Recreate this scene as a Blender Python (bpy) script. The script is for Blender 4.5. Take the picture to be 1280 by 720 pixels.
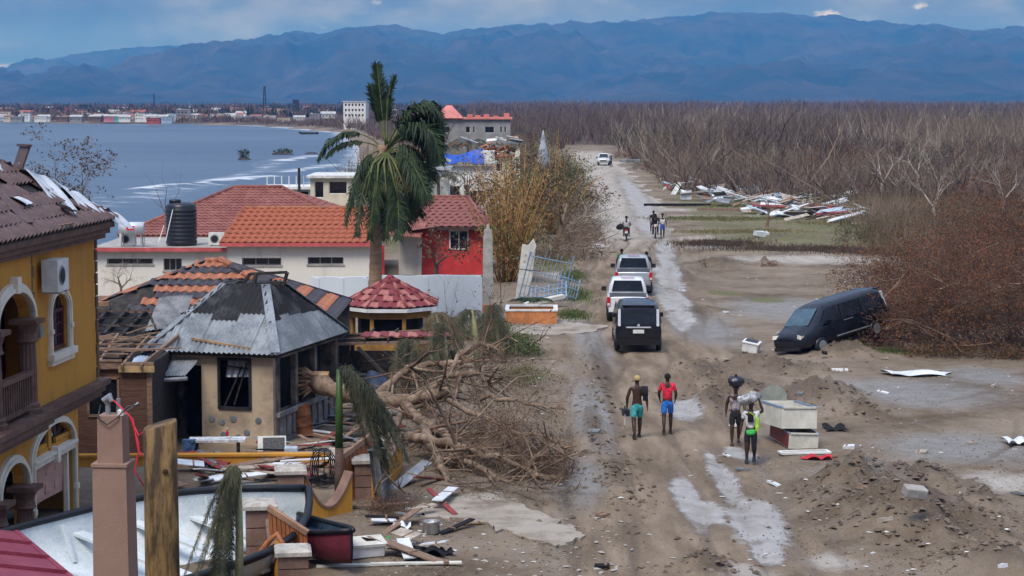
import bpy, bmesh, math, random
import numpy as np
from mathutils import Vector, Matrix, Euler
from math import radians as R, sin, cos, pi, sqrt, atan2
random.seed(7); RNG = np.random.default_rng(7)
for o in list(bpy.data.objects): bpy.data.objects.remove(o)
scn = bpy.context.scene; C = scn.collection
# ---------------------------------------------------------------- camera
F = 1280*70/36.0; HC = 9.6; TH = math.atan(234/F)
cam = bpy.data.cameras.new('camera'); cam.lens = 70; cam.sensor_width = 36; cam.clip_start = .5; cam.clip_end = 60000
camo = bpy.data.objects.new('camera', cam); C.objects.link(camo)
camo.location = (0, 0, HC); camo.rotation_euler = (pi/2-TH, 0, 0); scn.camera = camo
# ---------------------------------------------------------------- world: nishita behind a broken cloud deck
SUN_EL, SUN_AZ = R(56), R(205)          # azimuth clockwise from +Y: behind the camera, a little left
w = bpy.data.worlds.new('World'); scn.world = w; w.use_nodes = True
nt = w.node_tree; nt.nodes.clear()
def wn(t, **k):
    n = nt.nodes.new(t)
    for a, b in k.items(): setattr(n, a, b)
    return n
sky = wn('ShaderNodeTexSky', sky_type='NISHITA', sun_disc=False, sun_elevation=SUN_EL, sun_rotation=SUN_AZ)
sky.air_density = 1.0; sky.dust_density = 1.5
sm_ = wn('ShaderNodeVectorMath', operation='SCALE'); sm_.inputs['Scale'].default_value = .05
tc = wn('ShaderNodeTexCoord'); mp = wn('ShaderNodeMapping'); mp.inputs['Scale'].default_value = (9, 9, 19)
mp.inputs['Location'].default_value = (3.3, .4, .2)
n1 = wn('ShaderNodeTexNoise'); n1.inputs['Scale'].default_value = 1.3; n1.inputs['Detail'].default_value = 9; n1.inputs['Roughness'].default_value = .55
mp2 = wn('ShaderNodeMapping'); mp2.inputs['Scale'].default_value = (17, 17, 34); mp2.inputs['Location'].default_value = (1.7, 2.2, .35)
n2 = wn('ShaderNodeTexNoise'); n2.inputs['Scale'].default_value = 1.0; n2.inputs['Detail'].default_value = 8; n2.inputs['Roughness'].default_value = .6
cr = wn('ShaderNodeValToRGB'); e = cr.color_ramp.elements
e[0].position = .34; e[0].color = (.062, .094, .175, 1); e[1].position = .68; e[1].color = (.33, .37, .46, 1)
k = cr.color_ramp.elements.new(.5); k.color = (.125, .168, .272, 1)
pf = wn('ShaderNodeMapRange'); pf.inputs[1].default_value = .62; pf.inputs[2].default_value = .72
mx = wn('ShaderNodeMixRGB'); mx2 = wn('ShaderNodeMixRGB'); mx.inputs[0].default_value = .94
mx2.inputs[2].default_value = (1.05, 1.05, 1.08, 1)
bg = wn('ShaderNodeBackground'); out = wn('ShaderNodeOutputWorld'); L_ = nt.links.new
L_(tc.outputs['Generated'], mp.inputs[0]); L_(mp.outputs[0], n1.inputs[0]); L_(n1.outputs[0], cr.inputs[0])
L_(tc.outputs['Generated'], mp2.inputs[0]); L_(mp2.outputs[0], n2.inputs[0]); L_(n2.outputs[0], pf.inputs[0])
L_(sky.outputs[0], sm_.inputs[0]); L_(sm_.outputs[0], mx.inputs[1]); L_(cr.outputs[0], mx.inputs[2])
sx_ = wn('ShaderNodeSeparateXYZ'); ov_ = wn('ShaderNodeMapRange')     # overcast sky: thin high cloud overhead, storm bank low down
ov_.inputs[1].default_value = 0; ov_.inputs[2].default_value = 1; ov_.inputs[3].default_value = .46; ov_.inputs[4].default_value = 2.5
vs_ = wn('ShaderNodeVectorMath', operation='SCALE')
L_(tc.outputs['Generated'], sx_.inputs[0]); L_(sx_.outputs[2], ov_.inputs[0]); L_(ov_.outputs[0], vs_.inputs['Scale']); L_(mx2.outputs[0], vs_.inputs[0])
L_(pf.outputs[0], mx2.inputs[0]); L_(mx.outputs[0], mx2.inputs[1]); L_(vs_.outputs[0], bg.inputs[0]); bg.inputs[1].default_value = 1.25
L_(bg.outputs[0], out.inputs[0])
# ---------------------------------------------------------------- sun (thin cloud in front of it)
sl = bpy.data.lights.new('sun', 'SUN'); sl.energy = 2.0; sl.angle = R(25); sl.color = (1, .93, .84)
so = bpy.data.objects.new('sun', sl); C.objects.link(so)
sd = Vector((sin(SUN_AZ)*cos(SUN_EL), cos(SUN_AZ)*cos(SUN_EL), sin(SUN_EL)))
so.rotation_euler = sd.to_track_quat('Z', 'Y').to_euler(); so.location = (0, 0, 60)
scn.view_settings.view_transform = 'Standard'; scn.view_settings.look = 'None'
scn.view_settings.exposure = 0.70; scn.view_settings.gamma = 1
scn.render.resolution_x = 1024; scn.render.resolution_y = 576

# ---------------------------------------------------------------- pixel helpers (photo pixels, 1280 x 720)
def ray(px, py):
    u = (px-640)/F; v = (360-py)/F
    return Vector((u, cos(TH)+v*sin(TH), v*cos(TH)-sin(TH)))
def P(px, py, z=0.0):                    # where the pixel's ray meets the level z
    d = ray(px, py); t = (z-HC)/d.z
    return Vector((d.x*t, d.y*t, z))
def D(px, py, Y):                        # where the pixel's ray reaches the depth Y
    d = ray(px, py); t = Y/d.y
    return Vector((d.x*t, Y, HC+d.z*t))

# ---------------------------------------------------------------- mesh builder
class MB:
    def __init__(s): s.v = []; s.f = []; s.M = Matrix.Identity(4); s.sm = []
    def at(s, loc=(0,0,0), rz=0, rx=0, ry=0):
        s.M = Matrix.Translation(Vector(loc)) @ Euler((rx, ry, rz), 'XYZ').to_matrix().to_4x4(); return s
    def add(s, vs, fs):
        b = len(s.v); M = s.M
        s.v += [tuple(M @ Vector(p)) for p in vs]; s.f += [tuple(b+i for i in f) for f in fs]; return s
    def box(s, c, sz, rz=0, rx=0, ry=0):
        x, y, z = sz[0]/2, sz[1]/2, sz[2]/2
        vs = [Vector((i*x, j*y, k*z)) for i in (-1,1) for j in (-1,1) for k in (-1,1)]
        if rz or rx or ry:
            m = Euler((rx, ry, rz), 'XYZ').to_matrix(); vs = [m @ p for p in vs]
        c = Vector(c)
        return s.add([p+c for p in vs], [(0,1,3,2),(4,6,7,5),(0,4,5,1),(2,3,7,6),(0,2,6,4),(1,5,7,3)])
    def bx(s, a, b): return s.box([(a[i]+b[i])/2 for i in range(3)], [abs(b[i]-a[i]) for i in range(3)])
    def bar(s, a, b, w, h=None):          # rectangular bar from a to b
        a = Vector(a); b = Vector(b); h = h or w; d = b-a; L = d.length
        if L < 1e-6: return s
        q = d.to_track_quat('X', 'Z').to_matrix(); m = (a+b)/2
        vs = [m + q @ Vector((i*L/2, j*w/2, k*h/2)) for i in (-1,1) for j in (-1,1) for k in (-1,1)]
        return s.add(vs, [(0,1,3,2),(4,6,7,5),(0,4,5,1),(2,3,7,6),(0,2,6,4),(1,5,7,3)])
    def tube(s, pts, rad, n=6, cap=True):
        pts = [Vector(p) for p in pts]
        if not hasattr(rad, '__len__'): rad = [rad]*len(pts)
        vs = []; fs = []; prev = None
        for i, p in enumerate(pts):
            t = (pts[min(i+1, len(pts)-1)]-pts[max(i-1, 0)])
            if t.length < 1e-9: t = Vector((0,0,1))
            t.normalize()
            if prev is None:
                a = Vector((0,0,1)) if abs(t.z) < .9 else Vector((1,0,0))
                x = t.cross(a).normalized()
            else:
                x = prev - t*prev.dot(t)
                x = x.normalized() if x.length > 1e-6 else t.orthogonal().normalized()
            prev = x; y = t.cross(x)
            for k in range(n):
                a = 2*pi*k/n; vs.append(p + (x*cos(a)+y*sin(a))*rad[i])
        for i in range(len(pts)-1):
            for k in range(n):
                fs.append((i*n+k, i*n+(k+1)%n, (i+1)*n+(k+1)%n, (i+1)*n+k))
        if cap: fs.append(tuple(range(n-1,-1,-1))); fs.append(tuple((len(pts)-1)*n+k for k in range(n)))
        return s.add(vs, fs)
    def lathe(s, prof, n=16, c=(0,0,0), cap=True):
        vs = []; fs = []
        for r, z in prof:
            for k in range(n): vs.append((c[0]+r*cos(2*pi*k/n), c[1]+r*sin(2*pi*k/n), c[2]+z))
        for i in range(len(prof)-1):
            for k in range(n): fs.append((i*n+k, i*n+(k+1)%n, (i+1)*n+(k+1)%n, (i+1)*n+k))
        if cap: fs.append(tuple(range(n-1,-1,-1))); fs.append(tuple((len(prof)-1)*n+k for k in range(n)))
        return s.add(vs, fs)
    def prism(s, poly, a, b, axis='y'):   # polygon in the other two axes, extruded from a to b along axis
        def m(p, t):
            return {'y': (p[0], t, p[1]), 'x': (t, p[0], p[1]), 'z': (p[0], p[1], t)}[axis]
        n = len(poly); vs = [m(p, a) for p in poly]+[m(p, b) for p in poly]
        fs = [tuple(range(n-1,-1,-1)), tuple(range(n, 2*n))]+[(i, (i+1)%n, n+(i+1)%n, n+i) for i in range(n)]
        return s.add(vs, fs)
    def sheet(s, fn, nu, nv, th=.004):    # thin two-sided sheet from fn(u,v) -> point, u,v in 0..1
        vs = [Vector(fn(i/nu, j/nv)) for i in range(nu+1) for j in range(nv+1)]
        fs = [(i*(nv+1)+j, (i+1)*(nv+1)+j, (i+1)*(nv+1)+j+1, i*(nv+1)+j+1) for i in range(nu) for j in range(nv)]
        if th:
            n = len(vs); W = nv+1; nn = []
            for i in range(nu+1):
                for j in range(nv+1):
                    q = (vs[min(i+1,nu)*W+j]-vs[max(i-1,0)*W+j]).cross(vs[i*W+min(j+1,nv)]-vs[i*W+max(j-1,0)]); nn.append(q.normalized() if q.length > 1e-9 else Vector((0,0,1)))
            vs = vs+[p-m*th for p, m in zip(vs, nn)]
            fs = fs+[tuple(n+q for q in reversed(f)) for f in fs]
        return s.add(vs, fs)
    def wall(s, L, H, T, ops=(), z0=0):    # wall along +x, thickness towards +y, rectangular openings (x0,x1,z0,z1)
        xs = sorted({0, L}|{min(max(q,0),L) for o in ops for q in o[:2]}); zs = sorted({z0, H}|{min(max(q,z0),H) for o in ops for q in o[2:4]})
        for i in range(len(xs)-1):
            j = 0
            while j < len(zs)-1:
                def blocked(j): 
                    xm = (xs[i]+xs[i+1])/2; zm = (zs[j]+zs[j+1])/2
                    return any(o[0] < xm < o[1] and o[2] < zm < o[3] for o in ops)
                if blocked(j): j += 1; continue
                k = j
                while k+1 < len(zs)-1 and not blocked(k+1): k += 1
                s.bx((xs[i], 0, zs[j]), (xs[i+1], T, zs[k+1])); j = k+1
        return s
    def arch_fill(s, x0, x1, zs, zt, ztop, T, n=10):   # spandrels over an elliptical arch
        xm = (x0+x1)/2; r = (x1-x0)/2
        pts = [(xm-r*cos(pi*k/n), zs+(zt-zs)*sin(pi*k/n)) for k in range(n+1)]
        for k in range(n):
            (xa, za), (xb, zb) = pts[k], pts[k+1]
            s.prism([(xa, za), (xb, zb), (xb, ztop), (xa, ztop)], 0, T, 'y')
        return s
    def arch_band(s, x0, x1, zs, zt, wd, y0, y1, n=14, zbase=None):    # moulding round an arch (and down its sides)
        xm = (x0+x1)/2; r = (x1-x0)/2
        inn = [(xm-r*cos(pi*k/n), zs+(zt-zs)*sin(pi*k/n)) for k in range(n+1)]
        ou = [(xm-(r+wd)*cos(pi*k/n), zs+(zt-zs+wd)*sin(pi*k/n)) for k in range(n+1)]
        if zbase is not None:
            inn = [(x0, zbase)]+inn+[(x1, zbase)]; ou = [(x0-wd, zbase)]+ou+[(x1+wd, zbase)]
        for k in range(len(inn)-1): s.prism([inn[k], inn[k+1], ou[k+1], ou[k]], y0, y1, 'y')
        return s
    def build(s, name, mat, parent=None, smooth=False, loc=None, rot=None):
        me = bpy.data.meshes.new(name); me.from_pydata(s.v, [], s.f); me.update()
        if smooth: me.polygons.foreach_set('use_smooth', [True]*len(me.polygons))
        return link(name, me, mat, parent, loc, rot)
def link(name, me, mat, parent=None, loc=None, rot=None):
    if mat is not None and not me.materials: me.materials.append(mat)
    o = bpy.data.objects.new(name, me); C.objects.link(o)
    if parent is not None: o.parent = parent
    if loc is not None: o.location = loc
    if rot is not None: o.rotation_euler = rot
    return o
def tag(o, label=None, cat=None, group=None, kind=None):
    for k, v in (('label', label), ('category', cat), ('group', group), ('kind', kind)):
        if v: o[k] = v
    return o
def thing(name, label, cat, loc=(0,0,0), rz=0, group=None, rx=0, ry=0):
    o = bpy.data.objects.new(name, None); C.objects.link(o); o.location = loc; o.rotation_euler = (rx, ry, rz); o.empty_display_size = .2
    return tag(o, label, cat, group)
def copy_tree(o, parent=None):
    c = o.copy(); C.objects.link(c)
    if parent is not None: c.parent = parent
    for ch in [q for q in bpy.data.objects if q.parent is o]: copy_tree(ch, c)
    return c

# ---------------------------------------------------------------- numpy noise
_perm = RNG.random((256, 256))
def vnoise(x, y):
    xi = np.floor(x).astype(int); yi = np.floor(y).astype(int); fx = x-xi; fy = y-yi
    fx = fx*fx*(3-2*fx); fy = fy*fy*(3-2*fy); g = lambda a, b: _perm[a & 255, b & 255]
    return (g(xi,yi)*(1-fx)+g(xi+1,yi)*fx)*(1-fy)+(g(xi,yi+1)*(1-fx)+g(xi+1,yi+1)*fx)*fy
def fbm(x, y, o=4, g=.5):
    s = 0; a = 1; t = 0
    for i in range(o): s = s+a*vnoise(x*2**i+17.3*i, y*2**i+9.1*i); t += a; a *= g
    return s/t
def sst(a, b, x): t = np.clip((x-a)/(b-a), 0, 1); return t*t*(3-2*t)

# ---------------------------------------------------------------- materials
MATS = {}
def mat(name, col, rough=.8, var=.22, scale=2.5, bump=.15, bscale=30, col2=None, metal=0, spec=.35, lo=.42, hi=.62, stretch=None, bdist=.02, emit=None):
    if name in MATS: return MATS[name]
    m = bpy.data.materials.new(name); m.use_nodes = True; t = m.node_tree; N = t.nodes; b = N['Principled BSDF']
    tc = N.new('ShaderNodeTexCoord'); src = tc.outputs['Object']
    if stretch:
        mp = N.new('ShaderNodeMapping'); mp.inputs['Scale'].default_value = stretch; t.links.new(src, mp.inputs[0]); src = mp.outputs[0]
    a = N.new('ShaderNodeTexNoise'); a.inputs['Scale'].default_value = scale; a.inputs['Detail'].default_value = 7; a.inputs['Roughness'].default_value = .65
    t.links.new(src, a.inputs[0])
    rp = N.new('ShaderNodeValToRGB'); e = rp.color_ramp.elements
    c2 = col2 if col2 else tuple(min(1, c*(1+var)) for c in col); c1 = col if col2 else tuple(c*(1-var) for c in col)
    e[0].position = lo; e[0].color = (*c1, 1); e[1].position = hi; e[1].color = (*c2, 1)
    t.links.new(a.outputs[0], rp.inputs[0])
    f = N.new('ShaderNodeTexNoise'); f.inputs['Scale'].default_value = bscale; f.inputs['Detail'].default_value = 5
    t.links.new(src, f.inputs[0])
    hs = N.new('ShaderNodeMixRGB'); hs.blend_type = 'OVERLAY'; hs.inputs[0].default_value = min(.55, var*1.6)
    t.links.new(rp.outputs[0], hs.inputs[1]); t.links.new(f.outputs[0], hs.inputs[2])
    t.links.new(hs.outputs[0], b.inputs['Base Color'])
    b.inputs['Roughness'].default_value = rough; b.inputs['Metallic'].default_value = metal; b.inputs['Specular IOR Level'].default_value = spec
    if bump:
        bp = N.new('ShaderNodeBump'); bp.inputs['Strength'].default_value = bump; bp.inputs['Distance'].default_value = bdist
        t.links.new(f.outputs[0], bp.inputs['Height']); t.links.new(bp.outputs[0], b.inputs['Normal'])
    MATS[name] = m; return m
# ================================================================ THE LAND
RY = [0, 30, 40, 57, 76, 100, 137, 170, 210, 254, 405, 600, 900, 40000]
RX = [2.6, 3.0, 3.5, 4.15, 5.0, 6.3, 8.5, 10.0, 11.4, 12.4, 15.3, 21, 34, 400]
RW = [3.0, 3.0, 3.0, 3.0, 3.0, 3.1, 3.2, 3.2, 3.2, 3.3, 3.2, 3, 3, 3]
def road_x(y): return np.interp(y, RY, RX)
SY = [-100, 150, 300, 450, 660, 800, 880, 1000, 1015, 1040, 1060, 40000]
SX = [-27, -27, -22, -33, -55, -92, -122, -262, -400, -4000, -30000, -30000]
def shore_x(y): return np.interp(y, SY, SX)
MOUNDS = []                                # (X, Y, rx, ry, h)
def mound(px, py, wpx, depth, h):
    p = P(px, py); MOUNDS.append((p.x, p.y, wpx/2*p.y/F, depth/2, h))
for a in [(1100,640,160,4.8,.66),(1180,668,180,4.2,.62),(1250,715,130,3.4,.66),(1060,615,90,2.6,.5),(1140,612,150,2.2,.6),(1225,640,80,2.4,.5),(1010,505,130,4.5,.75),(930,492,120,3.8,.5),(1060,500,60,2.6,.4),
          (880,470,70,8,.28),(985,462,130,3.5,.25),(940,455,60,3,.35),(890,505,50,3,.3),(1080,520,60,3,.18),(748,470,26,22,.16),(742,540,40,12,.16),(775,600,60,7,.10),
          (850,345,60,14,.16),(905,330,60,6,.35),(960,330,30,3,.3),(870,392,60,10,.12),(1050,440,90,4,.3),(890,712,70,2.2,.18),(960,300,240,9,.22),(1095,400,60,4,1.0)]: mound(*a)
def ground_z(x, y, fine=True):
    x = np.asarray(x, float); y = np.asarray(y, float)
    rd = np.abs(x-road_x(y)); onr = 1-sst(2.2, 4.2, rd)
    z = (fbm(x*.12, y*.10, 3)-.5)*.26*(1-.6*onr)
    cl = np.zeros_like(z)
    for (mx_, my_, rx, ry, h) in MOUNDS:
        d2 = ((x-mx_)/rx)**2+((y-my_)/ry)**2
        g = np.exp(-d2*1.3)*np.clip(.35+1.5*(fbm(x*.9+3, y*.6, 4, .6)-.25), 0.1, 1.5)
        z = z+h*g; cl = np.maximum(cl, np.exp(-d2*1.1))
    if fine:
        rough = (1-onr)*.9+.15
        z = z+(fbm(x*1.1, y*.8, 4, .6)-.5)*.10*rough+cl*((fbm(x*2.6, y*1.9, 4, .7)-.5)*.75+(.5-np.abs(2*fbm(x*1.5+7, y*1.0, 4, .65)-1))*.42)
        u = x-road_x(y)+.25*np.sin(y*.13)+.12*np.sin(y*.31+1)
        for c, wd, dp in ((-.95, .2, .07), (.75, .2, .06), (-1.7, .16, .05), (1.6, .18, .05), (-2.5, .3, .06), (2.7, .3, .07)):
            z = z-np.exp(-((u-c)/wd)**2)*dp*(.4+fbm(x*.3, y*.25, 2))
        z = z+onr*.02
    z = z*(1-sst(150, 330, y)*.75)
    s = x-shore_x(y)
    wdt = 3.5+y*.006
    z = z*sst(0, wdt*1.5, s)-2.4*(1-sst(-wdt*2, wdt*1.2, s))
    return z+sst(700, 1400, y)*1.0*sst(0, 60, s)
def gz(x, y): return float(ground_z(np.array([x]), np.array([y]))[0])
def G(px, py):                             # pixel -> point on the real ground
    p = P(px, py)
    for _ in range(3): p = P(px, py, gz(p.x, p.y))
    return p
def on(x, y): return Vector((x, y, gz(x, y)))

def blob(x, y, lst):
    m = np.zeros_like(x)
    for (px, py, wpx, dep) in lst:
        p = P(px, py); m = np.maximum(m, np.exp(-(((x-p.x)/(wpx/2*p.y/F))**2+((y-p.y)/(dep/2))**2)))
    return m
def land_material():
    m = bpy.data.materials.new('land'); m.use_nodes = True; t = m.node_tree; N = t.nodes; b = N['Principled BSDF']; K = t.links.new
    tc = N.new('ShaderNodeTexCoord'); pos = tc.outputs['Object']
    def noise(sc, det=7, ro=.6, st=None):
        n = N.new('ShaderNodeTexNoise'); n.inputs['Scale'].default_value = sc; n.inputs['Detail'].default_value = det; n.inputs['Roughness'].default_value = ro
        if st:
            mp = N.new('ShaderNodeMapping'); mp.inputs['Scale'].default_value = st; K(pos, mp.inputs[0]); K(mp.outputs[0], n.inputs[0])
        else: K(pos, n.inputs[0])
        return n.outputs[0]
    def attr(a):
        n = N.new('ShaderNodeAttribute'); n.attribute_name = a; return n.outputs['Fac']
    def ramp(src, p0, c0, p1, c1):
        r = N.new('ShaderNodeValToRGB'); e = r.color_ramp.elements; e[0].position = p0; e[0].color = (*c0, 1); e[1].position = p1; e[1].color = (*c1, 1); K(src, r.inputs[0]); return r.outputs[0]
    def mix(f, a, c):
        n = N.new('ShaderNodeMixRGB'); K(f, n.inputs[0]); K(a, n.inputs[1]); K(c, n.inputs[2]); return n.outputs[0]
    def mth(op, a, c):
        n = N.new('ShaderNodeMath'); n.operation = op
        for i, q in enumerate((a, c)):
            if isinstance(q, (int, float)): n.inputs[i].default_value = q
            else: K(q, n.inputs[i])
        return n.outputs[0]
    def thr(a, nz, amp, lo, hi):            # noisy threshold of a mask
        s = mth('ADD', a, mth('MULTIPLY', mth('SUBTRACT', nz, .5), amp)); r = N.new('ShaderNodeMapRange'); r.inputs[1].default_value = lo; r.inputs[2].default_value = hi
        K(s, r.inputs[0]); return r.outputs[0]
    nb = noise(.22, 8, .62); nm = noise(1.6, 8, .65); nf = noise(9, 6, .6); nl = noise(.8, 6, .6, (1.6, .28, 1)); ng = noise(45, 4, .6)
    mud = ramp(nb, .36, (.108, .078, .050), .66, (.255, .196, .138))
    mud = mix(mth('MULTIPLY', thr(nm, nb, .5, .42, .7), .55), mud, ramp(nf, .3, (.20, .165, .135), .7, (.30, .26, .22)))
    drag = ramp(nl, .38, (.145, .106, .070), .64, (.280, .215, .152))
    col = mix(thr(attr('road'), nm, .5, .35, .7), mud, drag)
    col = mix(mth('MULTIPLY', thr(attr('wet'), nb, .8, .35, .75), .8), col, ramp(nm, .3, (.175, .170, .165), .7, (.27, .265, .255)))
    col = mix(thr(attr('pale'), nm, .7, .35, .75), col, ramp(nl, .3, (.29, .255, .215), .7, (.43, .395, .35)))
    col = mix(thr(attr('dark'), nf, .6, .4, .8), col, ramp(nf, .32, (.045, .032, .023), .72, (.175, .135, .10)))
    col = mix(mth('MULTIPLY', thr(attr('track'), nf, .7, .3, .8), .75), col, ramp(nf, .3, (.085, .062, .046), .75, (.175, .135, .10)))
    gcol = ramp(nf, .3, (.070, .084, .030), .7, (.175, .165, .070))
    col = mix(mth('MULTIPLY', thr(attr('grass'), nm, .9, .42, .62), .9), col, gcol)
    asm = thr(attr('asph'), mth('ADD', mth('MULTIPLY', nm, .55), mth('MULTIPLY', nl, .45)), 1.3, .42, .62)
    col = mix(mth('MULTIPLY', thr(attr('asph'), nm, 1.2, .12, .42), .45), col, ramp(nf, .3, (.10, .078, .06), .75, (.17, .135, .11)))
    col = mix(mth('MULTIPLY', asm, mth('ADD', .55, mth('MULTIPLY', thr(nl, nm, .6, .35, .65), .36))), col, ramp(nm, .25, (.26, .255, .25), .78, (.42, .41, .395)))
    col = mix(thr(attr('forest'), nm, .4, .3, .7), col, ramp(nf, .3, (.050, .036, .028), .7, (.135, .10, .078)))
    ov = N.new('ShaderNodeMixRGB'); ov.blend_type = 'OVERLAY'; ov.inputs[0].default_value = .6; K(col, ov.inputs[1]); K(ng, ov.inputs[2])
    K(ov.outputs[0], b.inputs['Base Color'])
    ro = N.new('ShaderNodeMapRange'); K(mth('MAXIMUM', mth('MULTIPLY', asm, .8), thr(attr('wet'), nm, .8, .5, .9)), ro.inputs[0]); ro.inputs[3].default_value = .9; ro.inputs[4].default_value = .58
    K(ro.outputs[0], b.inputs['Roughness']); b.inputs['Specular IOR Level'].default_value = .25
    bp = N.new('ShaderNodeBump'); bp.inputs['Strength'].default_value = .8; bp.inputs['Distance'].default_value = .07
    hh = mth('MULTIPLY', mth('ADD', mth('ADD', nf, mth('MULTIPLY', ng, .35)), mth('MULTIPLY', nl, .8)), mth('SUBTRACT', 1.0, mth('MULTIPLY', asm, .8)))
    K(hh, bp.inputs['Height']); K(bp.outputs[0], b.inputs['Normal'])
    return m
LAND = land_material()
def geo(a, b, n, k): return list(a+(b-a)*((k**(i/n)-1)/(k-1)) for i in range(1, n+1))
xs = [-q for q in reversed(geo(31, 9500, 34, 500.))]+list(np.arange(-31, -12, .5))+list(np.arange(-12, 20, .15))+list(np.arange(20, 46, .4))+geo(46, 9500, 34, 400.)
ys = list(np.arange(-12, 30, 1.5))+list(np.arange(30, 92, .24))+list(np.arange(92, 150, .5))+list(np.arange(150, 420, 2.))+geo(420, 14500, 44, 80.)
GX, GY = np.meshgrid(np.array(xs), np.array(ys), indexing='ij'); GZ = ground_z(GX, GY)
nx, ny = GX.shape
at = {}
rdist = np.abs(GX-road_x(GY)); rw = np.interp(GY, RY, RW); fade = 1-sst(330, 440, GY)
at['road'] = (1-sst(rw*.75, rw*1.15, rdist+(fbm(GX*.5, GY*.2, 3)-.5)*(1.6+GY*.009)))*fade
at['pale'] = np.maximum(at['road']*sst(92, 165, GY)*.95, blob(GX, GY, [(1000,325,300,9),(1180,330,200,10),(900,300,200,5),(1260,605,160,4),(1040,700,90,2),(800,262,420,7),
    (700,398,110,3.4),(640,395,60,3),(920,270,250,6),(700,345,60,8),(930,716,120,2)])*.85)
at['wet'] = np.maximum(blob(GX, GY, [(1150,490,300,9),(1200,560,260,7),(1090,600,180,6),(740,520,70,20),(720,600,110,9),(1230,470,140,7),(740,430,60,22),(930,310,200,6),(985,385,200,14),(880,410,120,16),(300,620,180,6)])*.9,
    .4*np.exp(-((rdist-2.6)/.6)**2))
at['asph'] = np.maximum.reduce([blob(GX, GY, [(945,650,95,7.2),(905,600,40,9),(860,625,46,7.5),(960,690,50,2.6),(855,512,56,5),(840,375,48,20),(835,350,36,20),(925,568,60,2.6),(880,640,70,3.5),(850,400,40,10),(700,405,90,2.5)])*.95,
    .78*sst(130, 150, GY)*(1-sst(200, 330, GY))*np.exp(-((GX-road_x(GY)-1.4)/1.4)**2), .72*sst(84, 110, GY)*(1-sst(130,150,GY))*np.exp(-((GX-road_x(GY)-1.9)/.9)**2)])
at['grass'] = np.maximum(blob(GX, GY, [(720,368,55,10),(716,393,55,5),(655,470,60,6),(900,273,260,9),(935,257,200,9),(930,290,240,6),(1020,243,260,12),(850,210,120,22),(715,345,40,8),(860,235,90,14),(960,375,60,3),(905,368,60,3),
    (1140,440,140,2.2),(1240,430,160,3),(690,330,60,14),(1050,285,180,8),(640,420,70,5)])*.9, .55*sst(105, 135, GY)*sst(3.6, 6, rdist)*(1-sst(240, 330, GY)))
uu = GX-road_x(GY)+.25*np.sin(GY*.13)+.12*np.sin(GY*.31+1); tk = np.zeros_like(GX)
for c0, wd, am in ((-.95,.17,1),(.75,.17,.9),(-1.7,.14,.7),(1.6,.15,.8),(-2.4,.2,.8),(2.6,.2,.8),(-.2,.10,.5),(1.15,.1,.5),(3.4,.2,.6),(-3.2,.2,.6),(4.6,.16,.4)):
    tk = np.maximum(tk, am*np.exp(-((uu-c0-.12*np.sin(GY*.5+c0*3))/wd)**2)*(.25+1.1*fbm(GX*.2+c0, GY*.12, 3)))
for (xa, ya, xb, yb, bend) in ((4,46,16,60,3),(5,60,17,66,2),(4.5,52,15,88,-2),(6,80,20,92,1),(3,44,10,52,1.5)):
    for off in (-.7,.7):
        tt = np.clip(((GX-xa)*(xb-xa)+(GY-ya)*(yb-ya))/((xb-xa)**2+(yb-ya)**2), 0, 1); dd = np.abs((GX-xa)*(yb-ya)-(GY-ya)*(xb-xa))/np.hypot(xb-xa,yb-ya)*np.sign((GX-xa)*(yb-ya)-(GY-ya)*(xb-xa)); 
        tk = np.maximum(tk, .8*np.exp(-((dd-off-bend*np.sin(tt*pi))/.2)**2)*(tt > .01)*(tt < .99)*(.3+.9*fbm(GX*.3, GY*.2, 2)))
at['track'] = np.clip(tk, 0, 1)*(GY < 140); GZ -= .05*at['track']*(GY > 30)
md = np.zeros_like(GX)
for (mx_, my_, rx, ry, h) in MOUNDS: md = np.maximum(md, np.exp(-(((GX-mx_)/rx)**2+((GY-my_)/ry)**2)*1.2))
at['dark'] = np.maximum(md*.8, blob(GX, GY, [(1000,312,330,8),(760,470,30,20),(1150,318,200,7),(890,716,70,2)])*.75)
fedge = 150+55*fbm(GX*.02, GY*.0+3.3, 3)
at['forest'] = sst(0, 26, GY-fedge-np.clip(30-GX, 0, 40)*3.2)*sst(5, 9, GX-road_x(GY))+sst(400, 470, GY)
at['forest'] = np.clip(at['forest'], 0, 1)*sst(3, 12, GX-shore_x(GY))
idx = np.arange(nx*ny).reshape(nx, ny)
quads = np.stack([idx[:-1,:-1], idx[1:,:-1], idx[1:,1:], idx[:-1,1:]], -1).reshape(-1, 4)
rq = (at['road'][:-1,:-1]+at['road'][1:,1:]).reshape(-1)/2 > .5
VS = np.stack([GX, GY, GZ], -1).reshape(-1, 3)
def land_part(name, q):
    u, inv = np.unique(q, return_inverse=True); inv = inv.reshape(-1, 4)
    me = bpy.data.meshes.new(name); me.vertices.add(len(u)); me.vertices.foreach_set('co', VS[u].ravel().astype(np.float32))
    me.loops.add(inv.size); me.loops.foreach_set('vertex_index', inv.ravel().astype(np.int32))
    me.polygons.add(len(inv)); me.polygons.foreach_set('loop_start', np.arange(0, inv.size, 4, dtype=np.int32))
    me.polygons.foreach_set('use_smooth', np.ones(len(inv), bool))
    for a, v in at.items():
        t = me.attributes.new(a, 'FLOAT', 'POINT'); t.data.foreach_set('value', v.ravel()[u].astype(np.float32))
    me.update(calc_edges=True); me.validate(); o = link(name, me, LAND); return tag(o, kind='structure')
land_part('ground', quads[~rq]); land_part('road', quads[rq])

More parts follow.
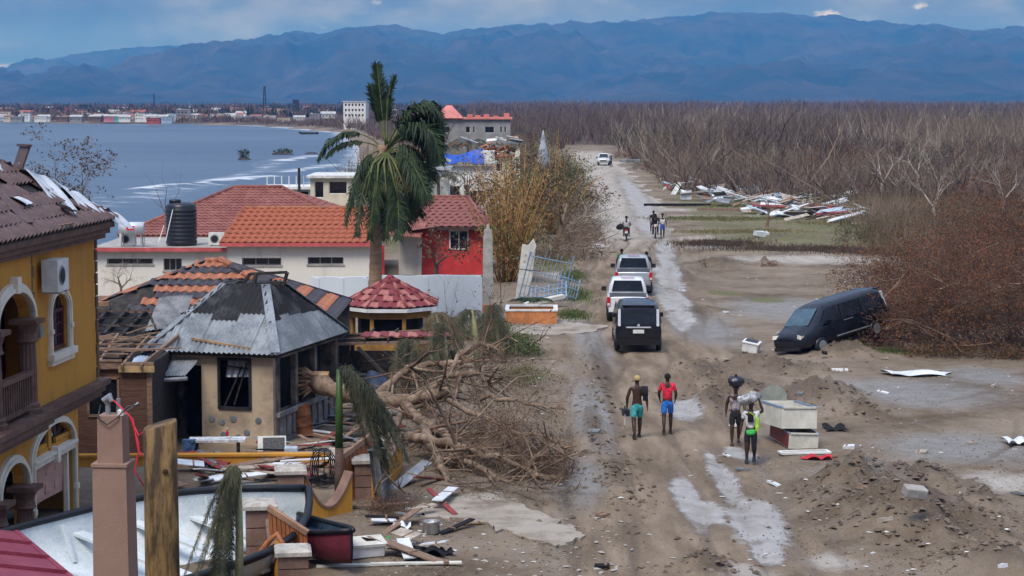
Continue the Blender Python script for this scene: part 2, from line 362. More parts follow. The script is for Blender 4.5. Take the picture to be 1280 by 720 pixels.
# ---------------------------------------------------------------- sea
def sea_material():
    m = bpy.data.materials.new('sea'); m.use_nodes = True; t = m.node_tree; N = t.nodes; b = N['Principled BSDF']; K = t.links.new
    tc = N.new('ShaderNodeTexCoord'); mp = N.new('ShaderNodeMapping'); mp.inputs['Scale'].default_value = (.5, 1, 1); mp.inputs['Rotation'].default_value = (0, 0, .25); K(tc.outputs['Object'], mp.inputs[0])
    n = N.new('ShaderNodeTexNoise'); n.inputs['Scale'].default_value = .45; n.inputs['Detail'].default_value = 10; n.inputs['Roughness'].default_value = .62; K(mp.outputs[0], n.inputs[0])
    n2 = N.new('ShaderNodeTexNoise'); n2.inputs['Scale'].default_value = .012; n2.inputs['Detail'].default_value = 5; K(mp.outputs[0], n2.inputs[0])
    r = N.new('ShaderNodeValToRGB'); e = r.color_ramp.elements; e[0].position = .35; e[0].color = (.050, .090, .150, 1); e[1].position = .68; e[1].color = (.090, .140, .205, 1); K(n2.outputs[0], r.inputs[0])
    a = N.new('ShaderNodeAttribute'); a.attribute_name = 'foam'
    ad = N.new('ShaderNodeMath'); ad.operation = 'MULTIPLY_ADD'; K(n.outputs[0], ad.inputs[0]); ad.inputs[1].default_value = .9; K(a.outputs['Fac'], ad.inputs[2])
    mr = N.new('ShaderNodeMapRange'); mr.inputs[1].default_value = .92; mr.inputs[2].default_value = 1.12; K(ad.outputs[0], mr.inputs[0])
    mx = N.new('ShaderNodeMixRGB'); K(mr.outputs[0], mx.inputs[0]); K(r.outputs[0], mx.inputs[1]); mx.inputs[2].default_value = (.62, .65, .68, 1); K(mx.outputs[0], b.inputs['Base Color'])
    b.inputs['Roughness'].default_value = .34; b.inputs['IOR'].default_value = 1.33
    bp = N.new('ShaderNodeBump'); bp.inputs['Strength'].default_value = .6; bp.inputs['Distance'].default_value = .35; K(n.outputs[0], bp.inputs['Height']); K(bp.outputs[0], b.inputs['Normal'])
    return m
SEA = sea_material(); SZ = -1.0
sx = sorted([-q for q in geo(25, 9000, 30, 300.)]+[-25, 15]+[-25-i*1.2 for i in range(1, 90)]); sy = list(np.arange(60, 420, 2.0))+geo(420, 1100, 60, 4.)
AX, AY = np.meshgrid(np.array(sx), np.array(sy), indexing='ij')
dsh = shore_x(AY)-AX
fo = .62*np.exp(-(dsh/(5+AY*.006))**2)+.5*np.exp(-((dsh-16)/6)**2)*sst(150, 190, AY)*(1-sst(330, 480, AY))
WAVES = [(150,240,340,222,.5),(330,222,420,207,.35),(345,203,400,196,.35),(255,228,390,219,.2),(130,250,215,247,.22),(260,213,330,208,.2),(395,168,440,165,.2),(250,157,400,160,.2)]
WZ = np.zeros_like(AX)
for (a, b_, c, d_, h) in WAVES:
    p0 = P(a, b_, SZ); p1 = P(c, d_, SZ); dv = (p1-p0); L2 = dv.x**2+dv.y**2
    tt = np.clip(((AX-p0.x)*dv.x+(AY-p0.y)*dv.y)/L2, 0, 1); dd = np.hypot(AX-p0.x-tt*dv.x, AY-p0.y-tt*dv.y)+9*(fbm(AX*.12, AY*.06, 3)-.42)
    wv = 2.6+AY*.006
    fo = np.maximum(fo, min(1, h*1.6+.25)*np.exp(-(dd/wv)**2)*.75); WZ = np.maximum(WZ, h*np.exp(-(dd/wv)**2))
vs = np.stack([AX, AY, SZ+WZ*.8+.05*np.sin(AY*.4+AX*.2)*(AY < 420)], -1).reshape(-1, 3); ii = np.arange(AX.size).reshape(AX.shape)
qs = np.stack([ii[:-1,:-1], ii[1:,:-1], ii[1:,1:], ii[:-1,1:]], -1).reshape(-1, 4)
me = bpy.data.meshes.new('sea'); me.from_pydata(vs.tolist(), [], qs.tolist()); me.polygons.foreach_set('use_smooth', [True]*len(qs))
t_ = me.attributes.new('foam', 'FLOAT', 'POINT'); t_.data.foreach_set('value', fo.ravel().astype(np.float32)); tag(link('sea', me, SEA), kind='structure')

# ---------------------------------------------------------------- mountains
MOUNT = mat('mountain', (.013, .024, .016), .95, .34, .0028, 0, .016, col2=(.055, .046, .038), spec=.05, lo=.38, hi=.68)
def range_mesh(name, Yr, prof, Y0, Y1, n, m, seed, amp):
    px = np.linspace(-500, 1780, n); py = np.interp(px, [p[0] for p in prof], [p[1] for p in prof])
    py = py+(fbm(px*.055+seed, px*0+seed, 4, .6)-.5)*9; el = (126-py)/F*Yr                                # crest height above the eye at the ridge distance
    X = (px-640)/F*Yr; vs = []
    T = np.linspace(0, 1.35, m)
    XX, TT = np.meshgrid(X, T, indexing='ij'); H = np.repeat(el[:, None], m, 1)
    YY = Y0+(Y1-Y0)*TT; s = np.clip(TT, 0, 1)
    base = np.where(TT <= 1, .22*s+.78*s**2.1, 1-(TT-1)*1.2)
    rid = 1-np.abs(2*fbm(XX*.0011+seed, YY*.00055+seed, 5, .52)-1)
    rid2 = 1-np.abs(2*fbm(XX*.0042+seed*2, YY*.0011, 5, .6)-1)
    ZZ = H*base+amp*((rid-.72)*2.6+(rid2-.7)*1.3)*(np.sin(np.clip(TT, 0, 1)*pi)*.9+.12*(TT > .6))
    ZZ = np.maximum(ZZ, 1)
    ZZ[:, 0] = -3; ZZ[:, -1] = -3
    v = np.stack([XX, YY, ZZ+HC*(TT > .2)], -1).reshape(-1, 3); ii = np.arange(n*m).reshape(n, m)
    q = np.stack([ii[:-1,:-1], ii[1:,:-1], ii[1:,1:], ii[:-1,1:]], -1).reshape(-1, 4)
    me = bpy.data.meshes.new(name); me.from_pydata(v.tolist(), [], q.tolist()); me.polygons.foreach_set('use_smooth', [True]*len(q))
    return tag(link(name, me, MOUNT), kind='structure')
front = [(-500,128),(120,127),(215,108),(262,82),(300,62),(330,54),(345,47),(370,43),(400,44),(425,40),(455,38),(478,35),(500,36),(530,43),(556,44),(590,39),(620,36),(650,34),(690,33),(740,29),(790,27),(815,24),(850,22),(892,18),(920,20),(960,21),(1000,20),(1015,24),(1040,22),(1080,29),(1100,31),(1130,32),(1150,32),(1180,38),(1198,42),(1230,38),(1280,36),(1500,34),(1780,60)]
back = [(-500,98),(-200,99),(0,92),(40,86),(75,78),(90,71),(120,66),(150,62),(200,60),(250,60),(296,61),(320,66),(400,72),(600,80),(1780,90)]
range_mesh('mountain_range', 9000, front, 5200, 9000, 620, 120, 3.7, 120)
range_mesh('far_mountain_range', 10400, back, 8300, 10400, 320, 80, 8.1, 110)
# ---------------------------------------------------------------- haze
def haze():
    m = bpy.data.materials.new('haze'); m.use_nodes = True; t = m.node_tree; N = t.nodes; N.remove(N['Principled BSDF'])
    v = N.new('ShaderNodeVolumePrincipled'); v.inputs['Density'].default_value = 1.25e-4; v.inputs['Color'].default_value = (.07, .34, 1.0, 1); v.inputs['Absorption Color'].default_value = (1, 1, 1, 1)
    t.links.new(v.outputs[0], N['Material Output'].inputs['Volume'])
    o = MB().bx((-9800, -60, -4), (9800, 15000, 520)).build('haze', m); tag(o, 'pale blue haze in the air over the bay', 'haze', kind='stuff')
haze()
# ================================================================ MATERIALS FOR BUILT THINGS
YEL = mat('yellow_render', (.54, .255, .034), .8, .22, 1.3, .25, 60, col2=(.31, .145, .030), lo=.5, hi=.8, stretch=(1.4, 1.4, .35))
TRIM = mat('brown_trim', (.135, .075, .055), .7, .25, 3, .2, 40)
CREAM = mat('cream_trim', (.72, .66, .55), .7, .07, 3, .1, 40)
WHITE = mat('white_paint', (.70, .70, .69), .6, .12, 2, .08, 30)
HOUSEW = mat('house_white', (.70, .67, .60), .8, .16, 1.0, .1, 20, col2=(.44, .41, .35), lo=.52, hi=.84, stretch=(1.6, 1.6, .25))
GLASS = mat('dark_glass', (.012, .014, .018), .08, .3, 2, 0, 10, spec=.6)
BLACK = mat('soot_and_shade', (.010, .010, .011), .9, .4, 3, .3, 20)  # black for real soot and for shade painted inside rooms
CHAR = mat('charred_wood', (.016, .014, .013), .85, .4, 6, .5, 30, col2=(.05, .042, .036))
BTILE = mat('brown_metal_tile', (.072, .040, .036), .45, .3, 3, .1, 30, col2=(.115, .068, .060), spec=.5)
ZINC = mat('bare_zinc', (.52, .55, .58), .42, .2, 2, .1, 20, metal=.35, col2=(.66, .68, .70))
GALV = mat('galvanised_sheet', (.155, .172, .185), .5, .35, 1.1, .1, 20, metal=.3, col2=(.29, .31, .325))
BURNT = mat('burnt_sheet', (.010, .010, .011), .75, .5, 1.6, .3, 20, col2=(.085, .088, .095), lo=.5, hi=.8)
TAN = mat('tan_render', (.43, .335, .235), .85, .3, .9, .25, 50, col2=(.19, .15, .115), lo=.5, hi=.72)
SOOTW = mat('sooty_wall', (.27, .215, .16), .9, .35, 1.1, .2, 40, col2=(.045, .043, .042), lo=.38, hi=.60)
WOOD = mat('weathered_timber', (.16, .098, .066), .8, .3, 5, .4, 40, col2=(.30, .20, .14), stretch=(1, 6, 6))
PLANKM = mat('dark_plank', (.115, .055, .036), .75, .3, 4, .4, 30, col2=(.175, .092, .062), stretch=(1, 5, 8))
ORT = mat('orange_tile', (.34, .092, .040), .75, .32, 2.2, .2, 30)
ORT2 = mat('weathered_orange_tile', (.34, .13, .07), .75, .25, 5, .2, 30)
SLT = mat('slate_tile', (.052, .046, .055), .65, .3, 5, .2, 30)
RDT = mat('red_tile', (.20, .068, .055), .7, .3, 1.5, .25, 26, col2=(.29, .115, .09))
MART = mat('maroon_tile', (.175, .028, .030), .55, .3, 5, .2, 30)
PKT = mat('faded_pink_tile', (.34, .125, .105), .65, .25, 5, .2, 30)
REDW = mat('red_wall', (.55, .045, .045), .75, .15, 1.3, .15, 30)
PINKT = mat('red_trim', (.50, .10, .10), .7, .15, 2, .1, 30)
CONC = mat('concrete', (.34, .325, .30), .9, .2, 2, .3, 40)
GREYB = mat('grey_block', (.26, .262, .265), .9, .15, .6, .2, 10)
BLUEW = mat('pale_blue_wall', (.60, .66, .71), .8, .10, 1.1, .1, 30, col2=(.50, .57, .63), lo=.5, hi=.8)
PEB = mat('pebbledash', (.30, .188, .142), .95, .22, 1.2, .8, 110, col2=(.345, .225, .175))
TPOLE = mat('treated_timber', (.045, .028, .013), .7, .4, 1.7, .3, 30, col2=(.20, .122, .046), stretch=(3.2, 3.2, .55), lo=.44, hi=.56)
PLASTB = mat('black_plastic', (.012, .014, .020), .35, .2, 2, .05, 20, spec=.5)
PINKD = mat('pink_door', (.52, .31, .26), .6, .08, 2, .08, 30)
BROWNP = mat('brown_pillar', (.205, .125, .095), .85, .2, 2.5, .4, 60)
CAP = mat('stone_cap', (.42, .385, .34), .85, .22, 4, .3, 40)
ORANGE = mat('orange_wood', (.32, .115, .042), .6, .22, 4, .2, 30, stretch=(1, 1, .3))
ORW = mat('orange_wall', (.52, .20, .072), .8, .18, 2, .2, 30)
TARPB = mat('blue_tarp', (.012, .085, .46), .5, .2, 2, .2, 6)
DKMET = mat('dark_metal', (.035, .036, .04), .5, .3, 4, .1, 30, metal=.4)
GREYM = mat('grey_metal', (.30, .31, .32), .45, .2, 4, .1, 30, metal=.5)
ACW = mat('appliance_white', (.66, .66, .63), .5, .12, 3, .05, 30)
ROPE = mat('red_wire', (.62, .03, .06), .6, .1, 3, 0, 30)
MARM = mat('maroon_roof', (.19, .028, .052), .5, .2, 1.3, .1, 20, col2=(.235, .045, .07))
BGATE = mat('blue_iron', (.22, .33, .47), .5, .2, 5, .1, 30)
PINKR = mat('pink_roof', (.56, .20, .17), .8, .15, .5, .1, 10)

# ================================================================ BUILDING HELPERS
_tile_cache = {}
def tile_mesh(m, w, h, amp, k, n=8, tag_=''):
    key = (m.name, w, h, amp, k, tag_)
    if key in _tile_cache: return _tile_cache[key]
    b = MB(); vs = []; fs = []
    for j, (v, dz) in enumerate(((0, .028), (1.0, .0))):
        for i in range(n+1): vs.append((i/n*w-w/2, v*h, dz+amp*(.5+.5*sin(2*pi*k*i/n))))
    for i in range(n+1): vs.append((i/n*w-w/2, 0, -.004+amp*(.5+.5*sin(2*pi*k*i/n))))
    for i in range(n): fs.append((i, i+1, n+2+i, n+1+i)); fs.append((i, 2*n+2+i, 2*n+3+i, i+1))
    b.add(vs, fs); me = bpy.data.meshes.new('tile'); me.from_pydata(b.v, [], b.f); me.materials.append(m); _tile_cache[key] = me
    return me
def face_frame(poly):                       # eave first: poly[0]->poly[1] is the eave; v goes up the slope
    a, b = Vector(poly[0]), Vector(poly[1]); u = (b-a).normalized(); n = Vector((0,0,0))
    for i in range(1, len(poly)-1): n += (Vector(poly[i])-a).cross(Vector(poly[i+1])-a)
    n.normalize()
    if n.z < 0: n = -n
    v = n.cross(u)
    if v.z < 0: v = -v
    pl = [((Vector(p)-a).dot(u), (Vector(p)-a).dot(v)) for p in poly]
    return a, u, v, n, pl
def span(pl, t, ax=1):                       # extent of the polygon along the other axis at level t
    q = []; o = 1-ax
    for i in range(len(pl)):
        p, r = pl[i], pl[(i+1)%len(pl)]
        if (p[ax]-t)*(r[ax]-t) <= 0 and abs(p[ax]-r[ax]) > 1e-9:
            s = (t-p[ax])/(r[ax]-p[ax]); q.append(p[o]+s*(r[o]-p[o]))
    return (min(q), max(q)) if len(q) > 1 else None
def tile_face(poly, parent, mats, tw, th, amp=.05, k=1, pat=None, skip=None, name='tile', jit=.015, n=8):
    a, u, v, nn, pl = face_frame(poly); top = max(p[1] for p in pl); rows = max(1, round(top/th)); hh = top/rows; cnt = 0
    sgn = 1 if u.cross(v).dot(nn) > 0 else -1
    for r in range(rows):
        sp = span(pl, (r+.5)*hh); lo = span(pl, r*hh+.01)
        if not sp or not lo: continue
        x0, x1 = (lo[0]+sp[0])/2, (lo[1]+sp[1])/2; c = max(1, round((x1-x0)/tw)); wd = (x1-x0)/c
        for i in range(c):
            if skip and skip(r, i, rows, c, (i+.5)/c): continue
            m = mats[pat(r, i, rows, c) if pat else random.randrange(len(mats))]
            o = link(name, tile_mesh(m, tw, th, amp, k, n), None, parent); cnt += 1
            M = Matrix.Identity(3); M.col[0] = u*(wd/tw); M.col[1] = v*(hh/th*1.12); M.col[2] = nn
            o.matrix_local = Matrix.Translation(a+u*(x0+wd*(i+.5))+v*(r*hh-.02)+nn*(.012+random.uniform(0, jit))) @ M.to_4x4()
    return cnt
def slab_face(mb, poly, th):                # a roof deck: polygon with thickness downwards
    n = len(poly); vs = [Vector(p) for p in poly]; vs += [p-Vector((0,0,th)) for p in vs]
    return mb.add(vs, [tuple(range(n)), tuple(range(2*n-1, n-1, -1))]+[(i, n+i, n+(i+1)%n, (i+1)%n) for i in range(n)])
def corr_strip(mb, poly, u0, u1, amp=.016, pitch=.1, v0=0, v1=99, off=.02, lift=0, th=True):   # corrugated sheet clipped to a roof face
    a, u, v, nn, pl = face_frame(poly); n = max(2, int((u1-u0)/(pitch/4))); vs = []; fs = []
    for i in range(n+1):
        x = u0+(u1-u0)*i/n; sp = span(pl, min(max(x, min(p[0] for p in pl)+1e-4), max(p[0] for p in pl)-1e-4), 0)
        if not sp: sp = (0, 0)
        lo, hi = max(sp[0], v0), min(sp[1], v1); hi = max(hi, lo); zz = off+amp*sin(2*pi*x/pitch)
        for j in range(3):
            t = j/2; vs.append(a+u*x+v*(lo-.03+(hi-lo+.03)*t)+nn*(zz+lift*t*t))
    for i in range(n):
        for j in range(2): fs.append((i*3+j, (i+1)*3+j, (i+1)*3+j+1, i*3+j+1))
    return mb.add(vs, fs)
def ridge(parent, a, b, r, m, name='ridge_cap', n=6):
    return MB().tube([a, b], r, n).build(name, m, parent, True)
def loose_sheet(mb, o, ux, uy, L, W, amp=.02, pitch=.12, curl=.0, nu=24, nv=8):
    o = Vector(o); ux = Vector(ux).normalized(); uy = Vector(uy).normalized(); nn = ux.cross(uy).normalized()
    return mb.sheet(lambda a, b: o+ux*(a*L)+uy*(b*W)+nn*(amp*sin(2*pi*a*L/pitch)+curl*b*b+.25*curl*sin(a*4)), nu, nv, .006)
def ac_unit(loc, rz, label, group=None, w_=.8, h_=.58, d_=.3):
    t = thing('air_conditioner', label, 'air conditioner', loc, rz, group)   # fan faces local -y
    MB().bx((-w_/2, -d_/2, 0), (w_/2, d_/2, h_)).build('casing', ACW, t)
    MB().at((-.1, -d_/2-.006, h_/2), rx=pi/2).lathe([(.22, -.004), (.22, .006), (.19, .012)], 18).build('fan_grille', GREYM, t)
    MB().at((-.1, -d_/2-.022, h_/2), rx=pi/2).lathe([(.17, 0), (.17, .006), (.05, .012)], 14).build('fan', DKMET, t)
    b = MB()
    for k in range(7): b.bx((w_/2+.001, -d_/2+.03, .08+k*.06), (w_/2+.008, d_/2-.03, .1+k*.06))
    b.build('side_vent', GREYM, t)
    for s in (-1, 1): MB().bx((s*w_*.35-.03, -d_/2, -.04), (s*w_*.35+.03, d_/2+.02, 0)).build('bracket', GREYM, t)
    return t

# ================================================================ YELLOW HOUSE
yc = Vector(((118-640)/F*48, 48, 0)); yc.z = 0
YH = thing('yellow_house', 'ochre yellow two-storey house with torn brown metal tile roof', 'house', yc, R(-94.5))
# local: x along the facade towards the viewer, +y outwards, interior at -y
b = MB().at((0,-.25,0)); b.wall(5.1, 6.35, .25, [(2.35, 3.65, 3.95, 5.25)], 2.85); b.at()
b.arch_fill(2.35, 3.65, 4.86, 5.25, 5.25, -.25)
b.bx((-.0,-7,2.85), (.25,-.25,6.35)); b.bx((.25,-7,2.85),(9.5,-6.75,6.35))
b.build('upper_wall', YEL, YH)
b = MB().at((5.12,-.18,0)); b.wall(4.5, 6.35, .25, [(.14, 2.5, 2.85, 5.6), (2.9, 4.3, 2.85, 5.6)], 2.85); b.arch_fill(.14,2.5,4.95,5.6,5.6,.25); b.arch_fill(2.9,4.3,4.95,5.6,5.6,.25)
b.at(); b.bx((5.12,-1.9,2.85),(9.5,-1.7,6.35)); b.build('balcony_wall', YEL, YH)
b = MB().at((1.7,-.25,0)); b.wall(3.75, 2.5, .25, [(.52, 3.5, -.5, 2.37)], -.5); b.arch_fill(.52,3.5,1.76,2.37,2.37,.25)
b.at((1.7,-.02,0)); b.bx((0,-6,-.5),(.25,-.25,2.5)); b.at((5.45,-.22,0)); b.wall(4.1, 2.5, .25, [(.3,2.1,-.5,2.0),(2.5,3.9,-.5,2.0)], -.5); b.arch_fill(.3,2.1,1.4,2.0,2.0,.25); b.arch_fill(2.5,3.9,1.4,2.0,2.0,.25)
b.at(); b.build('lower_wall', YEL, YH)
MB().bx((2.0,-6,-.45),(9.4,-3.4,2.45)).build('interior_shade', BLACK, YH)  # solid black block: shade behind the lower arches put into its colour
MB().bx((.3,-6.7,2.9),(9.4,-2.2,6.2)).build('upper_interior_shade', BLACK, YH)  # solid black block painting the shade behind window and balcony
b = MB(); b.bx((-.12,-.1,2.58),(5.3,.16,2.85)); b.bx((-.2,-.1,2.74),(5.3,.26,2.87)); b.bx((-.05,-.1,2.46),(5.3,.08,2.6)); b.build('cornice', TRIM, YH)
b = MB(); b.bx((5.05,-1.7,2.62),(9.6,.5,2.855)); b.bx((5.1,-1.7,2.48),(9.6,.38,2.64)); b.bx((5.0,-1.7,2.80),(9.6,.58,2.92)); b.build('balcony_slab', TRIM, YH)
b = MB()
for (z0, z1, y1) in ((6.30, 6.42, .22), (6.42, 6.56, .31), (6.56, 6.72, .40)): b.bx((-y1+.1,-7.3,z0),(9.8,y1,z1))
b.build('fascia', TRIM, YH)
ea = .42; ez = 6.73; run = 3.6; rise = 2.35
f_out = [(-ea,ea,ez),(9.8,ea,ez),(9.8,ea-run,ez+rise),(-ea+run,ea-run,ez+rise)]
f_end = [(-ea,ea-2*run,ez),(-ea,ea,ez),(-ea+run,ea-run,ez+rise)]
b = MB(); slab_face(b, f_out, .03); slab_face(b, f_end, .03); b.build('roof_deck', CHAR, YH)
def rp_skip(r, i, rows, c, fr): return (r, i) in {(5,3),(4,2),(6,1),(7,0),(3,1),(2,0),(1,1)}
tile_face(f_out, YH, [BTILE], 1.15, .45, .085, 4, skip=rp_skip, name='roof_panel', n=30)
tile_face(f_end, YH, [BTILE], 1.15, .45, .085, 4, name='roof_panel', n=30)
def roofpt(x, up, lift=.06): k = up/rise; return Vector((x, ea-run*k, ez+up+lift))
sl_ = Vector((0,-run,rise)).normalized()
hipd = Vector((run, -run, rise)).normalized()
def hp(t_, lift=.1): return Vector((-ea, ea, ez))+Vector((1, -1, rise/run))*t_+Vector((0,0,lift))
for i, (o_, ux, uy, L, W, cu) in enumerate([
    (hp(-.05,.16), hipd, (.2,.80,-.50), 1.25, .55, -.10), (hp(.7,.22), hipd, (.3,.78,-.50), .8, 1.0, -.12), (hp(1.3,.24), hipd+Vector((.1,0,.0)), (.45,.72,-.46), .85, 1.35, -.16), (hp(2.35,.22), hipd+Vector((0,0,.2)), (.55,.65,-.34), 1.1, 1.0, -.2),
    (roofpt(4.0,.42,.2), (1,0,.0), sl_, .6, .5, .12), (roofpt(5.1,.95,.2), (1,0,.1), sl_, .6, .6, .14), (roofpt(2.35,.1,.2), (1,0,.3), (0,-.6,.45), .45, .3, .1)]):
    bb = MB(); loose_sheet(bb, o_, ux, uy, L, W, .012, .32, cu); bb.build('torn_sheet', ZINC, YH, True)
bb = MB(); bb.box(hp(1.75,.42), (.75, .05, .62), rz=.6, rx=-.35); bb.box(hp(1.7,.72), (.85, .12, .05), rz=.6); bb.build('bent_flashing', BTILE, YH)
bb = MB(); bb.bar(roofpt(5.6,.15,.12), roofpt(4.2,1.2,.2), .22, .05); bb.bar(roofpt(6.3,.9,.12), roofpt(5.1,1.3,.25), .22, .05); bb.build('loose_batten', BTILE, YH)
MB().bar(roofpt(4.2,.02,.1), roofpt(3.3,.0,.12), .12, .05).build('loose_strip', WOOD, YH)
ridge(YH, roofpt(-ea+.1,0,.04)+Vector((0,0,0)), Vector((-ea+run, ea-run, ez+rise+.05)), .09, BTILE)
for x in (.04, 4.95, 5.28):
    for k in range(12):
        wq = .17 if k % 2 else .25
        if x < 1: MB().bx((-.03,-wq,2.92+k*.285),(wq*.55,.035,2.92+k*.285+.25)).build('quoin', TRIM, YH)
        elif x < 5: MB().bx((5.1-wq*1.1,-.04,2.92+k*.285),(5.1,.04,2.92+k*.285+.25)).build('quoin', TRIM, YH)
WS = .35
b = MB(); b.arch_band(2.0+WS,3.3+WS,4.86,5.25,.17,-.02,.06,14,3.95); b.arch_band(1.95+WS,3.35+WS,4.86,5.3,.08,.0,.09,14,3.95); b.bx((1.75+WS,-.05,3.80),(3.55+WS,.16,3.95)); b.bx((1.8+WS,-.05,3.68),(3.5+WS,.10,3.80)); b.bx((2.58+WS,.0,5.24),(2.72+WS,.12,5.5))
for x in (1.83+WS, 3.32+WS): b.bx((x,.0,4.4),(x+.16,.11,4.5))
b.build('window_trim', CREAM, YH)
wf = MB()
for x in (2.0+WS, 2.62+WS, 3.22+WS): wf.bx((x,-.17,3.96),(x+.08,-.09,4.9))
for z in (3.96, 4.8): wf.bx((2.0+WS,-.18,z),(3.3+WS,-.08,z+.08))
for x in (2.3+WS, 2.95+WS): wf.bx((x,-.15,4.0),(x+.025,-.11,5.1))
for z in (4.25, 4.52): wf.bx((2.0+WS,-.15,z),(3.3+WS,-.11,z+.025))
wf = wf.build('window_frame', mat('oxblood_frame', (.085, .022, .022), .5, .2), YH)
MB().bx((2.0+WS,-.15,3.96),(3.3+WS,-.135,5.26)).build('pane', GLASS, YH)
# balcony arches, columns, railing
for x0, x1 in ((5.26, 7.62), (8.02, 9.42)):
    b = MB(); b.arch_band(x0, x1, 4.95, 5.6, .2, .05, .16, 16); b.arch_band(x0, x1, 4.95, 5.6, .1, .05, .21, 16); b.bx(((x0+x1)/2-.12,.06,5.58),((x0+x1)/2+.12,.26,5.92)); b.build('arch_trim', CREAM, YH)
def column(x, y, z0, z1, parent, r=.15):
    b = MB().at((x, y, 0)); H = z1-z0
    b.lathe([(r*1.5,z0),(r*1.5,z0+.1),(r*1.25,z0+.12),(r*1.3,z0+.2),(r*1.05,z0+.24)], 16)
    n = 36; prof = [(1.0, z0+.24), (.98, z0+H*.5), (.88, z1-.5)]; vs = []; fs = []
    for rr, z in prof:
        for k in range(n): q = r*rr*(1-.10*(k % 3 == 0)); vs.append((q*cos(2*pi*k/n), q*sin(2*pi*k/n), z))
    for i in range(2):
        for k in range(n): fs.append((i*n+k, i*n+(k+1)%n, (i+1)*n+(k+1)%n, (i+1)*n+k))
    b.add(vs, fs); b.lathe([(r*1.1,z1-.5),(r*1.25,z1-.47),(r*1.1,z1-.42),(r*1.02,z1-.3),(r*1.35,z1-.14),(r*1.45,z1-.1)], 16)
    b.bx((-r*1.6,-r*1.6,z1-.1),(r*1.6,r*1.6,z1)); return b.build('column', TRIM, parent, False)
for (x, y) in ((5.62,.12),(6.75,-.5),(7.85,.12)): column(x, y, 2.92, 4.95, YH, .19)
b = MB(); b.bx((5.75,.10,3.75),(9.4,.26,3.86)); b.bx((5.75,.12,3.02),(9.4,.24,3.12)); b.build('handrail', TRIM, YH)
for k in range(26):
    if abs(5.8+k*.145-7.85) > .2: MB().bx((5.8+k*.145,.15,3.12),(5.86+k*.145,.21,3.75)).build('baluster', TRIM, YH)
# garage arch
b = MB(); b.arch_band(2.22,5.2,1.76,2.37,.15,-.02,.07,18,-.4); b.arch_band(2.22,5.2,1.76,2.37,.07,.0,.11,18,-.4); b.bx((2.10,-.1,1.58),(5.30,.09,1.76)); b.bx((2.15,-.1,1.70),(5.26,.14,1.77)); b.bx((3.60,.0,1.5),(3.80,.17,1.85))
for x in (2.08, 5.2): b.bx((x,.02,.6),(x+.16,.13,.72))
b.build('garage_trim', CREAM, YH)
b = MB(); b.bx((2.22,-.16,1.77),(2.34,-.05,2.3)); b.bx((3.60,-.18,1.77),(3.82,-.04,2.36)); b.bx((2.24,-.16,1.77),(5.20,-.05,1.86)); b.bx((2.30,-.1,1.88),(3.30,-.03,1.98)); b.bx((4.00,-.1,1.88),(5.00,-.03,1.98)); b.build('fanlight_frame', YEL, YH)
for xm in (2.97, 4.5):
    b = MB()
    for q in (.35, .8, 1.25): b.bar((xm,-.09,1.86),(xm+.62*cos(q*1.9+.4),-.09,1.86+.46*sin(q*1.9+.4)), .03, .03)
    b.build('fanlight_bar', TRIM, YH)
MB().bx((2.24,-.135,1.8),(5.20,-.12,2.36)).build('fanlight_pane', GLASS, YH)
b = MB()
def door_fn(u, v):
    zt = 1.58-.98*v+.06*u; return (2.45+2.7*u, -.12-.05*v-.04*sin(u*3)*v, zt)
b.sheet(door_fn, 12, 8, .02)
gd = b.build('garage_door', PINKD, YH)
for r_ in range(2):
    for c_ in range(4): MB().box((2.82+c_*.65, -.141-.022*r_-.012*sin(c_*.8+.4), 1.30-r_*.42), (.46, .02, .22)).build('raised_panel', PINKD, gd)
MB().bx((2.35,-.14,-.4),(2.47,-.04,1.6)).build('door_jamb', CREAM, YH)
for x0, x1 in ((5.75, 7.55), (7.95, 9.35)):
    b = MB(); b.arch_band(x0, x1, 1.4, 2.0, .17, .02, .12, 16); b.arch_band(x0, x1, 1.4, 2.0, .09, .02, .17, 16); b.build('arch_trim', CREAM, YH)
for x in (5.95, 7.75): column(x, .1, -.3, 1.4, YH, .19)
MB().bx((4.35,.0,4.42),(4.62,.09,4.68)).build('meter_box', GREYM, YH)
q = YH.matrix_basis if False else (Matrix.Translation(yc) @ Euler((0,0,R(-94.5))).to_matrix().to_4x4())
ac_unit(q @ Vector((4.15,.3,5.42)), R(-94.5+180), 'white air conditioner bracketed to ochre yellow house beside arched window', w_=.82, h_=.7, d_=.36)
MB().tube([q @ Vector(p) for p in ((3.7,.2,5.42),(3.4,.3,5.46),(3.1,.33,5.4),(2.7,.3,5.25))], .014, 5)
cargo = thing('parked_car', 'grey car half hidden behind the bent pink garage door', 'car', q @ Vector((3.4,-1.5,-.02)), R(-94.5+90))
def simple_loft(name, m, parent, sections, sub=1, smooth=True):   # sections: list of lists of (x,y,z) rings, same count
    b = MB(); n = len(sections[0]); vs = [p for s in sections for p in s]; fs = []
    for i in range(len(sections)-1):
        for k in range(n): fs.append((i*n+k, i*n+(k+1)%n, (i+1)*n+(k+1)%n, (i+1)*n+k))
    fs.append(tuple(range(n-1,-1,-1))); fs.append(tuple((len(sections)-1)*n+k for k in range(n)))
    b.add(vs, fs); o = b.build(name, m, parent, smooth)
    if sub: md = o.modifiers.new('s', 'SUBSURF'); md.levels = sub; md.render_levels = sub
    return o
CARG = mat('car_grey', (.20, .22, .24), .3, .05, 2, 0, 20, spec=.6, metal=.3)
def ring(y, w_, z0, z1): return [(-w_*.9,y,z0),(w_*.9,y,z0),(w_,y,z0+.15),(w_,y,z1-.14),(w_*.86,y,z1),(-w_*.86,y,z1),(-w_,y,z1-.14),(-w_,y,z0+.15)]
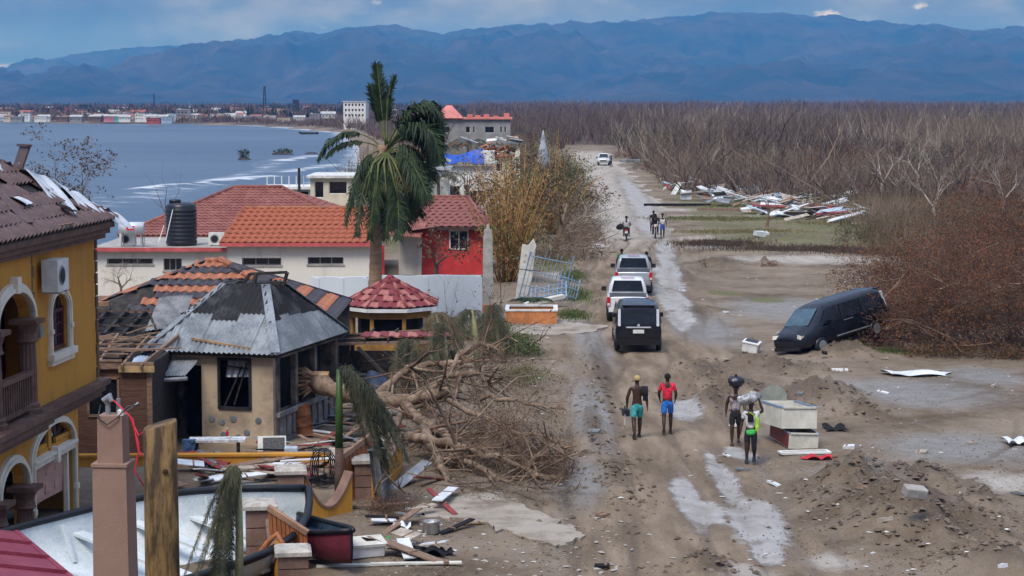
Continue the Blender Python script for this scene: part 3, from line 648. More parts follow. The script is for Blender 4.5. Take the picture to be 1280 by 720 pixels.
simple_loft('body', CARG, cargo, [ring(-1.2,.6,.3,.62), ring(-1.1,.78,.25,.72), ring(-.3,.86,.22,.86), ring(.3,.86,.22,.92), ring(2.6,.86,.22,.95)])
simple_loft('cabin', GLASS, cargo, [ring(.2,.76,.85,.93), ring(.9,.66,.85,1.4), ring(2.2,.66,.85,1.42), ring(2.7,.7,.85,.95)])
for s in (-1, 1):
    MB().at((s*.5,-1.16,.6)).box((0,0,0),(.3,.14,.13)).build('headlight', ACW, cargo)
    for y in (-.5, 2.0): MB().at((s*.78,y,.3), ry=pi/2).lathe([(.3,-.1),(.31,-.06),(.31,.06),(.3,.1)], 18).build('wheel', PLASTB, cargo)

# ================================================================ MAROON SHED, PILLAR, POLE
e0, e1 = P(20,664,2.3), P(92,724,2.3); dr = (e0-e1).normalized(); nr = Vector((-dr.y, dr.x, 0))
if nr.x > 0: nr = -nr
SH = thing('shed', 'low shed with a maroon sheet metal roof beside the white boat', 'shed', (e1.x, e1.y, 0))
base = Vector((e1.x, e1.y, 0)); pe1 = e1-base-dr*3; pe0 = e0-base
for k in range(6):
    a_ = pe1+(pe0-pe1)*(k/6); c_ = pe1+(pe0-pe1)*((k+1)/6-.004); up = nr*2.6+Vector((0,0,.55))
    b = MB(); slab_face(b, [a_, c_, c_+up, a_+up], .03); b.bar(a_+Vector((0,0,.03)), a_+up+Vector((0,0,.03)), .05, .05); b.build('roof_panel', MARM, SH)
    b = MB(); slab_face(b, [a_+up, c_+up, c_+up+nr*2.6-Vector((0,0,.55)), a_+up+nr*2.6-Vector((0,0,.55))], .03); b.build('roof_panel', MARM, SH)
b = MB(); b.bar(pe1+Vector((0,0,-.06)), pe0+Vector((0,0,-.06)), .08, .16); b.build('fascia', MARM, SH)
b = MB(); i0, i1 = pe1+nr*.4, pe0+nr*.4-dr*.3; fl = Vector((0,0,1))
for (a_, c_) in ((i0,i1),(i1,i1+nr*4.4),(i1+nr*4.4,i0+nr*4.4),(i0+nr*4.4,i0)): b.bar(Vector((a_.x,a_.y,1.08)), Vector((c_.x,c_.y,1.08)), .15, 2.2)
b.build('wall', WOOD, SH)

pp = D(141,518,25); pz = gz(pp.x, 25)
CP = thing('concrete_pillar', 'tall pebbledash pillar with loose red wires on its top', 'pillar', (pp.x, 25, pz), R(-4)); zt = pp.z-pz
def sq(b, w0, w1, z0, z1): b.add([(-w0,-w0,z0),(w0,-w0,z0),(w0,w0,z0),(-w0,w0,z0),(-w1,-w1,z1),(w1,-w1,z1),(w1,w1,z1),(-w1,w1,z1)], [(3,2,1,0),(4,5,6,7),(0,1,5,4),(1,2,6,5),(2,3,7,6),(3,0,4,7)])
b = MB(); sq(b, .33, .228, -.2, zt-2.0); sq(b, .228, .215, zt-2.0, zt-.62); b.build('base_shaft', PEB, CP)
b = MB(); sq(b, .232, .232, zt-.64, zt-.6); sq(b, .165, .158, zt-.6, zt); b.build('upper_shaft', PEB, CP)
b = MB(); b.tube([(-.06,0,zt),(-.06,0,zt+.13),(-.09,-.02,zt+.19),(-.03,-.03,zt+.23),(.0,-.05,zt+.17)], [.035,.035,.05,.055,.03], 8); b.build('weatherhead', GREYM, CP)
MB().lathe([(.03,zt),(.03,zt+.2)], 10, (.07,.02,0)).build('conduit', GREYM, CP)
MB().lathe([(.045,zt),(.045,zt+.06),(.02,zt+.08)], 10, (.12,-.05,0)).build('conduit_clamp', ACW, CP)
for s in range(3): MB().tube([(.0,-.02,zt+.2),(.12,-.1,zt+.12),(.25+.02*s,-.12,zt-.02*s),(.35,-.1,zt-.25-.1*s),(.42-.06*s,-.12,zt-.2-.25*s),(.62-.1*s,-.1,zt-.35-.28*s)], .011, 5).build('red_wire', ROPE, CP, True)
MB().tube([(-.12,-.12,zt+.14),(-.14,-.19,zt-.02),(-.02,-.2,zt-.1),(.1,-.19,zt-.02),(.22,-.1,zt+.12),(.38,-.1,zt+.14)], .009, 5).build('black_wire', PLASTB, CP, True)
MB().tube([(.2,-.05,zt+.05),(.3,-.08,zt+.12),(.36,-.1,zt+.17)], .014, 5).build('stub_wire', GREYM, CP, True)

pp = D(200,530,24); pz = gz(pp.x, 24); zt = pp.z-pz
b = MB(); n = 20; vs = []; fs = []; lv = [(-.3,.235),(zt*.35,.225),(zt*.7,.21),(zt-.015,.203),(zt,.19)]
for z, r in lv:
    for k in range(n):
        a = 2*pi*k/n; sqr = 1/max(abs(cos(a)), abs(sin(a)))**.55; vs.append((r*sqr*cos(a), r*sqr*sin(a), z+(.06*cos(a) if z > zt-.1 else 0)))
for i in range(len(lv)-1):
    for k in range(n): fs.append((i*n+k, i*n+(k+1)%n, (i+1)*n+(k+1)%n, (i+1)*n+k))
fs.append(tuple((len(lv)-1)*n+k for k in range(n))); b.add(vs, fs)
WP = thing('wooden_post', 'thick treated timber post with dark stains beside the white boat', 'post', (pp.x, 24, pz), .2); b.build('shaft', TPOLE, WP, True)
for (px_, z) in ((.05, zt-.55), (.12, .95), (-.05,1.9), (.06, 2.7)):
    MB().at((px_,-.218,z), rx=pi/2).lathe([(.035,0),(.026,.012),(.012,.014)], 10).build('knot', mat('knot', (.05,.022,.010), .7), WP)

# ================================================================ TIMBER HOUSE WITH STRIPPED ROOF
TX0, TY = D(88,500,52.5).x, 52.5; TX1 = D(189,500,52.5).x; tw = TX1-TX0+2.2
THs = thing('timber_house', 'brown plank house with its roof stripped to bare rafters', 'house', (TX0-2.2, TY, gz(TX0,TY)))
wx0 = D(112,500,52.5).x-(TX0-2.2); wx1 = D(147,500,52.5).x-(TX0-2.2)
for k in range(16):
    z = k*.165-.15
    for (a, c) in (((0, wx0-.05), (wx1+.05, tw)) if 1.25 < z+.08 < 2.1 else ((0, tw),)):
        MB().box(((a+c)/2, random.uniform(-.01,.012), z+.08), (c-a, .04, .158), rx=.06).build('plank', PLANKM, THs)
b = MB(); b.bx((0,.06,-.3),(tw,.14,2.5)); b.bx((tw-.14,.14,-.3),(tw,6,2.5)); b.build('inner_wall', CHAR, THs)
MB().bx((wx0-.05,-.0,1.2),(wx1+.05,.05,2.15)).build('window_pane', GLASS, THs)
b = MB()
for (a, c) in (((wx0-.06,1.17),(wx0,2.18)), ((wx1,1.17),(wx1+.06,2.18)), ((wx0-.06,1.13),(wx1+.06,1.19)), ((wx0-.06,2.14),(wx1+.06,2.2))): b.bx((a[0],-.05,a[1]),(c[0],.02,c[1]))
b.build('window_frame', WOOD, THs)
MB().bx((tw-.1,-.045,-.3),(tw+.03,.03,2.5)).build('corner_post', WOOD, THs)
MB().bx((0,-.12,2.42),(tw+.1,-.03,2.6)).build('eave_beam', WOOD, THs)
for k in range(8):
    x = .3+k*(tw-.5)/7; MB().bar((x+random.uniform(-.1,.1),-.25,2.50),(x+random.uniform(-.2,.5),3.2,2.86+random.uniform(-.1,.08)), .07, .12).build('rafter', WOOD, THs)
for k in range(7):
    y = .0+k*.5; MB().bar((0,y+random.uniform(-.12,.12),2.63+y*.107+random.uniform(-.02,.05)),(tw+.15+random.uniform(-1.3,.1),y+random.uniform(-.2,.2),2.63+y*.107+random.uniform(-.1,.1)), .09, .045).build('purlin', WOOD, THs)
for k in range(16):
    x = random.uniform(.5, tw-.8); y = random.uniform(.0, 3.0); MB().bar((x,y,2.72+y*.107),(x+random.uniform(.5,1.7),y+random.uniform(-.8,.8),2.8+y*.107+random.uniform(-.1,.2)), .08, .035).build('loose_lath', WOOD, THs)
MB().box((tw-.35,-.15,2.42),(.95,.05,.16)).build('new_board', mat('raw_pine', (.40,.28,.14), .7), THs)

# ================================================================ BURNT KIOSK
KZ = gz(-8, 56); KO = Vector((-10.35, 55.6, KZ)); KA = R(-15)
K = thing('burnt_kiosk', 'tan kiosk with a scorched grey corrugated hip roof', 'kiosk', KO, KA)
KM = Matrix.Translation(KO) @ Euler((0,0,KA)).to_matrix().to_4x4(); EW, ED, EZ, RZ = 3.95, 5.9, 2.62, 4.28
rA, rB = (1.75, 2.6, RZ), (2.5, 3.3, RZ)
faces = {'front': [(0,0,EZ),(EW,0,EZ),(2.75,2.3,RZ),(1.45,2.3,RZ)], 'right': [(EW,0,EZ),(EW,ED,EZ),(2.75,3.5,RZ),(2.75,2.3,RZ)],
         'left': [(0,ED,EZ),(0,0,EZ),(1.45,2.3,RZ),(1.45,3.5,RZ)], 'back': [(EW,ED,EZ),(0,ED,EZ),(1.45,3.5,RZ),(2.75,3.5,RZ)]}
for nm, poly in faces.items():
    W_ = (Vector(poly[1])-Vector(poly[0])).length; n = round(W_/.8)
    sl2 = face_frame(poly)[4]; vt = max(p[1] for p in sl2)
    for k in range(n):
        b = MB(); corr_strip(b, poly, k*W_/n, (k+1)*W_/n+.03, .032, .15, 0, vt*.60, .02+.006*(k % 2), random.uniform(0,.03)); b.build('roof_sheet', GALV, K, True)
    for k in range(n):
        u0, u1 = k*W_/n, (k+1)*W_/n
        if span(sl2, vt*.75) and u1 > span(sl2, vt*.7)[0] and u0 < span(sl2, vt*.7)[1]:
            b = MB(); corr_strip(b, poly, u0, u1+.02, .032, .15, vt*(.42+.16*random.random()), 9, .05+.006*(k % 2), random.uniform(-.02,.05)); b.build('burnt_sheet', BURNT, K, True)
for a, c in (((0,0,EZ),(1.45,2.3,RZ)), ((EW,0,EZ),(2.75,2.3,RZ)), ((EW,ED,EZ),(2.75,3.5,RZ))): 
    b = MB(); b.bar(Vector(a)+Vector((0,0,.05)), Vector(c)+Vector((0,0,.05)), .26, .03); b.build('hip_flashing', GALV, K)
b = MB(); b.bx((1.4,2.25,RZ-.02),(2.8,3.55,RZ+.05)); b.build('ridge_cap', BURNT, K)
b = MB()
for p_, q_ in (((1.9,2.6,RZ),(2.15,2.6,RZ+.32)),((2.15,2.6,RZ+.32),(3.15,3.0,RZ+.36)),((3.15,3.0,RZ+.36),(3.0,3.0,RZ-.1)),((2.3,2.5,RZ),(2.35,2.6,RZ+.34)),((1.7,2.4,RZ),(3.0,2.8,RZ+.06)),((1.6,2.3,RZ-.05),(1.9,2.55,RZ+.12))): b.bar(p_, q_, .10, .08)
b.build('charred_frame', CHAR, K)
b = MB(); slab_face(b, [(.05,.05,EZ-.03),(EW-.05,.05,EZ-.03),(EW-.05,ED-.05,EZ-.03),(.05,ED-.05,EZ-.03)], .08); b.build('soffit', CHAR, K)
b = MB().at((.25,.3,0)); b.wall(3.5, 2.55, .18, [(.05,1.35,-.3,2.2),(1.85,2.85,1.0,2.45)], -.3); b.build('front_wall', TAN, K)
b = MB(); b.bx((.25,.48,-.3),(.43,5.6,2.55)); b.bx((.43,5.42,-.3),(3.75,5.6,2.55)); b.build('side_wall', SOOTW, K)
b = MB().at((3.75,.48,0), rz=pi/2); b.wall(5.1, 2.55, .16, [(.35,1.55,.9,2.4),(1.75,3.1,.9,2.4),(3.3,4.9,.9,2.4)], -.3); b.build('right_wall', SOOTW, K)
b = MB(); b.bx((3.60,.5,.0),(3.80,5.4,.12)); b.bx((3.56,.5,.78),(3.86,5.4,.9))
for k in range(9): b.bx((3.757,.75+k*.5,.15),(3.79,1.05+k*.5,.74))
b.build('dado', mat('grey_plinth', (.20,.20,.20), .9, .3, 2), K)
MB().bx((.6,1.6,-.2),(3.3,5.2,2.4)).build('interior_shade', BLACK, K)  # black block fills the kiosk: soot and painted shade in one colour
b = MB()
for (x, z0, z1) in ((2.1,1.0,2.45),(3.04,1.0,2.45)): b.bx((x,.25,z0),(x+.07,.32,z1))
for z in (1.0,2.38): b.bx((2.1,.25,z),(3.1,.32,z+.07))
b.build('window_frame', DKMET, K)
b = MB(); loose_sheet(b, (2.2,.6,1.85), (1,0,.05), (0,.2,.4), .75, .5, .01, .2, .05); b.build('broken_pane', ZINC, K, True)
b = MB()
for p_, q_ in (((2.2,.45,1.0),(2.75,.5,2.2)),((2.5,.5,1.1),(2.9,.5,2.3)),((2.2,.5,2.2),(3.0,.6,2.1))): b.bar(p_, q_, .04, .04)
b.build('fallen_lath', CHAR, K)
for (x, z) in ((1.9,.7),(2.25,.25),(2.55,.72),(2.95,.35),(3.3,.7),(3.4,.2),(2.2,.62),(2.7,.2)):
    MB().at((x,.292,z), rx=pi/2).lathe([(.1,0),(.09,.012),(.03,.016)], 9).build('stone_inlay', mat('blue_stone', (.13,.145,.165), .8), K)
b = MB(); corr_strip(b, [(-.1,-.75,1.95),(1.6,-.75,2.05),(1.7,.3,2.3),(-.1,.3,2.3)], 0, 1.7, .015, .1, 0, 9, .02, .05); b.build('door_awning', GALV, K, True)
b = MB(); loose_sheet(b, (-.25,-.7,2.15), (.5,0,.1), (-.1,1,.1), .5, .8, .01, .1, .15); b.build('curled_sheet', mat('blue_white_sheet', (.35,.45,.58), .4, .2), K, True)
MB().tube([(.1,-.8,1.88),(.4,-.82,1.86),(1.65,-.78,1.98)], .06, 8).build('awning_pipe', GREYM, K, True)
b = MB(); b.bar((.3,-.75,1.8),(.55,-.6,.7), .04, .03); b.bar((.4,-.75,1.25),(.7,-.72,1.32), .04, .03); b.build('dangling_strut', GREYM, K)
MB().bar((1.3,.35,EZ+.33),(3.2,.15,EZ+.12), .10, .06).build('loose_timber', mat('bare_timber', (.30,.20,.12), .8), K)

# ================================================================ HALL WITH BANDED TILE ROOF
HX0, HX1, HY0, HY1 = -14.6, -5.75, 62.6, 70.5; HO = Vector((HX0, HY0, gz(-10, 66)))
Hh = thing('tiled_hall', 'open hall with banded orange and slate tile roof, scorched at one end', 'hall', HO)
w_, d_ = HX1-HX0, HY1-HY0; ax = D(265,330,66.4).x-HX0; az = 4.22-HO.z; ez = 2.55
hf = {'f': [(0,0,ez),(w_,0,ez),(ax+.25,d_/2,az),(ax-.25,d_/2,az)], 'r': [(w_,0,ez),(w_,d_,ez),(ax+.25,d_/2,az)], 'l': [(0,d_,ez),(0,0,ez),(ax-.25,d_/2,az)], 'b': [(w_,d_,ez),(0,d_,ez),(ax-.25,d_/2,az),(ax+.25,d_/2,az)]}
b = MB()
for q in hf.values(): slab_face(b, q, .05)
b.build('roof_deck', CHAR, Hh)
band = lambda r, i, rows, c: r % 2
tile_face(hf['f'], Hh, [SLT, ORT2], .62, .42, .06, 2, pat=band, skip=lambda r, i, rows, c, fr: fr < .22 and r < 4+2*random.random(), n=12)
tile_face(hf['r'], Hh, [SLT, ORT2], .62, .42, .06, 2, pat=lambda r, i, rows, c: r % 2, n=12)
tile_face(hf['l'], Hh, [SLT, ORT2], .62, .42, .06, 2, pat=band, skip=lambda r, i, rows, c, fr: r < 5 and fr > .3, n=12)
ridge(Hh, (ax+.25,d_/2,az+.04), (w_,0,ez+.04), .10, SLT); ridge(Hh, (ax-.25,d_/2,az+.05), (ax+.25,d_/2,az+.05), .11, ORT2); ridge(Hh, (ax+.25,d_/2,az+.04), (w_,d_,ez+.04), .10, SLT)
for k in range(9):
    t0, t1 = k/9, (k+1)/9-.01; p0 = Vector((ax+.25,d_/2,az+.09)); p1 = Vector((w_,0,ez+.09))
    MB().tube([p0+(p1-p0)*t0, p0+(p1-p0)*t1], [.12,.13], 6).build('hip_tile', ORT2 if k % 2 == 0 else SLT, Hh, True)
for x in (.2, 2.3, 4.4, 6.5, w_-.2):
    for y in (.2, d_-.2): MB().bx((x-.1,y-.1,-.2),(x+.1,y+.1,ez)).build('post', CHAR if x < 5 else TAN, Hh)
b = MB(); b.bx((.1,d_-.35,-.2),(w_,d_-.3,ez-.05)); b.build('rear_wall', SOOTW, Hh)
# charred lean-to in front of it
LT = thing('charred_lean_to', 'collapsed lean-to of blackened rafters in front of the banded tile hall', 'lean-to', (-14.2, 57.6, 0))
b = MB(); slab_face(b, [(0,0,2.15),(4.0,0,2.15),(4.6,4.9,2.95),(0,4.9,2.95)], .06); b.build('charred_deck', BLACK, LT)
for k in range(8): MB().bar((.1+k*.55,-.1,2.23),(.3+k*.6,4.9,3.05), .09, .12).build('burnt_rafter', CHAR, LT)
for k in range(6): MB().bar((0,.2+k*.85,2.36+k*.138),(4.3,.2+k*.85+random.uniform(-.15,.1),2.36+k*.138), .06, .05).build('burnt_purlin', mat('rust_bar', (.10,.07,.055), .8, .3, 6) if k % 2 else CHAR, LT)
for (x, y) in ((.1,.1),(2,.1),(3.9,.1),(.1,4.7),(3.9,4.7)): MB().bx((x-.07,y-.07,-.3),(x+.07,y+.07,2.0+y*.1)).build('post', CHAR, LT)
b = MB(); loose_sheet(b, (3.1,2.2,2.66), (.9,.45,.05), (.05,.9,.35), 1.1, 2.0, .02, .11, .12); b.build('buckled_sheet', mat('smoked_sheet', (.13,.13,.135), .55, .35, 2, col2=(.25,.25,.25), metal=.2), LT, True)
for k in range(16):
    x, y = random.uniform(0,3.8), random.uniform(0,4.6); MB().bar((x,y,2.3+y*.16),(x+random.uniform(-.8,1.2),y+random.uniform(-1,1),2.4+y*.16+random.uniform(0,.35)), .05, .05).build('charred_stick', CHAR, LT)
b = MB(); b.bar((-.3,4.6,3.22),(1.6,4.4,3.28), .16, .14); b.build('gutter_beam', mat('tan_beam',(.30,.17,.10),.7), LT)

# ================================================================ GAZEBO
gp = Vector((D(488,400,73).x, 73, gz(-4.4, 73)))
GZB = thing('gazebo', 'small octagonal gazebo with maroon and pink tiled roof', 'gazebo', gp); n8 = 8; gr = 1.86; gez = 2.12; gaz = 3.08
b = MB(); ring8 = [(gr*cos(2*pi*(k+.5)/8), gr*sin(2*pi*(k+.5)/8)) for k in range(8)]
for k in range(8): slab_face(b, [(*ring8[k],gez),(*ring8[(k+1)%8],gez),(0,0,gaz)], .05)
b.build('roof_deck', CHAR, GZB)
for k in range(8): tile_face([(*ring8[k],gez+.03),(*ring8[(k+1)%8],gez+.03),(0,0,gaz+.03)], GZB, [MART, PKT], .36, .40, .04, 1, pat=lambda r, i, rows, c: (1 if (r*3+i*2) % 5 < 2 else 0), n=8)
for k in range(8):
    for j in range(5):
        p0 = Vector((*ring8[k],gez+.07)); p1 = Vector((0,0,gaz+.07)); MB().tube([p0+(p1-p0)*(j/5), p0+(p1-p0)*((j+1)/5-.02)], [.075,.06], 6).build('hip_tile', PKT if j % 2 else MART, GZB, True)
MB().lathe([(.16,gaz+.02),(.14,gaz+.1),(.05,gaz+.14)], 10).build('finial', MART, GZB, True)
b = MB()
for k in range(8): b.bar((*ring8[k],gez-.06), (*ring8[(k+1)%8],gez-.06), .06, .13)
b.build('white_fascia', WHITE, GZB)
ri = [(x*.82, y*.82) for x, y in ring8]; OCH = mat('ochre_wall', (.36,.19,.05), .8, .2, 2)
for k in range(8):
    MB().bx((ri[k][0]-.07,ri[k][1]-.07,-.2),(ri[k][0]+.07,ri[k][1]+.07,gez-.05)).build('post', OCH, GZB)
    MB().bar((*ri[k],.4), (*ri[(k+1)%8],.4), .08, 1.0).build('lower_panel', OCH, GZB); MB().bar((*ri[k],gez-.28), (*ri[(k+1)%8],gez-.28), .06, .24).build('upper_panel', OCH, GZB)
MB().lathe([(1.2,.0),(1.2,2.0)], 12).build('interior_shade', BLACK, GZB)  # black cylinder paints the shade under the gazebo roof
# pergola in front
PG = thing('burnt_pergola', 'scorched pergola with leftover red tiles in front of the octagonal gazebo', 'pergola', (-5.6, 67.2, -.38))
for (x, y) in ((0,0),(1.9,-.2),(3.3,.1),(0,2.2),(3.3,2.3)): MB().bx((x-.07,y-.07,-.2),(x+.07,y+.07,1.75)).build('post', CHAR, PG)
for k in range(7): MB().bar((-.5,-.2+k*.38,1.78),(3.6,-.25+k*.4,1.85+.03*k), .08, .1).build('beam', CHAR if k % 3 else WOOD, PG)
for k in range(5): MB().bar((-.2+k*.8,-.3,1.9),(-.1+k*.85,2.4,2.0), .06, .06).build('batten', CHAR, PG)
for k in range(9):
    o = link('tile', tile_mesh(PKT if k % 2 else MART, .36, .40, .04, 1), None, PG); o.location = (.6+k*.33,.0+.02*k,1.95+.02*random.random()); o.rotation_euler = (.2,random.uniform(-.1,.1),random.uniform(-.2,.2)); o.scale = (1,1.5,1)
b = MB(); b.bar((-1.2,-.6,1.55),(1.6,-2.2,.55), .12, .1); b.bar((.4,-.5,1.7),(2.0,-1.2,.2), .1, .1); b.build('fallen_beam', CHAR, PG)
b = MB(); b.bx((-.3,2.5,-.1),(3.6,2.6,1.2)); b.build('back_screen', CHAR, PG)

# ================================================================ WHITE HOUSE, TANK, HEATER, RED ROOF HOUSE
wx = lambda p, Y=98: (p-640)/F*Y
WO = Vector((wx(115), 98, gz(wx(200), 98)))
W = thing('white_house', 'long white bungalow with bright orange tile roof and flat wing', 'house', WO); L1 = wx(283)-wx(115); L2 = wx(464)-wx(115)
def slot(p0, p1, y0, y1): 
    return (wx(p0)-WO.x, wx(p1)-WO.x, 9.6-(y1-126)/F*98-WO.z, 9.6-(y0-126)/F*98-WO.z)
ops1 = [slot(132,190,323,330), slot(203,226,323,338)]; ops2 = [tuple(q-(L1 if i < 2 else 0) for i, q in enumerate(o)) for o in (slot(302,351,322,331), slot(384,429,321,330))]
b = MB(); b.wall(L1, 2.2, .2, ops1, -.3); b.at((L1,-.12,0)); b.wall(L2-L1, 2.62, .2, ops2, -.3); b.at(); b.bx((0,.2,-.3),(.2,9,2.2)); b.bx((L2-.2,.08,-.3),(L2,9,2.62)); b.build('wall', HOUSEW, W)
for o in ops1+[tuple(q+(L1 if i < 2 else 0) for i, q in enumerate(o)) for o in ops2]: wp_ = MB().bx((o[0]-.02,.13,o[2]-.02),(o[1]+.02,.16,o[3]+.02)).build('window_pane', GLASS, W); fr_ = MB(); [fr_.bx((o[0]+(o[1]-o[0])*q-.02,.05,o[2]),(o[0]+(o[1]-o[0])*q+.02,.12,o[3])) for q in (.02,.34,.66,.98)]; fr_.bx((o[0],.06,o[2]),(o[1],.11,o[2]+.04)); fr_.build('frame', GREYM, wp_); MB().bx((o[0]-.06,-.05 if o[0] < L1 else -.17,o[2]-.07),(o[1]+.06,.1,o[2])).build('sill', CONC, wp_)
MB().bx((-.3,-.35,2.2),(L1+.0,9,2.34)).build('flat_roof', CONC, W); MB().bx((-.33,-.38,2.24),(L1-.02,-.355,2.44)).build('roof_edge', PINKT, W)
e0, e1 = -.35+L1+.15, L2+.25; ez = 2.66; rz = 4.1; fo_ = [(L1-.25,-.5,ez),(L2+.35,-.5,ez),(L2+.15,4.2,rz),(L1+.3,4.2,rz)]
b = MB(); slab_face(b, fo_, .06); slab_face(b, [(L2+.35,9,ez),(L1-.25,9,ez),(L1+.3,4.2,rz),(L2+.15,4.2,rz)], .06); slab_face(b, [(L1-.25,9,ez),(L1-.25,-.5,ez),(L1+.3,4.2,rz)], .06); b.build('roof_deck', RDT, W)
tile_face(fo_, W, [ORT], .36, .58, .06, 1, n=8, jit=.01)
ridge(W, (L1+.3,4.2,rz+.05), (L2+.15,4.2,rz+.05), .12, ORT2); ridge(W, (L1-.25,-.5,ez+.03), (L1+.3,4.2,rz+.04), .09, ORT)
MB().bx((L1-.3,-.56,2.5),(L2+.4,-.505,2.68)).build('fascia', PINKT, W)
MB().bx((L2+.02,.3,-.2),(L2+.6,.5,2.5)).build('porch_wall', REDW, W)
tk = Vector((D(227,303,100.5).x, 100.5, 2.35+WO.z))
TK = thing('water_tank', 'tall black ribbed plastic water tank on the flat roof', 'water tank', tk)
prof = [(.70,0),(.76,.04)]
for k in range(9): z = .1+k*.2; prof += [(.76,z),(.79,z+.04),(.79,z+.1),(.76,z+.14)]
prof += [(.76,1.98),(.70,2.08),(.5,2.16)]
MB().lathe(prof, 28).build('body', PLASTB, TK, True); MB().lathe([(.3,2.13),(.3,2.28),(.26,2.32)], 18, (-.3,0,0)).build('lid', PLASTB, TK, True)
sp = Vector((D(165,300,99.5).x, 99.5, 2.35+WO.z)); SHT = thing('solar_water_heater', 'silver cylindrical water heater on a metal stand with red label', 'water heater', sp)
MB().at((-.62,0,.95), ry=pi/2).lathe([(.2,-.02),(.29,0),(.29,1.24),(.2,1.26)], 20).build('cylinder', ZINC, SHT, True)
MB().bx((-.22,-.305,.84),(.18,-.285,1.06)).build('red_label', mat('label_red',(.62,.02,.05),.5,.05), SHT)
MB().bx((-.12,-.311,.92),(.08,-.306,.98)).build('label_lettering', WHITE, SHT)
for s in (-.5,.5):
    for y in (-.25,.3): MB().bar((s,y,0),(s*.95,y*.5,.75), .05, .05).build('leg', GREYM, SHT)
MB().bar((.62,0,.9),(.62,.1,0), .03, .03).build('pipe', GREYM, SHT)
ac_unit((D(160,300,100).x,100,2.39+WO.z), 0, 'white air conditioner under the silver water heater on the flat roof', 'air conditioners on the flat roof', .8, .62)
ac_unit((D(270,300,100).x,100.3,2.39+WO.z), 0, 'white air conditioner between black tank and orange tile roof', 'air conditioners on the flat roof', .8, .62)
for i, (p0, p1) in enumerate((((207,300),(216,262)), ((198,302),(205,282)))):
    a_ = D(*p0,99); c_ = D(*p1,99.6); o = tag(MB().at(a_).tube([(0,0,-.05), c_-a_], .022, 5).build('vent_pipe', ACW), ['leaning white pipe propped against the black water tank','short white pipe standing near the black water tank'][i], 'pipe')
    
RO = Vector((-20.6, 107, gz(-18,110)))
RH = thing('red_roof_house', 'bungalow with a dull red hipped tile roof behind the black water tank', 'house', RO); w_, d_, ez, rz = 12.8, 11, 2.45, 4.75
hf = {'f': [(-.5,-.5,ez),(w_+.5,-.5,ez),(7.6,5.5,rz),(4.9,5.5,rz)], 'l': [(-.5,d_+.5,ez),(-.5,-.5,ez),(4.9,5.5,rz)], 'r': [(w_+.5,-.5,ez),(w_+.5,d_+.5,ez),(7.6,5.5,rz)], 'b': [(w_+.5,d_+.5,ez),(-.5,d_+.5,ez),(4.9,5.5,rz),(7.6,5.5,rz)]}
b = MB()
for q in hf.values(): slab_face(b, q, .08)
b.build('roof_deck', RDT, RH)
def tile_mesh_face(poly, parent, m, tw, th, amp=.05):       # far roof: every course and wave in one mesh
    a, u, v, nn, pl = face_frame(poly); top = max(p[1] for p in pl); rows = round(top/th); b = MB(); hh = top/rows
    for r in range(rows):
        sp = span(pl, (r+.5)*hh)
        if not sp: continue
        n = max(2, int((sp[1]-sp[0])/(tw/6))); vs = []; fs = []
        for i in range(n+1):
            x = sp[0]+(sp[1]-sp[0])*i/n; zz = amp*(.5+.5*sin(2*pi*x/tw))
            vs += [a+u*x+v*(r*hh-.02)+nn*(zz+.05), a+u*x+v*((r+1)*hh+.03)+nn*(zz+.005), a+u*x+v*(r*hh-.02)+nn*(zz+.01)]
        for i in range(n): fs += [(i*3,i*3+3,i*3+4,i*3+1), (i*3+2,i*3+5,i*3+3,i*3)]
        b.add(vs, fs)
    return tag(b.build('tile_courses', m, parent), kind='stuff')
for k in 'flr': tile_mesh_face(hf[k], RH, RDT, .3, .36)
ridge(RH, (4.9,5.5,rz+.06), (7.6,5.5,rz+.06), .12, RDT); ridge(RH, (7.6,5.5,rz+.05), (w_+.5,-.5,ez+.05), .11, RDT); ridge(RH, (4.9,5.5,rz+.05), (-.5,-.5,ez+.05), .11, RDT)
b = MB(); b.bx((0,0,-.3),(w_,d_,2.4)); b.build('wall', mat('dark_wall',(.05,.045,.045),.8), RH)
# ================================================================ BLUE-WHITE WALL
for (p0, p1, yt, Y, nm) in ((388,458,345,88,'pale blue boundary wall left of the palm trunk, chipped top'), (458,601,344,88.2,'pale blue boundary wall behind the octagonal gazebo')):
    x0, x1 = (p0-640)/F*Y, (p1-640)/F*Y; zt = 9.6-(yt-126)/F*Y; t = thing('boundary_wall', nm, 'wall', (x0, Y, gz(x0,Y)))
    n = 8; top = [(i*(x1-x0)/n, zt+random.uniform(-.03,.03)) for i in range(n+1)]
    MB().prism([(0,-.3)]+[(x1-x0,-.3)]+list(reversed(top)), 0, .18, 'y').build('wall_panel', BLUEW, t)
    for k in range(3): MB().bx((.1+k*(x1-x0-.3)/2,-.03,-.3),(.35+k*(x1-x0-.3)/2,-.002,zt-.06)).build('pilaster', BLUEW, t)
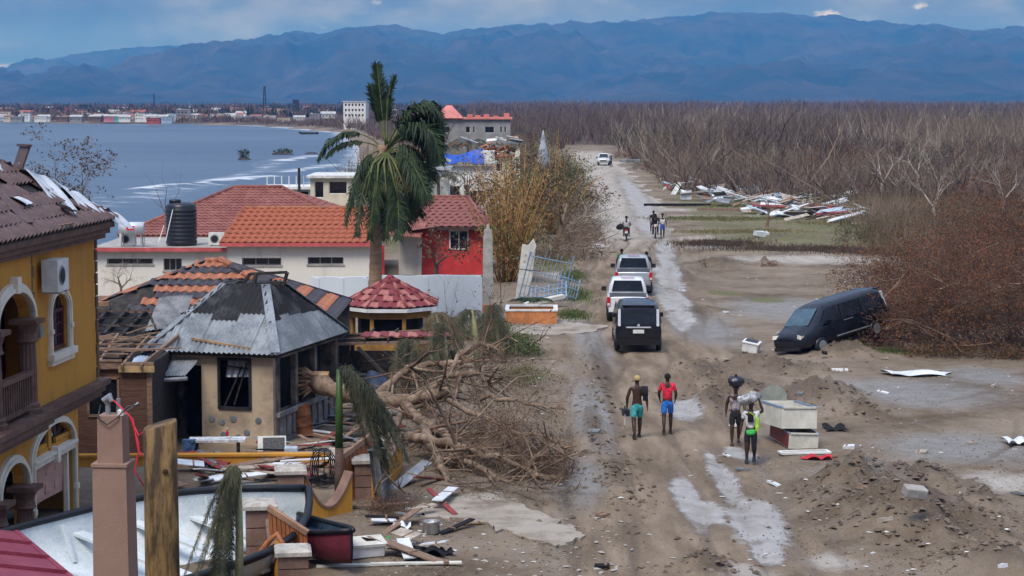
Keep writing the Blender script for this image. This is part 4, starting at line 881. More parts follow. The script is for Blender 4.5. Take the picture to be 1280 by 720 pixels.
# ================================================================ RED HOUSE
rx0, rx1 = (498-640)/F*110, (605-640)/F*110; RO = Vector((rx0, 110, gz(-3,110)))
H = thing('red_house', 'bright red bungalow with dull red tile roof and small white window', 'house', RO); w_ = rx1-rx0; sp = (527-498)/F*110
b = MB().at((sp,0,0)); wo = ((563-527)/F*110, (584-527)/F*110, 1.45, 2.4); b.wall(w_-sp, 2.62, .2, [wo], -.3); b.at(); b.bx((w_-.2,.2,-.3),(w_,7,2.62)); b.build('red_wall', REDW, H)
b = MB(); b.bx((0,-.12,-.3),(sp-.02,.1,2.5)); b.bx((0,.1,-.3),(.2,7,2.5)); b.build('cream_wall', HOUSEW, H)
MB().bx((sp+wo[0],.1,wo[2]),(sp+wo[1],.12,wo[3])).build('window_pane', GLASS, H)
b = MB()
for (a, c) in (((wo[0]-.07,wo[2]-.07),(wo[0],wo[3]+.07)),((wo[1],wo[2]-.07),(wo[1]+.07,wo[3]+.07)),((wo[0],wo[2]-.07),(wo[1],wo[2])),((wo[0],wo[3]),(wo[1],wo[3]+.07)),(((wo[0]+wo[1])/2-.03,wo[2]),((wo[0]+wo[1])/2+.03,wo[3]))): b.bx((sp+a[0],-.04,a[1]),(sp+c[0],.09,c[1]))
b.build('window_frame', WHITE, H)
ez, rz = 2.66, 4.1; rf = [(-.35,-.45,ez),(w_+.2,-.45,ez),(w_-.95,3.4,rz),(1.6,3.4,rz)]
b = MB(); slab_face(b, rf, .06); slab_face(b, [(w_+.2,-.45,ez),(w_+.2,7.3,ez),(w_-.95,3.4,rz)], .06); slab_face(b, [(-.35,7.3,ez),(-.35,-.45,ez),(1.6,3.4,rz)], .06); slab_face(b, [(w_+.2,7.3,ez),(-.35,7.3,ez),(1.6,3.4,rz),(w_-.95,3.4,rz)], .06); b.build('roof_deck', RDT, H)
tile_face(rf, H, [RDT], .42, .42, .05, 1, n=8); tile_mesh_face([(w_+.2,-.45,ez),(w_+.2,7.3,ez),(w_-.95,3.4,rz)], H, RDT, .3, .4)
ridge(H, (1.6,3.4,rz+.05), (w_-.95,3.4,rz+.05), .11, RDT); ridge(H, (w_+.2,-.45,ez+.05), (w_-.95,3.4,rz+.05), .11, RDT)
MB().bx((-.3,-.5,ez-.16),(w_+.2,-.455,ez)).build('fascia', mat('dark_brown',(.06,.035,.03),.7), H)
b = MB(); slab_face(b, [(-.5,-1.6,2.3),(1.3,-1.7,2.2),(1.6,-.4,2.9),(-.3,-.4,2.9)], .05); b.build('porch_roof', RDT, H)
b = MB(); slab_face(b, [(.7,-1.5,2.55),(2.1,-1.4,2.75),(1.9,-.6,2.75),(.9,-.5,2.45)], .03); b.build('torn_roof_flap', RDT, H)
# ================================================================ POLE, GATES, PLANTER
pp = P(610,389); pz = gz(pp.x, pp.y); zt = D(610,284,pp.y).z
t = thing('concrete_pole', 'broken grey concrete post on an orange plinth by the red house', 'post', (pp.x, pp.y, pz))
b = MB(); sq(b, .25, .21, .3, zt-pz-.5); sq(b, .21, .17, zt-pz-.5, zt-pz-.1); b.build('shaft', CONC, t); b = MB(); sq(b, .1, .03, zt-pz-.1, zt-pz+.15); b.build('broken_top', CONC, t); MB().bx((-.34,-.34,-.2),(.34,.34,.36)).build('plinth', ORW, t)
b = MB()
for p_, q_ in (((.2,-.1,2.1),(2.4,-.3,1.9)),((.2,-.1,2.45),(1.2,-.2,2.35)),((.55,-.1,2.5),(.6,-.1,.2)),((.2,0,2.4),(.25,0,2.05))): b.bar(p_, q_, .035, .035)
b.build('bent_bracket', mat('rust_iron',(.07,.035,.022),.8), t)
def iron_gate(loc, rz, ry, rx, w_, h_, n, label, bend=0):
    t = thing('iron_gate', label, 'gate', loc, rz, rx=rx, ry=ry)
    for i in range(n+1):
        x = i*w_/n; MB().tube([(x,0,0),(x,bend*.3,h_*.5),(x,bend,h_*(1+.08*sin(i*1.9)))], .016 if i % n else .035, 5).build('bar', BGATE, t)
    for z in (.08, .32, .62, .92): 
        MB().tube([(0,bend*z*z,h_*z),(w_/2,bend*z*z,h_*z),(w_,bend*z*z,h_*z)], .026, 5).build('rail', BGATE, t)
    b = MB()
    for i in range(0, n, 2):
        b.tube([((i+.5+.45*cos(a))*w_/n, bend*.04, h_*(.2+.1*sin(a))) for a in np.linspace(0, 2*pi, 9)], .012, 4)
    b.build('scroll', BGATE, t); return t
g0 = P(648,377); iron_gate(on(g0.x, g0.y)+Vector((0,0,.05)), R(8), R(12), R(14), 2.1, 2.5, 11, 'tall blue iron gate leaning against white panel')
g0 = P(693,376); iron_gate(on(g0.x, g0.y)+Vector((0,0,.05)), R(35), R(20), R(10), 1.2, 1.3, 7, 'small blue iron gate bent over beside the tall one', .3)
g0 = P(664,383); iron_gate(on(g0.x, g0.y)+Vector((0,0,.1)), R(-8), R(-12), R(-50), 1.7, 1.2, 8, 'blue iron gate section fallen in front of the tall one', .2)
a_ = P(647,376); t = thing('white_slab', 'white concrete gate slab tilted beside the blue iron gate', 'slab', on(a_.x, a_.y), R(5), ry=R(9))
b = MB(); b.prism([(-.12,-.1),(.42,-.1),(.5,1.2),(.46,2.75),(.3,3.05),(.1,2.7),(-.2,2.7),(-.14,1.2)], -.1, .1, 'y'); b.build('panel', mat('dirty_white',(.58,.56,.50),.85,.18,2), t)
for (x, z) in ((.05,2.2),(.2,2.1),(.28,2.35),(.02,1.9)): MB().at((x,-.101,z), rx=pi/2).lathe([(.06,0),(.05,.01)], 8).build('pockmark', CONC, t)
a_ = P(664,404); t = thing('planter', 'orange walled planter with white rim and dark palm leaves', 'planter', on(a_.x, a_.y), R(-1))
b = MB(); b.bx((-1.1,-.5,-.15),(1.12,-.38,.56)); b.bx((-1.1,1.5,-.15),(1.12,1.62,.56)); b.bx((-1.1,-.38,-.15),(-.98,1.5,.56)); b.bx((1.0,-.38,-.15),(1.12,1.5,.56)); b.build('wall', ORW, t)
b = MB(); b.bx((-1.13,-.53,.56),(1.15,-.36,.63)); b.bx((-1.13,1.46,.56),(1.15,1.64,.63)); b.bx((.96,-.36,.56),(1.15,1.46,.63)); b.bx((-1.13,-.36,.56),(-.96,1.46,.63)); b.build('rim', WHITE, t)
MB().bx((-.98,-.38,-.1),(1.0,1.5,.42)).build('soil', mat('soil',(.06,.045,.03),.95), t)
b = MB(); slab_face(b, [(.2,1.7,.75),(1.6,2.2,.95),(1.6,2.7,1.0),(.1,2.3,.8)], .12); 
tag(MB().at(on(P(680,388).x, P(680,388).y)+Vector((0,1.2,.35)), R(18), ry=R(-10)).box((0,0,0),(2.0,.5,.16)).build('white_beam', mat('dirty_white',(.58,.56,.50))), 'white concrete beam fallen behind the orange planter', 'beam')
# ================================================================ BUILDINGS FURTHER OFF
def block(name, label, cat, p0, p1, ytop, Y, depth, m, wins=(), roof=None, zb=-.4, group=None, parapet=.0, skew=0):
    x0, x1 = (p0-640)/F*Y, (p1-640)/F*Y; zt = HC-(ytop-126)/F*Y; t = thing(name, label, cat, (x0, Y, 0), skew, group)
    W_ = x1-x0; ops = []
    for (a, c, u, v) in wins: ops.append(((a-p0)/F*Y, (c-p0)/F*Y, HC-(v-126)/F*Y, HC-(u-126)/F*Y))
    b = MB(); b.wall(W_, zt, .2, ops, zb); b.bx((0,.2,zb),(.2,depth,zt)); b.bx((W_-.2,.2,zb),(W_,depth,zt)); b.bx((.2,depth-.2,zb),(W_-.2,depth,zt)); b.build('wall', m, t)
    for o in ops:
        f = MB(); g = .05
        for (q, r_) in (((o[0],o[2]),(o[0]+g,o[3])),((o[1]-g,o[2]),(o[1],o[3])),((o[0],o[2]),(o[1],o[2]+g)),((o[0],o[3]-g),(o[1],o[3]))): f.bx((q[0],.06,q[1]),(r_[0],.12,r_[1]))
        w_ = f.build('window', WHITE if m is not WHITE else CONC, t); MB().bx((o[0],.13,o[2]),(o[1],.15,o[3])).build('pane', GLASS, w_)
    b = MB(); b.bx((-.25,-.3,zt),(W_+.25,depth+.3,zt+.18)); b.build('roof', roof or CONC, t)
    return t, W_, zt
CRW = mat('cream_wall', (.60,.54,.42), .8, .12, 1)
t, W_, zt = block('cream_house', 'small cream house with flat white roof near the shore', 'house', 388, 440, 222, 140, 6, CRW, [(393,405,226,247),(411,434,226,242)], mat('pale_roof',(.62,.62,.60),.7))
t, W_, zt = block('terrace_wall', 'low blue and white terrace wall beside the small cream house', 'wall', 330, 388, 236, 150, 4, mat('pool_blue',(.42,.56,.66),.7,.12,.6), [(334,340,241,247),(372,386,238,249)], WHITE)
for k in range(6): MB().bx((.2+k*.55,.05,zt+.18),(.27+k*.55,.12,zt+1.0)).build('post', WHITE, t)
MB().bx((2.6,-.4,-.2),(2.78,-.22,zt+1.6)).build('dark_post', CHAR, t)
t, W_, zt = block('tarp_house', 'damaged two-storey white house covered with a blue tarpaulin', 'house', 556, 617, 207, 160, 8, WHITE, [(588,596,238,255),(600,607,238,252),(562,575,232,246)], CONC)
b = MB(); b.sheet(lambda u, v: (-.2+3.3*u, -.35+.9*v, zt+.25+.85*v-.25*v*v*sin(u*5)-.1*(1-v)*sin(u*9)), 12, 5, .02); b.build('tarpaulin', TARPB, t, True)
b = MB(); b.bx((2.9,.3,zt+.18),(4.0,3,zt+1.2)); b.build('broken_wall', WHITE, t)
for k in range(7): 
    MB().at((random.uniform(-.5,4), random.uniform(1,5), zt+1.0+random.uniform(0,1.0))).box((0,0,0),(random.uniform(.6,1.6),random.uniform(.4,1.2),.05), rx=random.uniform(-.6,.6), ry=random.uniform(-.5,.5)).build('roof_wreckage', random.choice([ZINC, WOOD, CONC, ORT2, GALV]), t)
ac_unit(Vector(((585-640)/F*159.6,159.6,HC-(238-126)/F*160)), 0, 'white air conditioner on the wall under the blue tarpaulin')
t, W_, zt = block('grey_block_house', 'unpainted grey block two-storey house with pink roof', 'house', 548, 638, 149, 250, 11, GREYB, [(553,563,158,166),(582,588,158,166),(591,594,158,166),(606,618,158,166),(625,628,158,166),(630,633,158,166)], PINKR)
b = MB(); b.add([(-.6,-.5,zt+.15),(3.1,-.5,zt+.15),(3.1,6,zt+.15),(-.6,6,zt+.15),(1.0,2.7,zt+1.75),(1.6,2.7,zt+1.75)], [(0,1,5,4),(1,2,5),(2,3,4,5),(3,0,4)]); b.build('pink_hip_roof', PINKR, t)
for x in (3.6,4.6,5.7,6.9,8.2): MB().bx((x,.4,zt+.18),(x+.7,1.4,zt+.18+random.uniform(.25,.7))).build('parapet_stub', PINKR, t)
wl = []
for r in range(3):
    for c in range(6): wl.append((432+c*4.2, 434.2+c*4.2, 129.5+r*6.5, 132.5+r*6.5))
block('white_hotel', 'white three-storey block standing by itself across the bay', 'building', 430, 458, 127, 700, 14, WHITE, wl, WHITE)
# wreckage-strewn low houses around the tarp house
for i, (p0, p1, yt, Y, lab, m, rf) in enumerate([(600,640,196,178,'low cream ruin behind the dry bamboo',CRW,ORT2),(500,548,205,175,'flat grey ruin half hidden behind the big palm',CONC,GALV),(520,560,212,150,'white roofless shed under the big palm crown',WHITE,ZINC),(610,650,180,205,'pale roofless ruin below the grey block house',HOUSEW,GALV)]):
    t, W_, zt = block('ruined_house', lab, 'ruin', p0, p1, yt, Y, 3.2, m, [(p0+6,p0+12,yt+8,yt+20),(p0+20,p0+28,yt+8,yt+18)], rf)
    for k in range(6): MB().at((random.uniform(0,W_), random.uniform(0,4), zt+.35+random.uniform(0,.6))).box((0,0,0),(random.uniform(.6,1.8),random.uniform(.4,1.2),.05), rx=random.uniform(-.5,.5), ry=random.uniform(-.5,.5)).build('roof_wreckage', random.choice([ZINC, WOOD, CONC, ORT2, WHITE]), t)

# ---------------------------------------------------------------- the far shore town
def town_proto(kind, m, roofm):
    b = MB()
    w_, d_, h_ = {'low': (13,10,4.2), 'gable': (12,9,3.8), 'tall': (11,10,7.4), 'shed': (13,11,4.4)}[kind]
    ops = []
    for f in range(2 if kind == 'tall' else 1):
        for k in range(int(w_/3)): ops.append((1+k*3, 2.4+k*3, 1.0+f*3.4, 2.5+f*3.4))
    b.wall(w_, h_, .3, ops, -2); b.bx((0,.3,-2),(.3,d_,h_)); b.bx((w_-.3,.3,-2),(w_,d_,h_)); b.bx((.3,d_-.3,-2),(w_-.3,d_,h_))
    r = MB()
    if kind in ('gable', 'shed'): r.prism([(-.6,h_),(d_+.6,h_),(d_/2,h_+2.0)], -.6, w_+.6, 'x')
    else: r.bx((-.4,-.4,h_),(w_+.4,d_+.4,h_+.35)); r.bx((1,1,h_+.35),(3,3,h_+1.2))
    mw = bpy.data.meshes.new('w'); mw.from_pydata(b.v, [], b.f); mw.materials.append(m); mr = bpy.data.meshes.new('r'); mr.from_pydata(r.v, [], r.f); mr.materials.append(roofm)
    return mw, mr
TM = {'white': (.66,.66,.64), 'cream': (.55,.49,.38), 'pink': (.52,.20,.24), 'turquoise': (.14,.42,.44), 'pale blue': (.32,.42,.55), 'grey': (.24,.24,.25), 'red': (.36,.10,.08), 'brown': (.16,.105,.085)}
town = []
for cn, cc in TM.items():
    for kd in ('low', 'gable', 'tall', 'shed'): town.append((cn, kd, *town_proto(kd, mat('town_'+cn, cc, .8, .12, .3, 0), mat('town_roof_'+('red' if cn in ('red','cream') else 'zinc' if cn in ('white','pale blue','grey') else cn), {'red': (.30,.10,.08)}.get('red' if cn in ('red','cream') else cn, (.40,.41,.42)), .6, .15, .3, 0))))
KW = {'low': 'flat-roofed', 'gable': 'gable-roofed', 'tall': 'two-storey', 'shed': 'long shed-like'}
def put_town(px, py, pick=None, grp='buildings of the far shore town', s=1.0):
    p = P(px, py, .6); cn, kd, mw, mr = pick or random.choice(town)
    t = thing('town_building', f'{cn} {KW[kd]} building of the distant town across the bay', 'building', (p.x, p.y, .6), random.uniform(-.15,.15), grp); t.scale = (s, s, s)
    link('wall', mw, None, t); link('roof', mr, None, t)
def pickt(c, k): return [q for q in town if q[0] == c and q[1] == k][0]
for a in [(92,151,'grey','shed'),(75,150.5,'brown','low'),(48,150.5,'white','low'),(63,149,'cream','low'),(100,148.5,'white','gable'),(116,150.6,'brown','shed'),(133,150.3,'pink','shed'),(148,150.4,'turquoise','shed'),(158,149.8,'pale blue','tall'),(174,150.4,'white','tall'),
          (186,150.6,'white','shed'),(200,150.6,'white','shed'),(188,153,'red','low'),(204,152,'pale blue','low'),(106,147,'white','gable'),(30,150,'white','tall'),(18,150.5,'grey','low'),(128,148,'red','low'),(148,147,'white','shed'),(225,150,'cream','low'),(246,150,'white','low'),(270,151,'brown','low'),(292,150,'white','gable'),(315,150,'pale blue','low'),(336,149,'white','low'),(352,152,'cream','low'),(372,151,'white','gable'),(392,151,'grey','tall'),(40,146,'pink','low')]: put_town(a[0]-5, a[1], pickt(a[2], a[3]), s=.42)
for k in range(60):
    put_town(random.uniform(-5, 330), random.uniform(147.5, 150.6), random.choice([q for q in town if q[0] in ('white','cream','pale blue','white')]), s=random.uniform(.28,.45))
for k in range(70):
    px = random.uniform(-10, 520); py = random.uniform(136.5, 148.5); put_town(px, py, random.choice([q for q in town if q[0] in ('white','cream','grey','brown','red')]), s=random.uniform(.4,.65))
for (x, y) in [(690,124.5),(980,126),(985,126)]: pass
for k in range(26):   # white settlements at the foot of the hills
    px = random.choice([688,690,1010,1015,960,1105,1110,1130,1150,700,820]) + random.uniform(-14,14); p = P(px, random.uniform(128.6, 129.6), 1.5)
    cn, kd, mw, mr = pickt('white', random.choice(['low','shed','tall'])); t = thing('hill_foot_building', 'tiny white building on the plain under the blue mountains', 'building', (p.x, p.y, 1.5), 0, 'white buildings under the mountains'); t.scale = (2.2,2.2,2.2)
    link('wall', mw, None, t); link('roof', mr, None, t)
def mast(px, pyb, pyt, Y, w_, label):
    p = D(px, pyb, Y); zt = D(px, pyt, Y).z; t = thing('radio_mast', label, 'mast', (p.x, Y, 0)); h = zt
    for (a, c) in ((-1,-1),(1,-1),(1,1),(-1,1)): MB().bar((a*w_,c*w_,-1),(a*w_*.25,c*w_*.25,h), w_*.28).build('leg', DKMET, t)
    for k in range(8): z = h*(k+.5)/8; q = w_*(1-.75*(k+.5)/8); MB().bx((-q,-q,z-.15),(q,q,z+.15)).build('brace', DKMET, t)
mast(331,150,108,1300,1.2,'tall lattice radio mast rising over the town'); mast(193,150,117,1500,.7,'thin radio mast above the far harbour buildings')
t, W_, zt = block('dark_tower', 'narrow dark tower block in the far town', 'tower', 367, 374, 125, 1400, 5, mat('dark_tower',(.03,.03,.04),.8), [(368,370,128,131),(371,373,134,137)], CHAR, zb=-2)
t, W_, zt = block('dark_tower', 'dark squat tower behind the far harbour front', 'tower', 101, 110, 131, 1500, 6, mat('dark_tower',(.03,.03,.04)), [(103,105,134,137)], CHAR, zb=-2)
# islets
def rock(px, py, wpx, h, label, green):
    p = P(px, py, SZ); w_ = wpx/2*p.y/F; t = thing('islet', label, 'rock', (p.x, p.y, SZ)); n = 14; vs = [(0,0,h*.8)]; fs = []
    for j, rr in enumerate((.45,.8,1.0)):
        for k in range(n): a = 2*pi*k/n; q = w_*rr*random.uniform(.75,1.1); vs.append((q*cos(a), q*.7*sin(a), h*(1-rr**1.5)*random.uniform(.6,1.1)-(.4 if j == 2 else 0)))
    for k in range(n):
        fs.append((0,1+k,1+(k+1)%n))
        for j in range(2): fs.append((1+j*n+k, 1+(j+1)*n+k, 1+(j+1)*n+(k+1)%n, 1+j*n+(k+1)%n))
    MB().add(vs, fs).build('rock_base', mat('wet_rock',(.05,.042,.035),.8,.3,1), t)
    if green:
        b = MB()
        for k in range(260):
            a = random.uniform(0,2*pi); r = w_*.75*sqrt(random.random()); q = Vector((r*cos(a), r*.7*sin(a), h*(.2+.8*(1-r/w_))+random.uniform(0,green))); s = random.uniform(.12,.3)
            b.add([q+Vector((random.uniform(-s,s),random.uniform(-s,s),random.uniform(-s,s))) for _ in range(3)], [(0,1,2)])
        b.build('scrub', mat('islet_scrub',(.045,.065,.025),.9,.3,2), t)
rock(305,200,20,.9,'small islet in the bay with a tuft of green scrub',1.3); rock(354,193,34,.8,'wide low islet of green scrub in the bay',.5); rock(389,192.5,20,.5,'bare dark rock in the bay beside wide green islet',0)
# boat adrift and parasol
p = P(386,168,SZ); t = thing('rowing_boat', 'small dark boat lying off the far beach', 'boat', (p.x, p.y, SZ)); simple_loft('hull', CHAR, t, [[(-3.2,-.2,.9),(-3.2,.2,.9),(-3.2,.1,.4),(-3.2,-.1,.4)],[(-2,-.8,.7),(-2,.8,.7),(-2,.6,-.1),(-2,-.6,-.1)],[(2,-.8,.65),(2,.8,.65),(2,.6,-.1),(2,-.6,-.1)],[(3,-.5,.8),(3,.5,.8),(3,.4,.1),(3,-.4,.1)]], 0); MB().bx((-.6,-.7,.55),(-.2,.7,.75)).build('thwart', WOOD, t)
p = D(679,196,150); t = thing('folded_parasol', 'closed grey parasol standing among the dry bamboo', 'parasol', (p.x, 150, 0)); MB().lathe([(.05,0),(.05,p.z-.3)], 8).build('pole', GREYM, t, True); MB().lathe([(.42,p.z-.9),(.5,p.z-.2),(.3,p.z+.7),(.1,p.z+1.7),(.02,p.z+2.0)], 10).build('canopy', mat('grey_canvas',(.30,.34,.40),.9), t, True)
# ================================================================ VEGETATION
BARK = mat('grey_bark', (.14,.092,.062), .9, .4, 2.2, .9, 22, col2=(.30,.22,.155))
DBARK = mat('dark_bark', (.075,.055,.045), .9, .3, 3, .3, 30, col2=(.15,.115,.09))
PBARK = mat('pale_deadwood', (.34,.29,.245), .9, .3, 1.2, .3, 30, col2=(.48,.42,.36))
RBARK = mat('reddish_deadwood', (.115,.066,.045), .9, .35, 1.5, .3, 30, col2=(.21,.13,.09))
TWIG = mat('purple_brown_twig', (.080,.055,.045), .95, .35, .25, 0, 5, col2=(.185,.135,.108))
TWIG2 = mat('tan_twig', (.15,.112,.076), .95, .3, .3, 0, 5, col2=(.27,.21,.15))
OLIVE = mat('olive_brush', (.070,.068,.030), .95, .3, .3, 0, 5, col2=(.145,.125,.065))
RUST = mat('rust_leaf', (.105,.038,.018), .9, .45, .9, 0, 12, col2=(.235,.098,.045))
def leafmat(name, c1, c2, tr=.25):
    m = mat(name, c1, .7, .3, 1.3, 0, 14, col2=c2); return m
PALMG = leafmat('palm_green', (.013,.027,.011), (.036,.064,.022))
PALMY = leafmat('palm_rib', (.07,.095,.03), (.16,.18,.06))
PALMD = leafmat('palm_dry', (.075,.060,.030), (.17,.135,.07))
PALMM = leafmat('palm_mixed', (.028,.036,.020), (.085,.082,.042))
BAMB = leafmat('bamboo_gold', (.30,.17,.045), (.46,.29,.095)); BAML = leafmat('bamboo_leaf', (.15,.078,.026), (.33,.18,.068)); GRN = leafmat('shrub_green', (.030,.055,.016), (.085,.12,.035))
def rv(): return Vector((random.gauss(0,1), random.gauss(0,1), random.gauss(0,1)))
def grow(b, p, d, L, r, lev, nb=3, droop=0.0, wob=.18, seg=4, spread=.7, tw=None, up=0.0, n0=6, tips=None, maxl=9):
    p = Vector(p); d = Vector(d).normalized(); pts = [p.copy()]; ds = []
    for i in range(seg):
        d = (d+rv()*wob/seg**.5*.6+Vector((0,0,up-droop))*(.25)).normalized(); p = p+d*(L/seg); pts.append(p.copy()); ds.append(d.copy())
    n = max(3, n0-(1 if lev < 3 else 0)-max(0, 3-lev)) if lev < 3 else n0
    rad = [r*(1-.55*i/seg) for i in range(seg+1)]
    if lev == 0: rad[-1] = r*.25
    b.tube(pts, rad, max(3, n), cap=False)
    if tips is not None and lev <= 1: tips += [(q, ds[min(i, seg-1)]) for i, q in enumerate(pts)]
    if lev <= 0: return
    for k in range(nb):
        i = seg if k == 0 else random.randint(max(1, seg//2-1), seg); q = pts[i]; dd = ds[min(i, seg-1)]
        side = rv(); side = (side-dd*side.dot(dd)); side = side.normalized() if side.length > 1e-6 else side
        nd = dd*(1-.3*spread)+side*spread*random.uniform(.6,1.2)
        grow(b, q, nd, L*random.uniform(.55,.82), max(rad[i]*random.uniform(.5,.75), .004), lev-1, nb, droop, wob, max(2, seg-1), spread, tw, up, n0, tips)
def mesh_of(b, m, smooth=True):
    me = bpy.data.meshes.new('m'); me.from_pydata(b.v, [], b.f); me.polygons.foreach_set('use_smooth', [smooth]*len(b.f)); me.materials.append(m); return me
def leaves(b, tips, n, s, spread=.25, L=2.2):
    vs = []; fs = []; k0 = max(1, len(tips)//40); hot = [tips[(i*7919) % len(tips)] for i in range(max(8, len(tips)//6))]
    for _ in range(n):
        q, d = tips[int(len(tips)*random.random()**1.0)] if random.random() < .3 else hot[int(len(hot)*random.random())]; c = q+rv()*spread*(.7 if random.random() < .7 else 1.5); u = (d+rv()*.8).normalized()*s*random.uniform(.6,1.3)*L/2; v = u.cross(rv())
        if v.length < 1e-6: continue
        v = v.normalized()*s*.5; k = len(vs); vs += [c-u, c+v, c+u, c-v]; fs.append((k,k+1,k+2,k+3))
    b.add(vs, fs)
# ---------------------------------------------------------------- bare tree over the yellow house roof, and others on the shore
random.seed(21)
def bare_tree(p, H, r, label, m, seed, lev=5, lean=(0,0,0), nb=3, leaf=0, group=None, name='bare_tree', spread=.75):
    random.seed(seed); t = thing(name, label, 'tree', p, 0, group); b = MB(); tips = []
    b.tube([(0,0,-.3),(lean[0]*.2*H,lean[1]*.2*H,H*.16),Vector(lean)*H*.3+Vector((0,0,H*.3))], [r*1.25,r,r*.85], 8, cap=False); b.build('trunk', m, t, True)
    c = MB(); top = Vector(lean)*H*.3+Vector((0,0,H*.3))
    for k in range(3): grow(c, top-Vector((0,0,.1*k)), Vector((cos(2.1*k+seed)*.75, sin(2.1*k+seed)*.75, .9))+Vector(lean), H*.27, r*.6, lev-1, nb, 0, .25, 4, spread, up=.1, n0=5, tips=tips)
    c.build('crown', m, t, True)
    if leaf: l = MB(); leaves(l, tips, leaf, .10, .15); l.build('dead_leaves', mat('dead_leaf',(.10,.065,.04),.9), t)
    return t
a = D(80,250,118); bare_tree((a.x+.9,118,-.2), 8.0, .16, 'bare twisted tree standing on the shore behind the yellow house', mat('brown_bark',(.13,.085,.06),.9,.3,3), 4, 6, (-.18,0,.1), 3, 900)
a = D(205,250,125); bare_tree((a.x,125,-.2), 6.9, .06, 'thin leafless sapling behind the black water tank', DBARK, 9, 3, (.05,0,.3), 2)
a = D(270,230,150); bare_tree((a.x,150,-.3), 4.6, .06, 'small twiggy bare tree behind the dull red roof', BARK, 12, 4, (0,0,.1), 3)
a = D(560,110,190); bare_tree((a.x,190,-.2), 11, .14, 'tall bare tree rising behind the big palm', DBARK, 15, 5, (-.2,0,.4), 3)
a = D(505,340,106); bare_tree((a.x+1.6,106,-.1), 3.6, .12, 'leafless tree broken over the front of the red house', DBARK, 31, 5, (.15,-.1,-.05), 3, 300)
for i, (x, y, Y, h, lab) in enumerate([(572,270,140,6.2,'dark bare trunk beside the tarpaulin house'),(592,270,138,6.0,'forked bare trunk in front of the tarpaulin house wall'),(150,340,94,2.4,'small leafless shrub against the flat white wing'),(535,250,165,7,'dry bare tree beside the big palm crown'),(645,220,170,6.5,'bare tree above the dry bamboo')]):
    a = D(x, y, Y); bare_tree((a.x,Y,-.1), h, .03*h, lab, DBARK if i < 2 else BARK, 40+i, 5, (.05,0,.3), 3, 0 if i < 3 else 500)
# ---------------------------------------------------------------- fronds
def frond(parent, pts, L, m=PALMG, n=70, droop=.6, rm=PALMY, rr=.03, name='frond', tail=.3, wl=.035, fan=.9, t0=.16):
    P3 = [Vector(p) for p in pts]
    def cur(t):                               # quadratic/cubic through control points
        k = len(P3)-1; q = P3[:]
        while len(q) > 1: q = [q[i]*(1-t)+q[i+1]*t for i in range(len(q)-1)]
        return q[0]
    c = [cur(i/12) for i in range(13)]; b = MB(); b.tube(c, [rr*(1-.85*i/12) for i in range(13)], 5); o = b.build(name, rm, parent, True)
    vs = []; fs = []
    for i in range(n):
        t = t0+(1-t0)*i/n; p = cur(t); tn = (cur(min(1, t+.02))-cur(max(0, t-.02))).normalized(); sd = tn.cross(Vector((0,0,1)))
        sd = sd.normalized() if sd.length > .1 else Vector((1,0,0)); tq = (t-t0)/(1-t0); ll = L*(sin(pi*min(1, tq*.85+.12))**.6*.8+.25)*random.uniform(.5,1.15)
        for s in (-1, 1):
            d0 = (sd*s*fan+tn*.55+rv()*.16).normalized(); d1 = (d0*.6+Vector((0,0,-1))*droop+rv()*.1).normalized()
            q1 = p+d0*ll*.45; q2 = q1+d1*ll*.55; wv = tn.cross(d0); wv = tn*wl if wv.length < .1 else tn*wl; k = len(vs)
            vs += [p-wv*.4, p+wv*.4, q1+wv*.6, q1-wv*.6, q2]; fs += [(k,k+1,k+2,k+3), (k+3,k+2,k+4)]
    l = MB(); l.add(vs, fs); l.build('leaflets', m, o); return o
random.seed(3)
PY_ = 82.5
def palm_pt(px, py, dy=0): return D(px, py, PY_+dy)
pb = palm_pt(470,400); pb = Vector((pb.x, PY_, gz(pb.x, PY_)))
PT = thing('palm_tree', 'tall storm-battered palm with dark hanging fronds', 'palm tree', pb)
tr = [palm_pt(470,400)*1.0, palm_pt(469,360), palm_pt(470,310), palm_pt(469,260), palm_pt(471,215), palm_pt(480,178)]; tr[0] = pb-Vector((0,0,.3))
cs = [p-pb for p in tr]; pts = []; rad = []
for i in range(len(cs)-1):
    for k in range(9): t = k/9; pts.append(cs[i]*(1-t)+cs[i+1]*t); rad.append((.30-.045*(i+t)/2)*(1.04 if k % 2 else .97))
MB().tube(pts, rad, 14).build('trunk', mat('palm_trunk',(.25,.16,.10),.9,.25,1.2,.5,14,col2=(.34,.23,.15),stretch=(.5,.5,3)), PT, True)
cr_ = (484,182)
